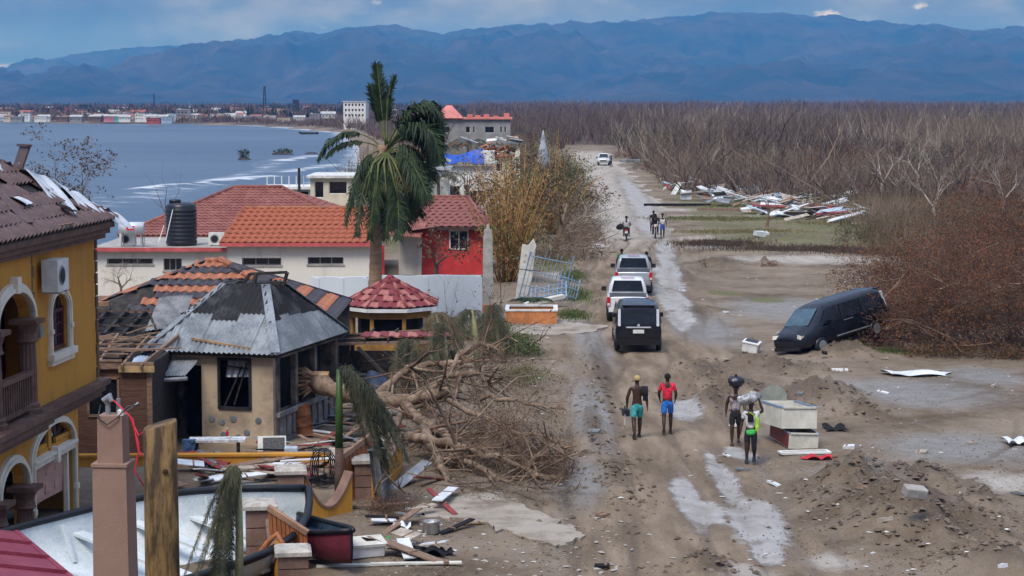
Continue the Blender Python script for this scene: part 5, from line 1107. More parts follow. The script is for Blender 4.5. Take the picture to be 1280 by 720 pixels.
FR = [ # control points in photo pixels (with depth offset), leaf length, droop, where the leaflets start
 ([(482,182,0),(478,145,0),(474,110,.2),(471,80,.3)],.55,.0,.45), ([(484,180,0),(482,145,.2),(484,115,.2),(493,96,.3)],.5,.05,.45), ([(482,178,0),(472,150,.2),(467,125,.2),(464,108,.3)],.45,.05,.5),
 ([(484,185,0),(500,135,-.3),(535,112,-.5),(552,150,-.6)],1.1,.5,.3), ([(484,185,0),(505,140,.5),(548,130,.8),(552,185,1)],1.2,.6,.3), ([(484,185,0),(510,145,-.8),(545,140,-1.2),(550,205,-1.4)],1.2,.7,.3), ([(484,188,0),(505,155,.3),(540,160,.5),(540,225,.8)],1.1,.8,.25),
 ([(484,190,0),(508,170,-.5),(536,195,-.8),(530,255,-1.0)],1.1,.9,.3), ([(484,190,0),(500,180,.5),(522,215,.9),(515,275,1)],1.0,.9,.3), ([(484,188,0),(520,150,-.3),(550,165,-.4),(548,200,-.5)],1.1,.7,.3), ([(484,188,0),(515,140,.2),(540,128,.3),(553,170,.4)],1.1,.6,.3),
 ([(482,190,0),(455,155,.2),(415,158,.3),(398,200,.4)],.6,.8,.55), ([(482,190,0),(462,172,.2),(425,172,.3),(408,196,.3)],.45,.7,.6),
 ([(482,190,0),(465,180,-.3),(442,210,-.6),(432,282,-.8)],.75,1,.5), ([(482,192,0),(470,188,-.6),(450,225,-1),(446,296,-1.2)],.8,1.1,.45), ([(482,192,0),(474,195,-.8),(466,240,-1.2),(462,300,-1.3)],.8,1.1,.45), ([(483,192,0),(480,200,.8),(474,250,1.2),(476,300,1.2)],.8,1.1,.4),
 ([(484,192,0),(494,200,-.9),(500,250,-1.2),(498,300,-1.3)],.85,1.1,.4), ([(484,192,0),(502,195,-.2),(512,240,-.2),(508,288,-.2)],.9,1.1,.35), ([(483,192,0),(462,190,0),(445,225,0),(436,262,0)],.7,1,.5), ([(484,190,0),(508,182,-1),(530,225,-1.5),(535,250,-1.7)],1.0,.9,.3), ([(484,192,0),(490,205,-.5),(486,260,-.9),(482,298,-1)],.8,1.1,.5), ([(484,192,0),(514,190,.8),(522,240,1.2),(524,270,1.2)],1.0,1,.3)]
for pts, L, dr_, t0_ in FR: frond(PT, [palm_pt(*q)-pb for q in pts], L*1.05, droop=dr_*1.1, n=175, rr=.045, fan=.62, wl=.055, t0=t0_*.62)
for k in range(6):
    a = random.uniform(-1,1); frond(PT, [palm_pt(484,192)-pb, palm_pt(484+a*20,200,-.5)-pb, palm_pt(484+a*34,240,-1)-pb], .7, PALMD, 40, 1.0, PALMY, .03, 'dry_frond')
b = MB()
for k in range(5): b.tube([palm_pt(484,190)-pb, palm_pt(480+k*7-14,205,-.9)-pb, palm_pt(470+k*14-14,250,-1.3)-pb], [.06,.05,.02], 5)
b.build('leaf_stalk', PALMY, PT, True)
# ---------------------------------------------------------------- broken palms with hanging fronds (near left)
def hang_palm(label, base, top, r, tips, L, m=PALMM, tm=None, n=90, splitat=None, group=None, wl=.02, dens=2.0):
    base = Vector(base); t = thing('broken_palm', label, 'palm tree', base, 0, group); top = Vector(top)-base
    tm = tm or mat('young_palm_trunk',(.20,.21,.10),.7,.25,2,.2,20,col2=(.34,.31,.19))
    if splitat is None: MB().tube([(0,0,-.2), top*.5+Vector((.03,0,0)), top], [r*1.15,r,r*.9], 12).build('trunk', tm, t, True)
    else:
        MB().tube([(0,0,-.2), top*splitat], [r*1.2,r], 12).build('trunk', mat('brown_palm_trunk',(.075,.045,.035),.8,.3,3), t, True); MB().tube([top*splitat, top], [r*.98,r*.7], 12).build('crownshaft', mat('green_shaft',(.040,.095,.018),.5,.3,2), t, True)
    for q in tips:
        for rep in range(2 if dens > 1.5 else 1): frond(t, [Vector(a)-base+(rv()*.05*i if i else Vector()) for i, a in enumerate(q)], L*random.uniform(.85,1.15), m, int(n*dens), .9, PALMD, .018, 'hanging_frond', fan=.62, wl=wl*1.5, t0=.06)
    return t
pb2 = P(424,632); pb2 = on(pb2.x, pb2.y); Yp = pb2.y; d_ = lambda x, y, o=0: D(x, y, Yp+o)
hang_palm('snapped palm with bright green shaft and one big hanging frond', pb2, d_(424,462), .10, [[d_(424,462),d_(432,450,-.2),d_(455,480,-.3),d_(490,585,-.5)],[d_(424,462),d_(436,452,-.4),d_(470,490,-.5),d_(502,570,-.6)],[d_(424,465),d_(430,455,0),d_(445,500,-.1),d_(470,580,-.2)],[d_(424,462),d_(440,455,-.3),d_(462,495,-.4),d_(480,575,-.4)],[d_(424,462),d_(445,458,-.1),d_(480,510,-.2),d_(508,560,-.3)],[d_(426,460),d_(445,465,-.2),d_(475,520,-.3),d_(498,590,-.4)],[d_(426,460),d_(440,470,-.2),d_(458,520,-.3),d_(485,590,-.3)]], .40, splitat=.42, n=150, wl=.010)
pb2 = on(D(297,700,37).x, 37); Yq = 37; d_ = lambda x, y, o=0: D(x, y, Yq+o)
hang_palm('young palm with a pale stem and frond folded down beside gate pillar', pb2, d_(297,585), .075, [[d_(296,582),d_(290,578),d_(272,620,-.2),d_(252,722,-.3)],[d_(296,582),d_(286,580,-.2),d_(265,640,-.3),d_(246,730,-.4)],[d_(297,582),d_(294,585,-.2),d_(280,650,-.3),d_(272,735,-.3)],[d_(297,582),d_(299,590,-.1),d_(290,650,-.2),d_(285,735,-.2)],[d_(297,582),d_(292,580,.1),d_(262,630,.1),d_(262,735,.1)]], .30, n=160, wl=.008)
for i, (bx_, by_, tx, ty, tl, lab) in enumerate([(598,470,590,388,[(555,455),(575,470),(612,470)],'broken palm stump with grey-green fronds beside orange gate post'),(566,470,545,392,[(560,450),(585,465),(535,440)],'leaning pale palm stem with drooping fronds near the gazebo'),(632,455,612,382,[(615,462),(640,452),(600,460)],'broken palm draped with dull fronds beside the concrete pole'),(528,520,537,445,[(505,500),(520,515),(545,500)],'snapped palm caught in the fallen tree branches'),(506,520,512,425,[(488,492),(505,505),(528,495)],'bent palm with dark fronds behind the fallen trunk'),(560,500,552,405,[(530,470),(548,488),(572,480)],'tattered palm rising behind the fallen tree')]):
    p = P(bx_, by_); p = on(p.x, p.y); Yk = p.y; d_ = lambda x, y, o=0: D(x, y, Yk+o)
    hang_palm(lab, p, d_(tx,ty), .11, [[d_(tx,ty),d_((tx+a_)/2,ty-6,-.2),d_(a_,(ty+c_)/2,-.4),d_(a_,c_,-.5)] for a_, c_ in tl+[(tl[0][0]+12,tl[0][1]-22),(tl[1][0]-9,tl[1][1]-14)]], .42, PALMM if i not in (1,) else PALMD, n=90, wl=.011, dens=1.3)
for (x, y, lab) in [(490,350,'little green palm seedling by the big palm trunk'),(330,350,'dull palm seedling in front of the flat white wing')]:
    p = D(x, y, 90); t = thing('small_palm', lab, 'palm tree', (p.x,90,gz(p.x,90))); z = p.z; MB().tube([(0,0,-.1),(0,0,z*.8)], .05, 7).build('trunk', DBARK, t, True)
    for k in range(8): a = k*.8; frond(t, [(0,0,z*.8),(.5*cos(a),.5*sin(a),z*1.25),(1.1*cos(a),1.1*sin(a),z*.8)], .35, PALMM if x > 400 else PALMD, 40, .6)
# planter palms
p = P(664,396); t = thing('palm_clippings', 'heap of dark green palm fronds lying on the planter', 'palm fronds', on(p.x,p.y)+Vector((0,.6,.55)))
for k in range(14): a = random.uniform(0,6.3); frond(t, [(random.uniform(-.5,.5),random.uniform(-.3,.3),.05),(.5*cos(a),.4*sin(a),.35),(1.0*cos(a),.6*sin(a),.1)], .3, PALMG, 30, .5, PALMG, .02)
for i, (x, y, Y, s, lab) in enumerate([(700,222,170,1.6,'green palm bush at the roadside by dry bamboo'),(548,225,150,2.2,'dull feathery palm behind the big palm crown'),(560,262,128,1.6,'small feathery palm above the red house roof'),(585,185,165,2.0,'ragged palm in front of the blue tarpaulin')]):
    p = D(x, y, Y); t = thing('feather_palm', lab, 'palm tree', (p.x,Y,gz(p.x,Y))); z = p.z; MB().tube([(0,0,-.1),(0,0,z)], [.14,.1], 7).build('trunk', DBARK, t, True)
    for k in range(13): a = k*.9+i; e_ = random.uniform(.2,1); frond(t, [(0,0,z),(.5*s*cos(a),.5*s*sin(a),z+.7*s*e_),(1.0*s*cos(a),1.0*s*sin(a),z-.2*s*(1-e_))], .3*s, GRN if i in (0,) else PALMM, 36, .7, PALMD)
# ---------------------------------------------------------------- the fallen tree across the verge
random.seed(11)
def polylimb(b, px, r0, r1, n=7, kink=.04):
    c = [D(*q) for q in px]; o = []
    for i in range(len(c)-1):
        for k in range(4): o.append(c[i].lerp(c[i+1], k/4)+rv()*kink*(0 < k))
    o.append(c[-1]); m = len(o)-1; b.tube(o, [(r0+(r1-r0)*i/m)*random.uniform(.82,1.18) for i in range(m+1)], n); return o
base = P(520,560); base = on(base.x, base.y); FT = thing('fallen_tree', 'huge uprooted leafless tree lying across the verge', 'tree', base)
TW = mat('torn_wood',(.36,.22,.12),.85,.3,5,.4,20)
b = MB(); lim = polylimb(b, [(398,478,57.5),(430,492,57),(470,498,56),(520,500,55.3),(560,488,55)], .29, .13, 10)
l2 = polylimb(b, [(500,500,56),(525,525,54),(560,545,52.5),(600,560,51.5)], .17, .08, 8); l3 = polylimb(b, [(520,498,55.5),(560,470,56),(600,465,56),(610,480,55.5)], .13, .06, 8)
l4 = polylimb(b, [(510,545,53),(560,552,51.5),(620,570,50.5),(690,600,49.5)], .15, .05, 7); l5 = polylimb(b, [(470,495,57),(510,460,58),(545,455,58),(580,452,58)], .14, .08, 7); l6 = polylimb(b, [(530,535,53),(548,575,51),(560,605,49.5),(590,625,48.5)], .13, .05, 7)
l7 = polylimb(b, [(540,560,52),(610,590,50),(660,620,48.8),(720,622,48.5)], .10, .04, 6); l8 = polylimb(b, [(560,470,56),(575,440,57),(605,430,57.5),(620,437,57)], .09, .06, 6); l9 = polylimb(b, [(600,500,54),(640,500,53.5),(670,506,53),(695,510,53)], .07, .03, 6)
l10 = polylimb(b, [(560,500,54.5),(620,530,53),(680,545,52),(705,560,51.5)], .09, .03, 6); l11 = polylimb(b, [(500,520,55),(480,560,53),(470,590,52),(462,610,51.3)], .10, .05, 6); l12 = polylimb(b, [(590,620,48.6),(640,632,48.2),(680,636,48.2)], .06, .02, 5)
b.v = [tuple(Vector(v)-base) for v in b.v]; b.build('trunk', BARK, FT, True)
b = MB()
for k in range(70): a = random.uniform(-1,1); c_ = random.uniform(-1,1); s_ = Vector((D(398,478,57.5)))-base+Vector((0,c_*.2,a*.25)); b.tube([s_+Vector((.3,0,0)), s_+Vector((-.2,0,.03)), s_+Vector((-random.uniform(.3,.85),c_*.25,.22*a))], [.06,.045,.004], 4)
b.build('splintered_end', TW, FT)
b = MB()
for lm in (l2,l3,l4,l5,l6,l7,l8,l9,l10):
    for k in range(3): e_ = lm[-1]-base; b.tube([e_, e_+rv()*.07+Vector((.12,0,.03)), e_+rv()*.12+Vector((.3,0,.04))], [.03,.018,.002], 4)
tag(b.build('torn_limb_end', TW, FT), kind='stuff')
tips = []; bb = [MB() for _ in range(3)]
for li, (lm, cnt, r_) in enumerate([(lim,14,.06),(l2,22,.05),(l3,18,.045),(l4,28,.04),(l5,16,.045),(l6,20,.035),(l7,24,.03),(l8,10,.035),(l9,14,.028),(l10,16,.03),(l11,8,.035),(l12,12,.02)]):
    for k in range(cnt):
        q = random.choice(lm[len(lm)//4:]); dd = Vector((random.uniform(-.15,1.1), random.uniform(-1,.5), random.uniform(-.45,.5)))
        grow(bb[li % 3], q, dd, random.uniform(.7,1.5), r_*random.uniform(.4,1), 3, 3, .1, .3, 4, .55, n0=5, tips=tips)
for k in range(46):
    q = random.choice(random.choice([l2,l3,l4,l6,l7,l5])); grow(bb[k % 3], q, Vector((random.uniform(-.5,1.2), random.uniform(-1,.4), random.uniform(-.5,.3))), random.uniform(1.2,2.4), random.uniform(.035,.075), 2, 2, .08, .2, 5, .5, n0=6, tips=tips)
def gmin(v):
    lim = (705-640)/F*v[1]; x = v[0] if v[0] < lim else lim+(v[0]-lim)*.18
    return (x, v[1], max(v[2], .03+.05*abs(sin(v[0]*9))))
for x_, m in zip(bb, (BARK, RBARK, TWIG2)): x_.v = [tuple(Vector(gmin(v))-base) for v in x_.v]; x_.build('branches', m, FT, True)
l = MB(); leaves(l, tips, 2500, .045, .1); l.v = [tuple(Vector(gmin(v))-base) for v in l.v]; l.build('withered_leaves', mat('withered_leaf',(.11,.062,.034),.9,.3,4), FT)
# ---------------------------------------------------------------- rust-brown brush heap round the wrecked van
def brush_heap(label, px, py, wpx, h, dep, seed, nl=2600, m=RUST, bm=DBARK, lean=(-.3,-.1), ntw=70, s=.045, name='dry_bush', group=None, pale=10):
    random.seed(seed); p = P(px, py); p = on(p.x, p.y); w_ = wpx*p.y/F; t = thing(name, label, 'bush', p, 0, group); b = MB(); tips = []
    for k in range(ntw):
        q = Vector((random.uniform(-.5,.5)*w_*.8, random.uniform(-.5,.5)*dep, 0)); hh = h*(1-.55*(abs(q.x)/(w_*.5))**2)
        grow(b, q-Vector((0,0,.2)), Vector((random.gauss(lean[0],.5), random.gauss(lean[1],.5), 1)), hh*random.uniform(.30,.46), random.uniform(.015,.04), 3, 3, .02, .3, 3, .6, n0=4, tips=tips)
    b.build('branches', bm, t, True)
    if pale:
        c = MB()
        for k in range(pale): q = Vector((random.uniform(-.4,.4)*w_, random.uniform(-.5,.1)*dep, random.uniform(.2,h*.6))); grow(c, q, Vector((random.uniform(-1,1), random.uniform(-.4,.2), random.uniform(-.2,.5))), random.uniform(.8,1.6), .045, 2, 2, .0, .35, 5, .5, n0=5)
        tag(c.build('pale_limb', BARK, t, True), kind='stuff')
    l = MB(); leaves(l, tips, nl, s, .16); l.build('dead_leaves', m, t); return t
brush_heap('tall rust-brown thicket of dead branches above the wrecked navy van', 1195, 400, 200, 5.4, 5, 51, 30000, ntw=190, s=.042, pale=26)
brush_heap('rust-brown dead bush with tangled grey limbs beside the wrecked van', 1265, 436, 260, 5.4, 4, 52, 36000, ntw=210, s=.038, pale=30)
brush_heap('low reddish dead bush pressed against rear of the navy van', 1125, 422, 110, 2.6, 3, 53, 12000, ntw=130, s=.036, lean=(-.55,-.2))
brush_heap('dry brown bush along the lower rim of the thicket', 1210, 446, 180, .9, 1.5, 54, 2600, mat('autumn_leaf',(.14,.075,.03),.9,.3,2), ntw=60, pale=3)
brush_heap('low grey twig heap lying before the navy van wheels', 1078, 432, 110, 1.1, 2.2, 55, 2600, mat('dead_leaf',(.10,.065,.04)), BARK, ntw=90, pale=9)
brush_heap('tall rust thicket rising behind the wrecked van', 1270, 372, 240, 6.6, 6, 56, 30000, ntw=190, s=.045, lean=(-.2,0), pale=24)
brush_heap('olive brush bank beyond the wrecked van', 1150, 305, 260, 2.2, 6, 57, 6000, OLIVE, TWIG2, ntw=90, s=.06, pale=6)
brush_heap('grey-green brush bank at the debris line', 1110, 268, 260, 3.0, 8, 58, 6000, OLIVE, TWIG2, ntw=90, s=.07, pale=6)
brush_heap('dark rounded brush heap behind the debris line', 960, 238, 130, 2.6, 6, 59, 3500, mat('dark_olive',(.045,.042,.022),.95,.3,.4), TWIG, ntw=60, s=.08, pale=4)
brush_heap('brown brush heap at the roadside debris', 890, 228, 140, 2.0, 6, 60, 2500, RUST, TWIG2, ntw=60, s=.07, pale=5)
brush_heap('tan brush standing over the debris field', 1040, 244, 190, 3.2, 8, 61, 4000, OLIVE, TWIG2, ntw=80, s=.07, pale=5)
brush_heap('tan brush bank at the edge of dead forest', 1235, 300, 220, 3.6, 8, 62, 6000, mat('tan_leaf',(.13,.09,.05),.95,.3,.5), TWIG2, ntw=90, s=.06, pale=8)
brush_heap('small brown root ball on the bare sand', 963, 333, 26, .5, .8, 63, 300, RUST, DBARK, ntw=24, s=.04, pale=0)
brush_heap('little twisted branch stuck in the mud', 884, 334, 18, .9, .4, 64, 20, RUST, DBARK, ntw=4, pale=0)
# ---------------------------------------------------------------- bamboo and verge thicket (left of road)
def bamboo(label, px, py, n, h, sp, seed, lm, nl):
    random.seed(seed); p = P(px, py); p = on(p.x, p.y); t = thing('bamboo_clump', label, 'bamboo', p); tips = []; h *= 1.12
    for k in range(n):
        a = random.uniform(0,2*pi); r = random.uniform(0,.6); lean = random.uniform(.02,.6)*random.choice([.5,1]); H_ = h*random.uniform(.4,1.12); d = Vector((cos(a)*lean+random.gauss(0,.1), sin(a)*lean, 1)).normalized()
        q0 = Vector((r*cos(a), r*sin(a), -.1)); pts = [q0+d*H_*s+Vector((cos(a)*lean*sp*s**3, sin(a)*lean*sp*s**3, -.5*lean*s**3)) for s in (0,.25,.5,.75,1)]
        MB().tube(pts, [.045,.042,.036,.026,.008], 5).build('culm', BAMB, t, True); tips += [(pts[2].lerp(pts[4], random.random()), d) for _ in range(8)]+[(pts[1].lerp(pts[3], random.random()), d) for _ in range(3)]
    l = MB(); leaves(l, tips, int(nl*.42), .07, .6, 3.2); l.build('dry_leaves', lm, t)
    g = MB(); leaves(g, tips[::3], int(nl*.10), .09, .8, 2.6); g.build('green_leaves', GRN, t); return t
bamboo('golden dry bamboo clump with upright bare culms beside white slab', 632, 352, 46, 5.6, 1.6, 71, BAML, 6500)
bamboo('orange-brown dry bamboo clump behind the iron gates', 655, 318, 40, 5.8, 2, 72, BAML, 7000)
bamboo('olive-brown bamboo clump at the verge', 690, 292, 36, 5.8, 2, 73, mat('olive_bamboo',(.085,.075,.026),.9,.3,1,0,10,col2=(.20,.16,.065)), 7000)
bamboo('golden bamboo clump above the red house roof', 622, 300, 30, 5.2, 2, 74, BAML, 5000)
bamboo('yellow-green bamboo clump by the bend of the road', 700, 268, 30, 6.0, 2, 75, mat('green_bamboo',(.06,.07,.02),.9,.3,1,0,10,col2=(.17,.15,.055)), 6000)
brush_heap('grey tangle of uprooted roots and limbs beside the road', 715, 322, 90, 2.6, 5, 76, 900, mat('dead_leaf',(.10,.065,.04)), BARK, ntw=60, pale=26)
brush_heap('leafless grey shrub heap along the road verge', 730, 300, 70, 3.0, 7, 77, 1800, OLIVE, BARK, ntw=60, pale=14)
brush_heap('olive shrub heap behind the bamboo', 715, 262, 90, 3.6, 9, 78, 4500, OLIVE, TWIG2, ntw=60, s=.08, pale=8)
brush_heap('green bush at the verge near parked jeep', 708, 226, 70, 3.4, 9, 79, 4500, GRN, TWIG2, ntw=50, s=.09, pale=3)
brush_heap('green creeper bush below the broken palms', 640, 442, 60, .9, 2.5, 80, 4200, GRN, DBARK, ntw=40, s=.05, pale=2)
brush_heap('leafy green weed patch beside orange planter', 612, 425, 50, 1.3, 2, 81, 2500, GRN, BARK, ntw=40, s=.05, pale=3)
brush_heap('thin twiggy bush in front of pale blue wall', 545, 420, 60, 1.7, 2, 82, 250, GRN, BARK, ntw=26, s=.04, pale=0)
brush_heap('dry brush between shore houses and tarpaulin house', 530, 285, 110, 2.4, 6, 83, 2500, OLIVE, BARK, ntw=60, s=.07, pale=14)
brush_heap('brown brush in front of the grey block house', 610, 232, 140, 3.0, 10, 84, 3500, OLIVE, TWIG, ntw=60, s=.1, pale=6)
brush_heap('pale brush along the road under grey block house', 660, 212, 120, 4.0, 12, 85, 4000, mat('tan_leaf',(.13,.09,.05)), TWIG2, ntw=70, s=.1, pale=8)
brush_heap('dry grass and twigs at foot of yellow gate', 345, 716, 60, .9, .8, 86, 900, mat('dry_grass_leaf',(.15,.10,.05),.9), TWIG2, ntw=46, s=.02, pale=0)
brush_heap('tangled twigs beside yellow gate pillar', 495, 640, 70, .8, 1.5, 87, 500, mat('dead_leaf',(.10,.065,.04)), RBARK, ntw=50, s=.03, pale=2)
brush_heap('twig heap under the tip of the fallen tree', 680, 590, 90, 1.0, 2.5, 88, 1500, mat('withered_leaf',(.11,.062,.034)), RBARK, ntw=70, s=.035, pale=4)
brush_heap('dense twig heap under the middle of the fallen tree', 585, 560, 150, 1.3, 4, 89, 2000, mat('withered_leaf',(.11,.062,.034)), RBARK, ntw=90, s=.035, pale=8, lean=(.5,-.3))
# ---------------------------------------------------------------- dead forest
random.seed(5)
protos = []
for k in range(9):
    b = MB(); H_ = 4.2+.35*(k % 5)
    m = (PBARK, TWIG, TWIG2, TWIG, DBARK, TWIG2, PBARK, TWIG, TWIG)[k]
    for j in range(2 if k % 3 else 1): grow(b, (j*.4,0,-.3), Vector((random.gauss(0,.25),random.gauss(0,.15),1)), H_*.42, .09-.02*(k % 3), 3, 3, 0, .3, 3, .5+.05*(k % 3), up=.12, n0=4)
    protos.append((mesh_of(b, m), k))
FLAB = {0:'pale bare mangrove tree in the dead forest',1:'dark twiggy tree in the dead forest',2:'tan branching tree in the dead forest',3:'purple-brown twiggy tree in the dead forest',4:'dark leaning tree in the dead forest',5:'tan forked tree in the dead forest',6:'pale leaning trunk in the dead forest',7:'brown bushy tree in the dead forest',8:'brown spreading tree in the dead forest'}
pts = []
while len(pts) < 290:
    Y = 150+random.random()**1.5*190; X = random.uniform(0, 1)*(Y*.30)+road_x(Y)+6
    if X > Y*.28 or Y < 150+max(0, (34-X))*3.0+random.uniform(0,14): continue
    pts.append((X, Y))
for i, (X, Y) in enumerate(pts):
    me, k = random.choice(protos); o = link('dead_tree', me, None, None, (X, Y, gz(X,Y)), (random.gauss(0,.2), random.gauss(0,.24), random.uniform(0,6.3))); s = random.choice([random.uniform(.5,.9), random.uniform(.8,1.2), random.uniform(1.1,1.65)]); o.scale = (s,s,s*random.uniform(.7,1.2))
    tag(o, FLAB[k], 'tree', 'dead trees at the forest edge')
def thicket(name, n, yfun, hmin, hmax, m, label, wblade=.05, nb=7, seed=1, xf=None, ls=.42, gap=.0):
    rg = np.random.default_rng(seed); Y = yfun(rg, n); X = xf(rg, n, Y) if xf else rg.uniform(road_x(Y)+6, Y*.30, n)
    keep = (X > road_x(Y)+5) if xf is None else np.ones(n, bool)
    if xf is None: keep &= Y > 160+np.clip(34-X, 0, 60)*3.0
    nz = fbm(X*.035+seed*.3, Y*.016+seed, 3); keep &= (nz > gap)
    X, Y, nz = X[keep], Y[keep], nz[keep]; n = len(X); Z = ground_z(X, Y, False); H_ = rg.uniform(hmin, hmax, n)*np.clip(1+(nz-.5)*3.2, .4, 1.9)
    sc = np.maximum(1, Y/420)
    X = np.repeat(X, nb); Y2 = np.repeat(Y, nb); Z = np.repeat(Z, nb); H_ = np.repeat(H_, nb)*rg.uniform(.45,1,n*nb); sc = np.repeat(sc, nb)
    az = rg.uniform(0, 2*pi, n*nb); ln = rg.normal(0, ls, n*nb); st = rg.uniform(0, .5, n*nb)*H_; ww = wblade*sc*rg.uniform(.6,1.5,n*nb)
    ox = rg.normal(0, .5, n*nb)*sc; oy = rg.normal(0,.5,n*nb)
    b0 = np.stack([X+ox+np.sin(az)*ln*st*.3, Y2+oy, Z-.1+st*.55], -1); tip = np.stack([X+ox+np.sin(az)*ln*H_, Y2+oy+np.cos(az)*ln*H_, Z+H_], -1)
    wv = np.stack([np.cos(az*1.7)*ww, np.sin(az*1.7)*ww*.6, 0*ww], -1); md_ = (b0+tip)/2+np.stack([rg.normal(0,.12,n*nb)*H_, 0*H_, 0*H_], -1)
    V = np.stack([b0-wv, b0+wv, md_+wv*.6, md_-wv*.6, tip], 1).reshape(-1, 3); k = np.arange(n*nb)*5
    me = bpy.data.meshes.new(name); f = [(a, a+1, a+2, a+3) for a in k.tolist()]+[(a+3, a+2, a+4) for a in k.tolist()]; me.from_pydata(V.tolist(), [], f); o = link(name, me, m); return tag(o, label, 'dead forest', kind='stuff')
yA = lambda rg, n: 165+rg.random(n)**1.3*200; yB = lambda rg, n: 340+rg.random(n)**1.25*700; yC = lambda rg, n: 900+rg.random(n)**1.4*3200
thicket('dead_undergrowth', 4200, yA, 1.2, 3.2, TWIG2, 'tan twiggy undergrowth of the dead forest', .035, 9, 1, None, .65, .4)
thicket('dead_undergrowth', 4200, yA, 1.2, 3.6, TWIG, 'dark brown undergrowth of the dead forest', .04, 9, 2, None, .6, .36)
thicket('dry_brush', 5200, lambda rg, n: 112+rg.random(n)*75, .5, 2.3, TWIG2, 'tan tangled brush before the dead forest', .016, 12, 21, lambda rg, n, Y: np.maximum(24+rg.random(n)**.8*22, .185*Y+rg.normal(0,1.2,n)))
thicket('dry_brush', 3800, lambda rg, n: 112+rg.random(n)*75, .4, 1.9, OLIVE, 'olive tangled brush before the dead forest', .025, 12, 22, lambda rg, n, Y: np.maximum(23+rg.random(n)**.8*24, .185*Y+rg.normal(0,1.2,n)))
thicket('dead_undergrowth', 1600, yA, .8, 2.4, OLIVE, 'olive undergrowth of the dead forest', .05, 9, 3, None, .6, .42)
thicket('dead_forest', 10500, yB, 3, 6.4, TWIG, 'dense purple-brown dead forest on the plain', .06, 8, 4, None, .5, .45)
thicket('dead_forest', 7000, yB, 2.5, 5.5, TWIG2, 'dense tan dead forest on the plain', .06, 8, 34, None, .55, .5)
thicket('dead_forest', 5000, yB, 2.5, 5.5, DBARK, 'dense dark dead forest on the plain', .07, 8, 44, None, .5, .5)
thicket('dead_forest', 3200, lambda rg, n: 430+rg.random(n)*500, 3, 5.5, TWIG, 'dead forest closing over the end of the road', .07, 8, 16, lambda rg, n, Y: road_x(Y)+rg.uniform(-22,26,n))
thicket('dead_forest', 3600, yB, 3, 6.2, PBARK, 'pale standing trunks of the dead forest on the plain', .06, 3, 5, None, .3)
thicket('dead_forest', 1100, lambda rg, n: 170+rg.random(n)*330, 3, 6, TWIG2, 'pale toppled trunks of the dead forest', .06, 2, 14, None, 1.1)
thicket('dead_forest', 1500, lambda rg, n: 170+rg.random(n)*330, 3, 6, DBARK, 'dark toppled trunks of the dead forest', .08, 3, 15, None, .9)
thicket('dead_forest', 5000, yB, 2.2, 4.4, mat('deep_olive',(.040,.045,.022),.95,.3,.3,0,5,col2=(.085,.085,.045)), 'dark olive scrub of the dead forest on the plain', .09, 9, 6, None, .5, .48)
thicket('dead_forest', 9000, yC, 4, 7, TWIG, 'far dead forest reaching to the mountains', .12, 7, 7, lambda rg, n, Y: rg.uniform(-.02*Y, Y*.30, n))
xL = lambda rg, n, Y: np.maximum(rg.uniform(-.30*Y, .05*Y, n), shore_x(Y)+8+rg.random(n)*20)
thicket('shore_trees', 4200, lambda rg, n: 1090+rg.random(n)**1.3*2200, 2, 5.2, TWIG, 'dark bare trees behind the far shore town', .2, 8, 8, xL)
thicket('shore_trees', 1500, lambda rg, n: 1070+rg.random(n)**1.5*2200, 2, 5, mat('far_green',(.03,.042,.02),.95), 'dull green trees among the far shore town', .3, 8, 9, xL)
thicket('shore_trees', 4200, lambda rg, n: 400+rg.random(n)*640, 1.8, 4.5, TWIG, 'bare brown trees along the curve of the bay', .09, 8, 10, lambda rg, n, Y: np.minimum(shore_x(Y)+5+rg.random(n)*70, road_x(Y)-6))
thicket('shore_trees', 1500, lambda rg, n: 190+rg.random(n)*240, 1.2, 3.6, TWIG2, 'tan brush between the road and the beach', .05, 9, 11, lambda rg, n, Y: rg.uniform(-19, road_x(Y)-7, n))
# standing trunks that show singly
for i, (x, yb, yt, Y, lab, m) in enumerate([(958,285,230,150,'grey broken trunk standing at the debris field',BARK),(1206,250,172,160,'dark straight dead trunk over the thicket',DBARK),(1098,262,168,175,'pale forked dead tree above the brush',PBARK),(1150,250,160,190,'tall pale dead tree leaning over the forest edge',PBARK),(1250,270,190,150,'pale crooked dead tree at the thicket',PBARK),(1030,245,195,180,'thin dead tree behind the blue bag',BARK),(975,240,188,200,'dark dead tree bent like an arch',DBARK),(1170,290,200,140,'pale splintered trunk among the brush',PBARK)]):
    p = D(x, yb, Y); zt = D(x, yt, Y).z; bare_tree((p.x,Y,gz(p.x,Y)), zt, .05+.035*zt*.5, lab, m, 90+i, 5 if i else 2, ((-.12 if i % 2 else .15),0,.25), 3, spread=.6)

# brush heaps strewn along the forest edge: copies of four built ones
random.seed(77)
hp_ = [brush_heap('dark tangled brush heap at the forest edge', 1000, 235, 110, 2.6, 5, 101, 2600, mat('dark_olive',(.045,.042,.022)), TWIG, ntw=70, s=.07, pale=8, group='brush heaps at the forest edge'),
       brush_heap('tan tangled brush heap at the forest edge', 1060, 232, 110, 3.0, 5, 102, 2200, mat('tan_leaf',(.13,.09,.05)), TWIG2, ntw=80, s=.07, pale=12, group='brush heaps at the forest edge'),
       brush_heap('rusty tangled brush heap at the forest edge', 1120, 236, 110, 2.6, 5, 103, 3000, RUST, RBARK, ntw=70, s=.07, pale=8, group='brush heaps at the forest edge'),
       brush_heap('olive tangled brush heap at the forest edge', 920, 215, 110, 2.6, 5, 104, 2800, OLIVE, TWIG2, ntw=70, s=.07, pale=10, group='brush heaps at the forest edge')]
kids = {o: list(o.children) for o in hp_}
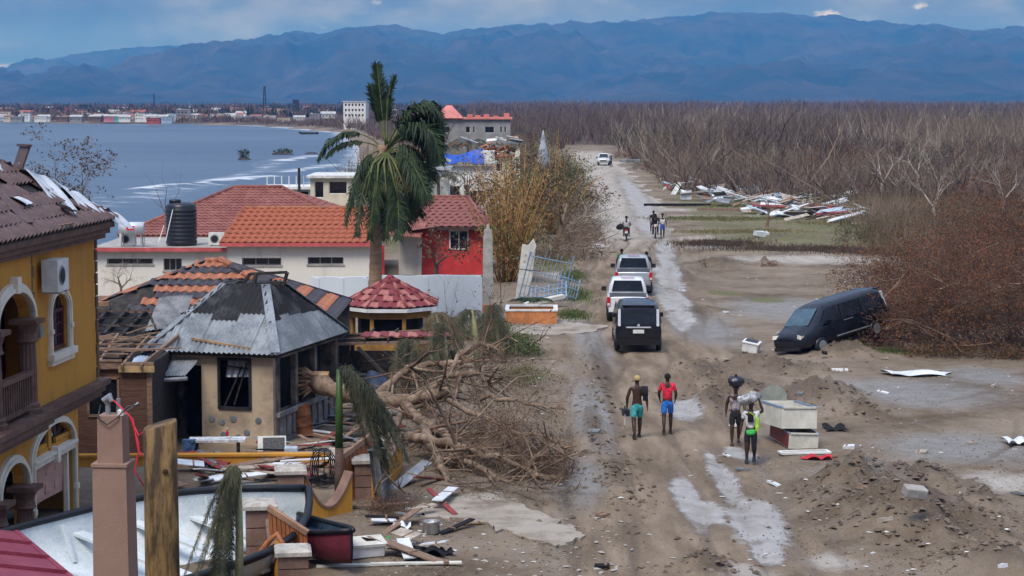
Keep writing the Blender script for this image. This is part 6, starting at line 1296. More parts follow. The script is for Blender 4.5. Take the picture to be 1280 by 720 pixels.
for (x_, y_, q_, i_) in [(830,212,.8,2),(868,222,.8,0),(792,197,.8,2),(900,206,1.0,1),(850,198,1.0,0),(925,226,.9,1),(985,228,1.0,2),(1095,246,.9,0),(815,186,1.1,1),(880,192,1.1,3)]:
    o = hp_[i_]; p_ = G(x_, y_); c = o.copy(); C.objects.link(c); c.location = p_; c.rotation_euler = (0,0,x_); c.scale = (q_,q_,q_*.8)
    for ch in kids[o]: d = ch.copy(); C.objects.link(d); d.parent = c
for k in range(64):
    o = random.choice(hp_); Y = random.uniform(128, 300) if k < 44 else random.uniform(300, 430); X = random.uniform(max(road_x(Y)+8, .19*Y if Y < 215 else 0), .29*Y)
    if Y < 200 and X < .19*Y: continue
    c = o.copy(); C.objects.link(c); c.location = (X, Y, gz(X, Y)); c.rotation_euler = (0,0,random.uniform(0,6.3)); q = random.uniform(.6,1.35)*(1 if Y < 220 else 1.25); c.scale = (q*random.uniform(.8,1.3), q, q*random.uniform(.7,1.4))
    for ch in kids[o]: d = ch.copy(); C.objects.link(d); d.parent = c

for i, (x, y, h, ln, lab, m) in enumerate([(690,318,6.0,(.35,0,.05),'grey storm-stripped tree leaning over the road verge',BARK),(712,300,5.0,(-.3,.1,.0),'bare grey tree bent back over the bamboo',BARK),(668,300,6.8,(.1,0,.3),'tall bare tree standing among the bamboo clumps',DBARK),(725,280,4.6,(.4,-.1,-.1),'low snapped tree sprawling at the roadside',PBARK),(640,285,7.0,(-.15,0,.3),'brown leafless tree behind the golden bamboo',RBARK)]):
    p = P(x, y); bare_tree(on(p.x, p.y), h, .028*h, lab, m, 140+i, 5, ln, 3, 350)
# ================================================================ GATE PILLARS, WALLS, WOODEN GATES
random.seed(17)
def pillar(px, Y, ytop, wpx, label, hasb=False):
    p = D(px, ytop, Y); g = gz(p.x, Y); h = p.z-g; hw = wpx/2*Y/F; t = thing('gate_pillar', label, 'pillar', (p.x, Y, g), R(8))
    n = 3; z0 = -.2
    for k in range(n):
        z1 = (h-.14)*(k+1)/n; MB().bx((-hw,-hw,z0+.012),(hw,hw,z1-.012)).build('block', BROWNP, t); MB().bx((-hw+.02,-hw+.02,z1-.012),(hw-.02,hw-.02,z1+.012)).build('joint', DKMET, t); z0 = z1
    b = MB(); q = hw*1.22; b.add([(-q,-q,h-.13),(q,-q,h-.13),(q,q,h-.13),(-q,q,h-.13),(-q,-q,h-.05),(q,-q,h-.05),(q,q,h-.05),(-q,q,h-.05),(-q*.8,-q*.8,h),(q*.8,-q*.8,h),(q*.8,q*.8,h),(-q*.8,q*.8,h)], [(3,2,1,0),(0,1,5,4),(1,2,6,5),(2,3,7,6),(3,0,4,7),(4,5,9,8),(5,6,10,9),(6,7,11,10),(7,4,8,11),(8,9,10,11)]); b.build('cap', CAP, t)
    if hasb: MB().bx((-.12,-hw-.05,h-.72),(.1,-hw-.002,h-.45)).build('lamp_box', PLASTB, t)
    return t
pillar(363,45,583,33,'brown block gate pillar with a black box on its face',True); pillar(325,41,626,37,'brown block gate pillar rising beside the white boat')
pillar(458,47.5,570,32,'brown gate pillar at the end of curved yellow wall'); pillar(366,38.4,683,38,'short brown gate pillar standing by maroon boat'); pillar(468,51.5,548,24,'slim brown gate pillar behind the green palm shaft')
def curved_wall(p0, p1, dip, h0, h1, label, m=YEL):
    p0 = Vector(p0); p1 = Vector(p1); d = p1-p0; L = Vector((d.x,d.y,0)).length; t = thing('garden_wall', label, 'wall', (p0.x,p0.y,0), atan2(d.y,d.x)); n = 20
    top = [(L*i/n, dip+(h0-dip)*(abs(1-2*i/n))**2.0 if i < n/2 else dip+(h1-dip)*(abs(1-2*i/n))**2.0) for i in range(n+1)]
    MB().prism([(0,-.3),(L,-.3)]+list(reversed(top)), -.11, .11, 'y').build('panel', m, t)
    b = MB()
    for i in range(n): b.bar((top[i][0],0,top[i][1]+.02), (top[i+1][0],0,top[i+1][1]+.02), .28, .05)
    b.build('coping', BROWNP, t)
a_, c_ = D(363,583,45), D(458,570,47.5)
curved_wall((a_.x+.28,44.9,0), (c_.x-.3,46.0,0), .22, 1.05, .95, 'ochre yellow garden wall with a deep curved dip')
curved_wall((c_.x+.25,47.2,0), (c_.x+.55,51.2,0), .75, .9, 1.0, 'ochre yellow garden wall running back from gate pillar')
a_ = D(325,626,41); curved_wall((a_.x+.3,40.6,0), (a_.x+.75,38.6,0), .3, .95, .75, 'short ochre yellow wall falling between two gate pillars')
t = thing('low_wall', 'long low ochre wall in front of the burnt kiosk', 'wall', (D(100,580,52).x,51.4,0), R(2)); MB().bx((0,-.1,-.2),(6.6,.1,.34)).build('panel', YEL, t); MB().bx((-.02,-.14,.34),(6.62,.14,.40)).build('coping', YEL, t)
def slat_gate(loc, rz, n, w_, h0, h1, label, rx=0):
    t = thing('wooden_gate', label, 'gate', loc, rz, rx=rx)
    for i in range(n): h = h0+(h1-h0)*i/(n-1); MB().bx((i*w_/n,-.02,0),((i+.82)*w_/n,.02,h)).build('slat', ORANGE, t)
    MB().bx((0,.02,.12),(w_,.06,.24)).build('rail', TRIM, t); MB().bar((0,-.0,h0+.06),(w_,0,h1+.06), .1, .11).build('top_rail', mat('pale_rail',(.33,.19,.12),.7), t)
p = D(431,640,47); slat_gate((p.x,46.9,.05), R(62), 8, 1.5, 1.0, 1.35, 'tall slatted orange-brown gate by the green palm shaft', R(-6))
p = D(341,700,40.6); slat_gate((p.x,40.4,.25), R(-18), 9, .85, 1.0, .5, 'small slatted orange-brown gate slumped beside the pillar', R(8))
p = D(320,700,39.5); t = thing('bent_railing', 'curved ochre timber brace at the brown gate pillar', 'railing', (p.x,39.4,0)); MB().tube([(.0,0,.4),(.25,-.05,.75),(.45,-.1,.95),(.6,-.12,.7),(.62,-.1,.1)], .06, 8).build('brace', ORANGE, t, True); MB().box((.5,-.1,.35),(.18,.1,.9)).build('panel', YEL, t)
# crumpled zinc, fan, drum
p = D(470,600,46.6); t = thing('crumpled_sheet', 'crumpled grey metal sheet hanging over the slatted gate', 'metal sheet', (p.x,46.4,.35)); b = MB(); b.sheet(lambda u, v: (-.15+.42*u+.12*v, -.05+.12*sin(u*9)+.1*v, 1.1-1.25*v+.05*sin(u*7)), 14, 8, .006); b.build('sheet', mat('crumpled_zinc',(.22,.235,.25),.45,.3,3,.2,10,metal=.3), t)
MB().bar((-.18,-.02,1.05),(.3,-.02,1.12), .04, .04).build('folded_edge', GALV, t)
p = D(405,612,48.8); t = thing('wire_frame', 'round black wire frame leaning by green palm shaft', 'wire frame', (p.x,48.7,gz(p.x,48.7)))
for k in range(4): MB().tube([((.34-.05*k)*cos(a), .03*k, .55+(.5-.05*k)*sin(a)) for a in np.linspace(0,2*pi,15)], .016, 5).build('hoop', PLASTB, t)
for k in range(5): MB().bar((-.3+.15*k,0,.1),(-.25+.14*k,.05,1.0), .02, .02).build('wire', PLASTB, t)
# ================================================================ BOATS
def boat(label, stern, bow, beam, h, hull, inner, rim, thw, name='fishing_boat', sheer=.35, tz=0, roll=0):
    s = Vector(stern); e = Vector(bow); d = e-s; L = d.length; t = thing(name, label, 'boat', s, atan2(d.y,d.x), rx=roll, ry=tz); n = 14
    def half(u): return beam/2*(1-max(0,(u-.45)/.55)**2.4)*(.88+.12*min(1,u*4))
    def top(u): return h+sheer*u**2.2
    o, i, g = MB(), MB(), MB(); vo = []; vi = []
    for k in range(n+1):
        u = k/n; w_ = max(half(u), .03); x = u*L; zt = top(u); zk = .0+.35*max(0,u-.8)*2
        ring_ = [(x,-w_,zt),(x,-w_*.96,zt*.6),(x,-w_*.75,zk+.12),(x,0,zk),(x,w_*.75,zk+.12),(x,w_*.96,zt*.6),(x,w_,zt)]
        vo += ring_; w2 = max(w_-.05,.01); vi += [(x,-w2,zt-.01),(x,-w2*.95,zt*.6),(x,-w2*.72,zk+.2),(x,0,zk+.12),(x,w2*.72,zk+.2),(x,w2*.95,zt*.6),(x,w2,zt-.01)]
    fs = [(k*7+j, k*7+j+1, k*7+8+j, k*7+7+j) for k in range(n) for j in range(6)]
    o.add(vo, fs+[(0,1,2,3,4,5,6)]); i.add([(x+(.06 if q < 7 else 0),y,z) for q, (x,y,z) in enumerate(vi)], fs+[(0,1,2,3,4,5,6)])
    o.build('hull', hull, t, True); i.build('inner_hull', inner, t, True)
    for sd_ in (-1, 1): MB().tube([(k/n*L, sd_*max(half(k/n),.03), top(k/n)+.02) for k in range(n+1)], .085 if L > 5 else .06, 6).build('gunwale', rim, t, True)
    MB().bar((0,-half(0),h+.02),(0,half(0),h+.02), .12, .14).build('transom_rim', rim, t)
    for k, u in enumerate(thw): MB().bx((u*L-.14,-half(u)+.06,h*.62),(u*L+.14,half(u)-.06,h*.62+.06)).build('thwart', inner, t)
    for k in range(1, n-2, 2):
        for sd_ in (-1, 1): MB().bar((k/n*L,sd_*half(k/n)*.9,top(k/n)-.06),(k/n*L,sd_*half(k/n)*.68,.22), .07, .06).build('rib', inner, t)
    return t
BW = mat('boat_white',(.50,.56,.58),.5,.2,1.5,.1,20,col2=(.66,.69,.69)); BRIM = mat('boat_black',(.010,.011,.014),.45,.3,3)
pA = P(20,668,1.0); pB = P(338,602,1.15); dv = (pB-pA).normalized(); nv = Vector((dv.y,-dv.x,0))
boat('long white fishing boat with black gunwale beached behind the gate pillars', (pA+nv*2.1-dv*1.6).to_2d().to_3d()+Vector((0,0,-.12)), (pB+nv*1.05).to_2d().to_3d()+Vector((0,0,-.12)), 4.2, .92, BW, BW, BRIM, (.22,.42,.6,.76), roll=R(8))
pA = P(352,628,.95); pB = P(440,664,.9); boat('maroon skiff with dark blue inside wedged against the gate', Vector((pA.x-.2,pA.y+.4,.12)), Vector((pB.x,pB.y-.1,.3)), 1.1, .45, mat('maroon_hull',(.13,.022,.035),.5,.25,2), mat('navy_inside',(.03,.05,.085),.5,.3,2), BRIM, (.3,.55), 'skiff')
# ================================================================ THINGS IN THE YARD
def box_thing(name, label, cat, px, py, sz, m, rz=0, rx=0, ry=0, z=0, extra=None, group=None):
    p = G(px, py); t = thing(name, label, cat, p+Vector((0,0,z)), rz, group, rx, ry); bb = MB().bx((-sz[0]/2,-sz[1]/2,0),(sz[0]/2,sz[1]/2,sz[2])).build('body', m, t)
    md = bb.modifiers.new('b','BEVEL'); md.width = min(sz)*.12; md.segments = 2
    if extra: extra(t, sz)
    return t
p = G(272,575); t = thing('folding_table', 'white topped table with blue jeans hung over its end', 'table', (p.x, p.y, p.z), R(4)); MB().bx((-.75,-.3,.52),(.75,.3,.58)).build('tabletop', mat('chipped_white',(.55,.57,.58),.7,.3,8), t)
for x in (-.55,.55):
    for y in (-.22,.22): MB().bx((x-.03,y-.03,-.02),(x+.03,y+.03,.52)).build('leg', CHAR, t)
p2 = D(236,556,p.y-.35); t = thing('jeans', 'blue jeans draped over the end of white table', 'jeans', p2); b = MB(); b.sheet(lambda u, v: (-.16+.32*u+.03*sin(v*7), -.02-.07*sin(u*pi*2)-.05*v, .1-.62*v+.04*sin(u*8)), 10, 8, .02); b.build('legs', mat('denim',(.06,.13,.24),.9,.3,6), t, True); MB().bx((-.17,-.04,.09),(.17,.16,.13)).build('waistband', mat('denim',(.06,.13,.24)), t)
p = D(284,543,p.y); t = thing('red_bottle', 'little red bottle standing on the white table', 'bottle', (p.x,p.y,p.z-.04)); MB().lathe([(.04,0),(.04,.1),(.015,.14),(.015,.19)], 10).build('body', mat('bottle_red',(.5,.02,.04),.4), t, True); MB().lathe([(.02,.19),(.02,.215)], 8).build('cap', WHITE, t)
p = G(340,568); t = thing('window_unit', 'white window air conditioner dumped before the burnt kiosk', 'air conditioner', p, R(6), rx=R(-18)); MB().bx((-.38,-.05,0),(.38,.35,.5)).build('casing', ACW, t); MB().bx((-.24,-.075,.05),(.34,-.052,.45)).build('grille', mat('grey_grille',(.09,.09,.095),.7,.3,30), t)
t = thing('orange_door', 'orange wooden door panel lying flat by the low wall', 'door', G(360,575)+Vector((0,0,.1)), R(3), rx=R(6)); MB().bx((-1.15,-.3,0),(1.15,.3,.06)).build('panel', ORANGE, t); MB().bx((-1.0,-.2,.06),(-.1,.2,.08)).build('inset', TRIM, t); MB().bx((.1,-.2,.06),(1.0,.2,.08)).build('inset', TRIM, t)
box_thing('plastic_crate','pale blue plastic box beside the dumped air conditioner','crate',364,572,(.36,.3,.3),mat('pale_blue_plastic',(.42,.52,.6),.5), R(5))
p = G(380,545); t = thing('rusted_drum', 'rust-red oil drum tipped beside the burnt kiosk', 'drum', p+Vector((0,0,.0)), ry=R(-8)); MB().lathe([(.3,0),(.31,.02),(.29,.05),(.29,.3),(.305,.32),(.29,.34),(.29,.6),(.305,.62),(.29,.64),(.29,.88),(.3,.9)], 18).build('body', mat('rust_drum',(.20,.075,.03),.85,.35,4), t, True); MB().lathe([(.27,.88),(.27,.885)], 16).build('lid', CHAR, t)
p = G(468,500); t = thing('blue_tarp', 'navy tarpaulin bundle slumped behind the fallen tree', 'tarpaulin', p); b = MB(); b.sheet(lambda u, v: (-.6+1.3*u, -.4+.9*v, .05+.85*sin(pi*min(1,u*.9+.1))*(.4+.6*v)+.05*sin(u*11+v*5)), 14, 8, .01); b.build('sheet', mat('navy_tarp',(.018,.030,.055),.5,.3,3,.3,8), t, True); MB().tube([(-.6,-.35,.3),(0,-.4,.55),(.65,-.35,.35)], .02, 5).build('rope', BARK, t)
box_thing('polystyrene_cooler','broken white foam cooler lying by the yellow gate','cooler',448,697,(1.05,.42,.26),WHITE,R(22),R(12),0,.06,lambda t, s: MB().bx((-s[0]/2-.03,-s[1]/2-.03,s[2]),(s[0]/2+.03,s[1]/2+.03,s[2]+.06)).build('lid',mat('dirty_white',(.58,.56,.50)),t))
p = G(539,667); t = thing('cooking_pot', 'dented aluminium cooking pot on the sand', 'pot', p); MB().lathe([(.17,0),(.19,.03),(.19,.27),(.2,.29),(.17,.29),(.17,.2)], 20).build('body', mat('aluminium',(.42,.42,.42),.35,.3,6,metal=.7), t, True)
for s in (-1,1): MB().tube([(s*.19,-.04,.2),(s*.25,-.04,.21),(s*.25,.04,.21),(s*.19,.04,.2)], .012, 5).build('handle', GREYM, t)
for (x, y, L, w_, a, lab) in [(512,654,1.3,.09,8,'pale plank lying by the cooking pot'),(588,656,.62,.1,20,'short pale plank on the concrete apron'),(462,708,2.2,.16,6,'long white board on the bottom verge'),(520,706,1.9,.14,4,'white board beside black cloth on the verge')]:
    p = G(x,y); t = thing('plank', lab, 'plank', p+Vector((0,0,.02)), R(a)); MB().bx((-L/2,-w_/2,0),(L/2,w_/2,.035)).build('board', mat('bare_timber',(.30,.20,.12)) if 'pale' in lab else mat('dirty_white',(.58,.56,.50)), t); MB().bx((L*.3,-w_/2-.004,-.004),(L*.36,w_/2+.004,.05)).build('cleat', WOOD, t)
def cloth(label, px, py, w_, d_, m, seed, h=.1, cat='cloth', name='cloth'):
    random.seed(seed); p = G(px,py); t = thing(name, label, cat, p+Vector((0,0,.01))); ph = [random.uniform(0,6) for _ in range(5)]
    b = MB(); b.sheet(lambda u, v: ((u-.5)*w_*(1+.15*sin(v*6+ph[0])), (v-.5)*d_*(1+.2*sin(u*7+ph[1])), h*abs(sin(u*5+ph[2])*sin(v*4+ph[3]))+.012), 14, 10, .01); b.build('fabric', m, t, True); return t
BLK = mat('black_cloth',(.008,.008,.010),.9,.3,3); REDC = mat('red_cloth',(.45,.03,.04),.9,.2,3); WHC = mat('white_plastic_film',(.62,.65,.68),.6,.12,2)
cloth('black cloth rag lying on the lower verge',535,694,.65,.6,BLK,1,.16); cloth('small black rag beside the other black rag',556,693,.35,.4,BLK,2,.1); cloth('white paper scrap by the cooking pot',503,660,.35,.5,WHC,3,.18); cloth('black bag caught in the fallen branches',668,566,.5,.9,BLK,4,.35)
cloth('crumpled white sheet on grey mud right of the mounds',1146,468,2.2,1.2,WHC,5,.14,'sheet','plastic_sheet'); cloth('red rag beside the broken freezers',1020,574,.75,.5,REDC,6,.1); cloth('black rag dropped behind the freezers',1044,538,.6,.7,BLK,7,.15); cloth('pale plastic scrap near the wrecked van bushes',1131,423,.5,1.0,WHC,8,.3); cloth('white bag lying on far right mud',1270,554,.6,.9,WHC,9,.15); cloth('green scrap on sand by the yellow wall',481,677,.18,.3,mat('green_plastic',(.03,.3,.06),.5),10,.08)
cloth('blue cloth hanging in far brush',1028,219,2.0,2,mat('blue_cloth',(.03,.10,.45),.8),11,.9); cloth('red cloth at the forest debris line',1030,268,1.6,2.0,REDC,12,.8); cloth('orange cloth on roadside debris heap',854,193,2.0,3,mat('orange_cloth',(.5,.10,.03),.8),13,1.2)
ap = [P(*q) for q in ((505,640),(560,622),(625,612),(672,640),(727,670),(700,682),(640,668),(590,652),(548,648))]
def ragged(ap, n=9, a=.16):
    o = []
    for i in range(len(ap)):
        for k in range(n): q = ap[i].lerp(ap[(i+1) % len(ap)], k/n); o.append(q+Vector((random.uniform(-a,a)*(k > 0), random.uniform(-a,a)*2*(k > 0), 0)))
    return o
ap = ragged(ap)
zz = float(np.median([gz(q.x,q.y) for q in ap]))+.0; vs_ = [(q.x,q.y) for q in ap]; o = MB().prism(vs_, zz-.25, zz+.03, 'z').build('pavement', mat('apron_concrete',(.33,.29,.24),.9,.3,.9,.4,30,col2=(.17,.135,.10),lo=.44,hi=.66))
tag(o, kind='structure')
ap = [P(*q) for q in ((632,410),(705,405),(760,408),(742,416),(690,420),(640,418))]; ap = ragged(ap, 6, .1); zz = float(np.median([gz(q.x,q.y) for q in ap]))
tag(MB().prism([(q.x,q.y) for q in ap], zz-.25, zz+.03, 'z').build('pavement', mat('apron_concrete',(.36,.325,.28))), kind='structure')
# ================================================================ FREEZERS
def freezer(label, loc, rz, ry, rx, m, inner, opened):
    t = thing('chest_freezer', label, 'freezer', loc, rz, rx=rx, ry=ry); w_, d_, h = 1.12, 2.0, .62
    b = MB(); k = .06
    b.bx((-w_/2,-d_/2,0),(w_/2,-d_/2+k,h)); b.bx((-w_/2,d_/2-k,0),(w_/2,d_/2,h)); b.bx((-w_/2,-d_/2+k,0),(-w_/2+k,d_/2-k,h)); b.bx((w_/2-k,-d_/2+k,0),(w_/2,d_/2-k,h)); b.bx((-w_/2+k,-d_/2+k,0),(w_/2-k,d_/2-k,.05)); b.build('body', m, t)
    for s in (-1,1): MB().bx((s*w_/2-.045 if s > 0 else -w_/2-.012,-d_/2-.012,h),(s*w_/2+.012 if s > 0 else -w_/2+.045,d_/2+.012,h+.06)).build('rim', mat('rim_blue',(.20,.30,.42),.5), t)
    for s in (-1,1): MB().bx((-w_/2+.045,s*d_/2-.04,h),(w_/2-.045,s*d_/2+.04,h+.055)).build('rim', m, t)
    MB().bx((-w_/2+k+.002,-d_/2+k+.002,.07),(w_/2-k-.002,d_/2-k-.002,.14)).build('inner_floor', inner, t)
    if opened:
        b = MB(); b.prism([(-.55,0),(.55,0),(.55,.28),(.42,.5),(.2,.62),(-.1,.64),(-.38,.5),(-.55,.25)], 0, .03, 'y'); l = b.build('lid', mat('glass_lid',(.20,.21,.17),.3,.2,2), t); l.location = (0,d_/2-.02,h+.05); l.rotation_euler = (R(-20),0,0); l.scale = (.78,1,.8); l.location.x = -.12
    return t
p = G(992,560); FZ = on(p.x, p.y+.75); IV = mat('ivory_enamel',(.60,.58,.50),.5,.12,2,.05)
fz0 = freezer('maroon-sided chest freezer lying underneath the open one', FZ+Vector((0,0,.02)), R(10), R(3), R(2), IV, mat('rusty_inside',(.12,.03,.03),.8), False); fz0.scale = (.76,.86,.66); fz0.location.x += .1
MB().bx((-.575,-.98,.03),(-.563,.98,.60)).build('side_panel', mat('maroon_enamel',(.16,.025,.03),.5), fz0)
fz1 = freezer('open ivory chest freezer with glass lid raised, on top of another', FZ+Vector((-.05,.10,.50)), R(12), R(2), R(-3), IV, mat('frost_inside',(.22,.25,.25),.7,.3,4), True); fz1.scale = (.92,.9,.9)
cloth('red plastic bag left inside the open freezer',1000,540,.5,.5,REDC,14,.25).location = FZ+Vector((.1,.0,.66))
t = thing('plastic_surround', 'white plastic frame on mud below the freezers', 'frame', G(1002,563)+Vector((0,-.5,.02)), R(8)); MB().bx((-.7,-.2,0),(.7,-.12,.05)).build('long_side', WHITE, t); MB().bx((-.7,.12,0),(.7,.2,.05)).build('long_side', WHITE, t); MB().bx((-.7,-.12,0),(-.62,.12,.05)).build('short_side', WHITE, t); MB().bx((.62,-.12,0),(.7,.12,.05)).build('short_side', WHITE, t)
box_thing('white_bucket_box','white plastic tub beside the wrecked navy van','tub',938,440,(.62,.5,.45),WHITE,R(-20),R(8),R(10),0,lambda t, s: (MB().bx((-.24,-.18,s[2]),(.24,.18,s[2]+.02)).build('mouth_shade', PLASTB, t), MB().bx((-.33,-.27,s[2]-.06),(.33,.27,s[2]-.02)).build('lip', WHITE, t)))  # black plate on the solid tub paints its shaded mouth
box_thing('white_block','long white block on the mud ridge','block',1049,465,(.62,.2,.12),WHITE,R(-4),0,0,0,lambda t, s: MB().bx((s[0]*.2,-.11,-.01),(s[0]*.3,.11,s[2]+.01)).build('band', CONC, t))
box_thing('grey_block','broken grey concrete block in the brown mound','block',1142,627,(.5,.3,.22),CONC,R(12),R(15),R(8),.12,lambda t, s: MB().bx((.02,-.155,.06),(.2,.155,.16)).build('core', GREYB, t))
# ================================================================ VEHICLES (forward = local +y, tail at y = 0)
def van(label, loc, rz, rx, ry, paint, group=None, front=True):
    t = thing('minivan', label, 'van', loc, rz, group, rx, ry)
    def rg(y, zb, zr, wb, wr, sl=0, belt=1.05):
        belt = min(belt, zr-.1); pts = [(wb*.82,zb),(wb,zb+.18),(wb*1.02,(zb+belt)/2+.1),(wb*.99,belt),(wr,zr-.12),(wr*.86,zr)]; pts = pts+[(-a,c) for a, c in reversed(pts)]
        return [(a, y+sl*max(0,c-1.0), c) for a, c in pts]
    simple_loft('body', paint, t, [rg(0,.36,1.72,.80,.66,.16),rg(.02,.32,1.80,.86,.71,.16),rg(.10,.28,1.85,.88,.73,.14),rg(.9,.25,1.88,.885,.75),rg(2.2,.25,1.88,.885,.75),rg(3.1,.25,1.84,.885,.73),rg(3.45,.25,1.74,.885,.70),rg(4.25,.25,1.12,.88,.74),rg(4.6,.28,1.02,.84,.70),rg(4.80,.32,.88,.74,.60),rg(4.86,.36,.76,.66,.54)], 1)
    def plate(name, q, m, th=.012):
        a, b_, c, d = [Vector(v) for v in q]; n = (b_-a).cross(d-a).normalized()*th; bb = MB(); bb.add([a,b_,c,d,a+n,b_+n,c+n,d+n], [(3,2,1,0),(4,5,6,7),(0,1,5,4),(1,2,6,5),(2,3,7,6),(3,0,4,7)]); return bb.build(name, m, t)
    plate('rear_window', [(-.66,.03,1.08),(.66,.03,1.08),(.58,.155,1.68),(-.58,.155,1.68)], GLASS, .02)
    plate('windscreen', [(.66,4.20,1.16),(-.66,4.20,1.16),(-.57,3.50,1.68),(.57,3.50,1.68)], mat('windscreen',(.05,.09,.12),.06,.2,1,0,4,spec=.7), .02)
    for s in (-1, 1):
        for (y0, y1, y2, y3) in ((.35,1.45,1.45,.45),(1.55,2.6,2.55,1.55),(2.7,3.75,3.25,2.7)):
            q = [(s*.875,y0,1.08),(s*.875,y1,1.08),(s*.765,y2,1.66),(s*.765,y3,1.66)]; plate('side_window', q if s > 0 else q[::-1], GLASS, .03)
        for z in (.4,): MB().box((s*.66,.015,.42),(.26,.06,.1)).build('reflector', mat('tail_red',(.42,.012,.015),.3), t)
        MB().box((s*.735,.09,1.34),(.10,.12,.66), rx=-.2).build('tail_light', mat('clear_lamp',(.55,.57,.60),.2,.1), t)
        MB().box((s*1.0,3.35,1.12),(.2,.1,.17)).build('wing_mirror', paint, t)
        MB().at((s*.58,4.70,.82), rz=s*.5).box((0,0,0),(.36,.12,.15), rx=.5).build('headlight', mat('lamp_glass',(.62,.60,.50),.15,.15), t)
        for y in (.85,3.85):
            w_ = MB().at((s*.80,y,.32), ry=pi/2).lathe([(.27,-.10),(.325,-.08),(.325,.09),(.28,.11),(.2,.11)], 22).build('wheel', PLASTB, t, True)
            rim = MB().at((s*.80,y,.32), ry=pi/2); o_ = .112*s; rim.lathe([(.2,o_-.01),(.19,o_),(.06,o_-.02*s),(.05,o_)], 14); rim.build('rim', GREYM, w_)
        MB().bx((s*.885-.012,2.0,1.0),(s*.885+.012,2.5,1.03)).build('door_handle', GREYM, t)
        MB().bx((s*.886-.012,1.2,.48),(s*.886+.012,3.0,.52)).build('side_strip', GREYM, t)
    MB().bar((.0,.035,1.12),(.38,.075,1.30), .02, .02).build('rear_wiper', PLASTB, t); MB().bx((-.80,-.006,.62),(.80,.012,.635)).build('panel_gap', PLASTB, t)
    MB().box((0,-.012,.98),(.95,.04,.05)).build('chrome_strip', ZINC, t); MB().box((0,-.022,.82),(.42,.02,.14)).build('number_plate', WHITE, t)
    MB().at((0,-.03,1.06), rx=pi/2).lathe([(.05,-.006),(.05,.006)], 12).build('badge', ZINC, t)
    MB().box((0,.06,.42),(1.62,.2,.24)).build('rear_bumper', paint, t); MB().box((0,.17,1.80),(1.25,.22,.05)).build('roof_spoiler', paint, t)
    MB().box((0,4.82,.56),(.9,.1,.14)).build('grille', PLASTB, t); MB().box((0,4.84,.40),(1.3,.12,.14)).build('front_bumper', DKMET, t)
    return t
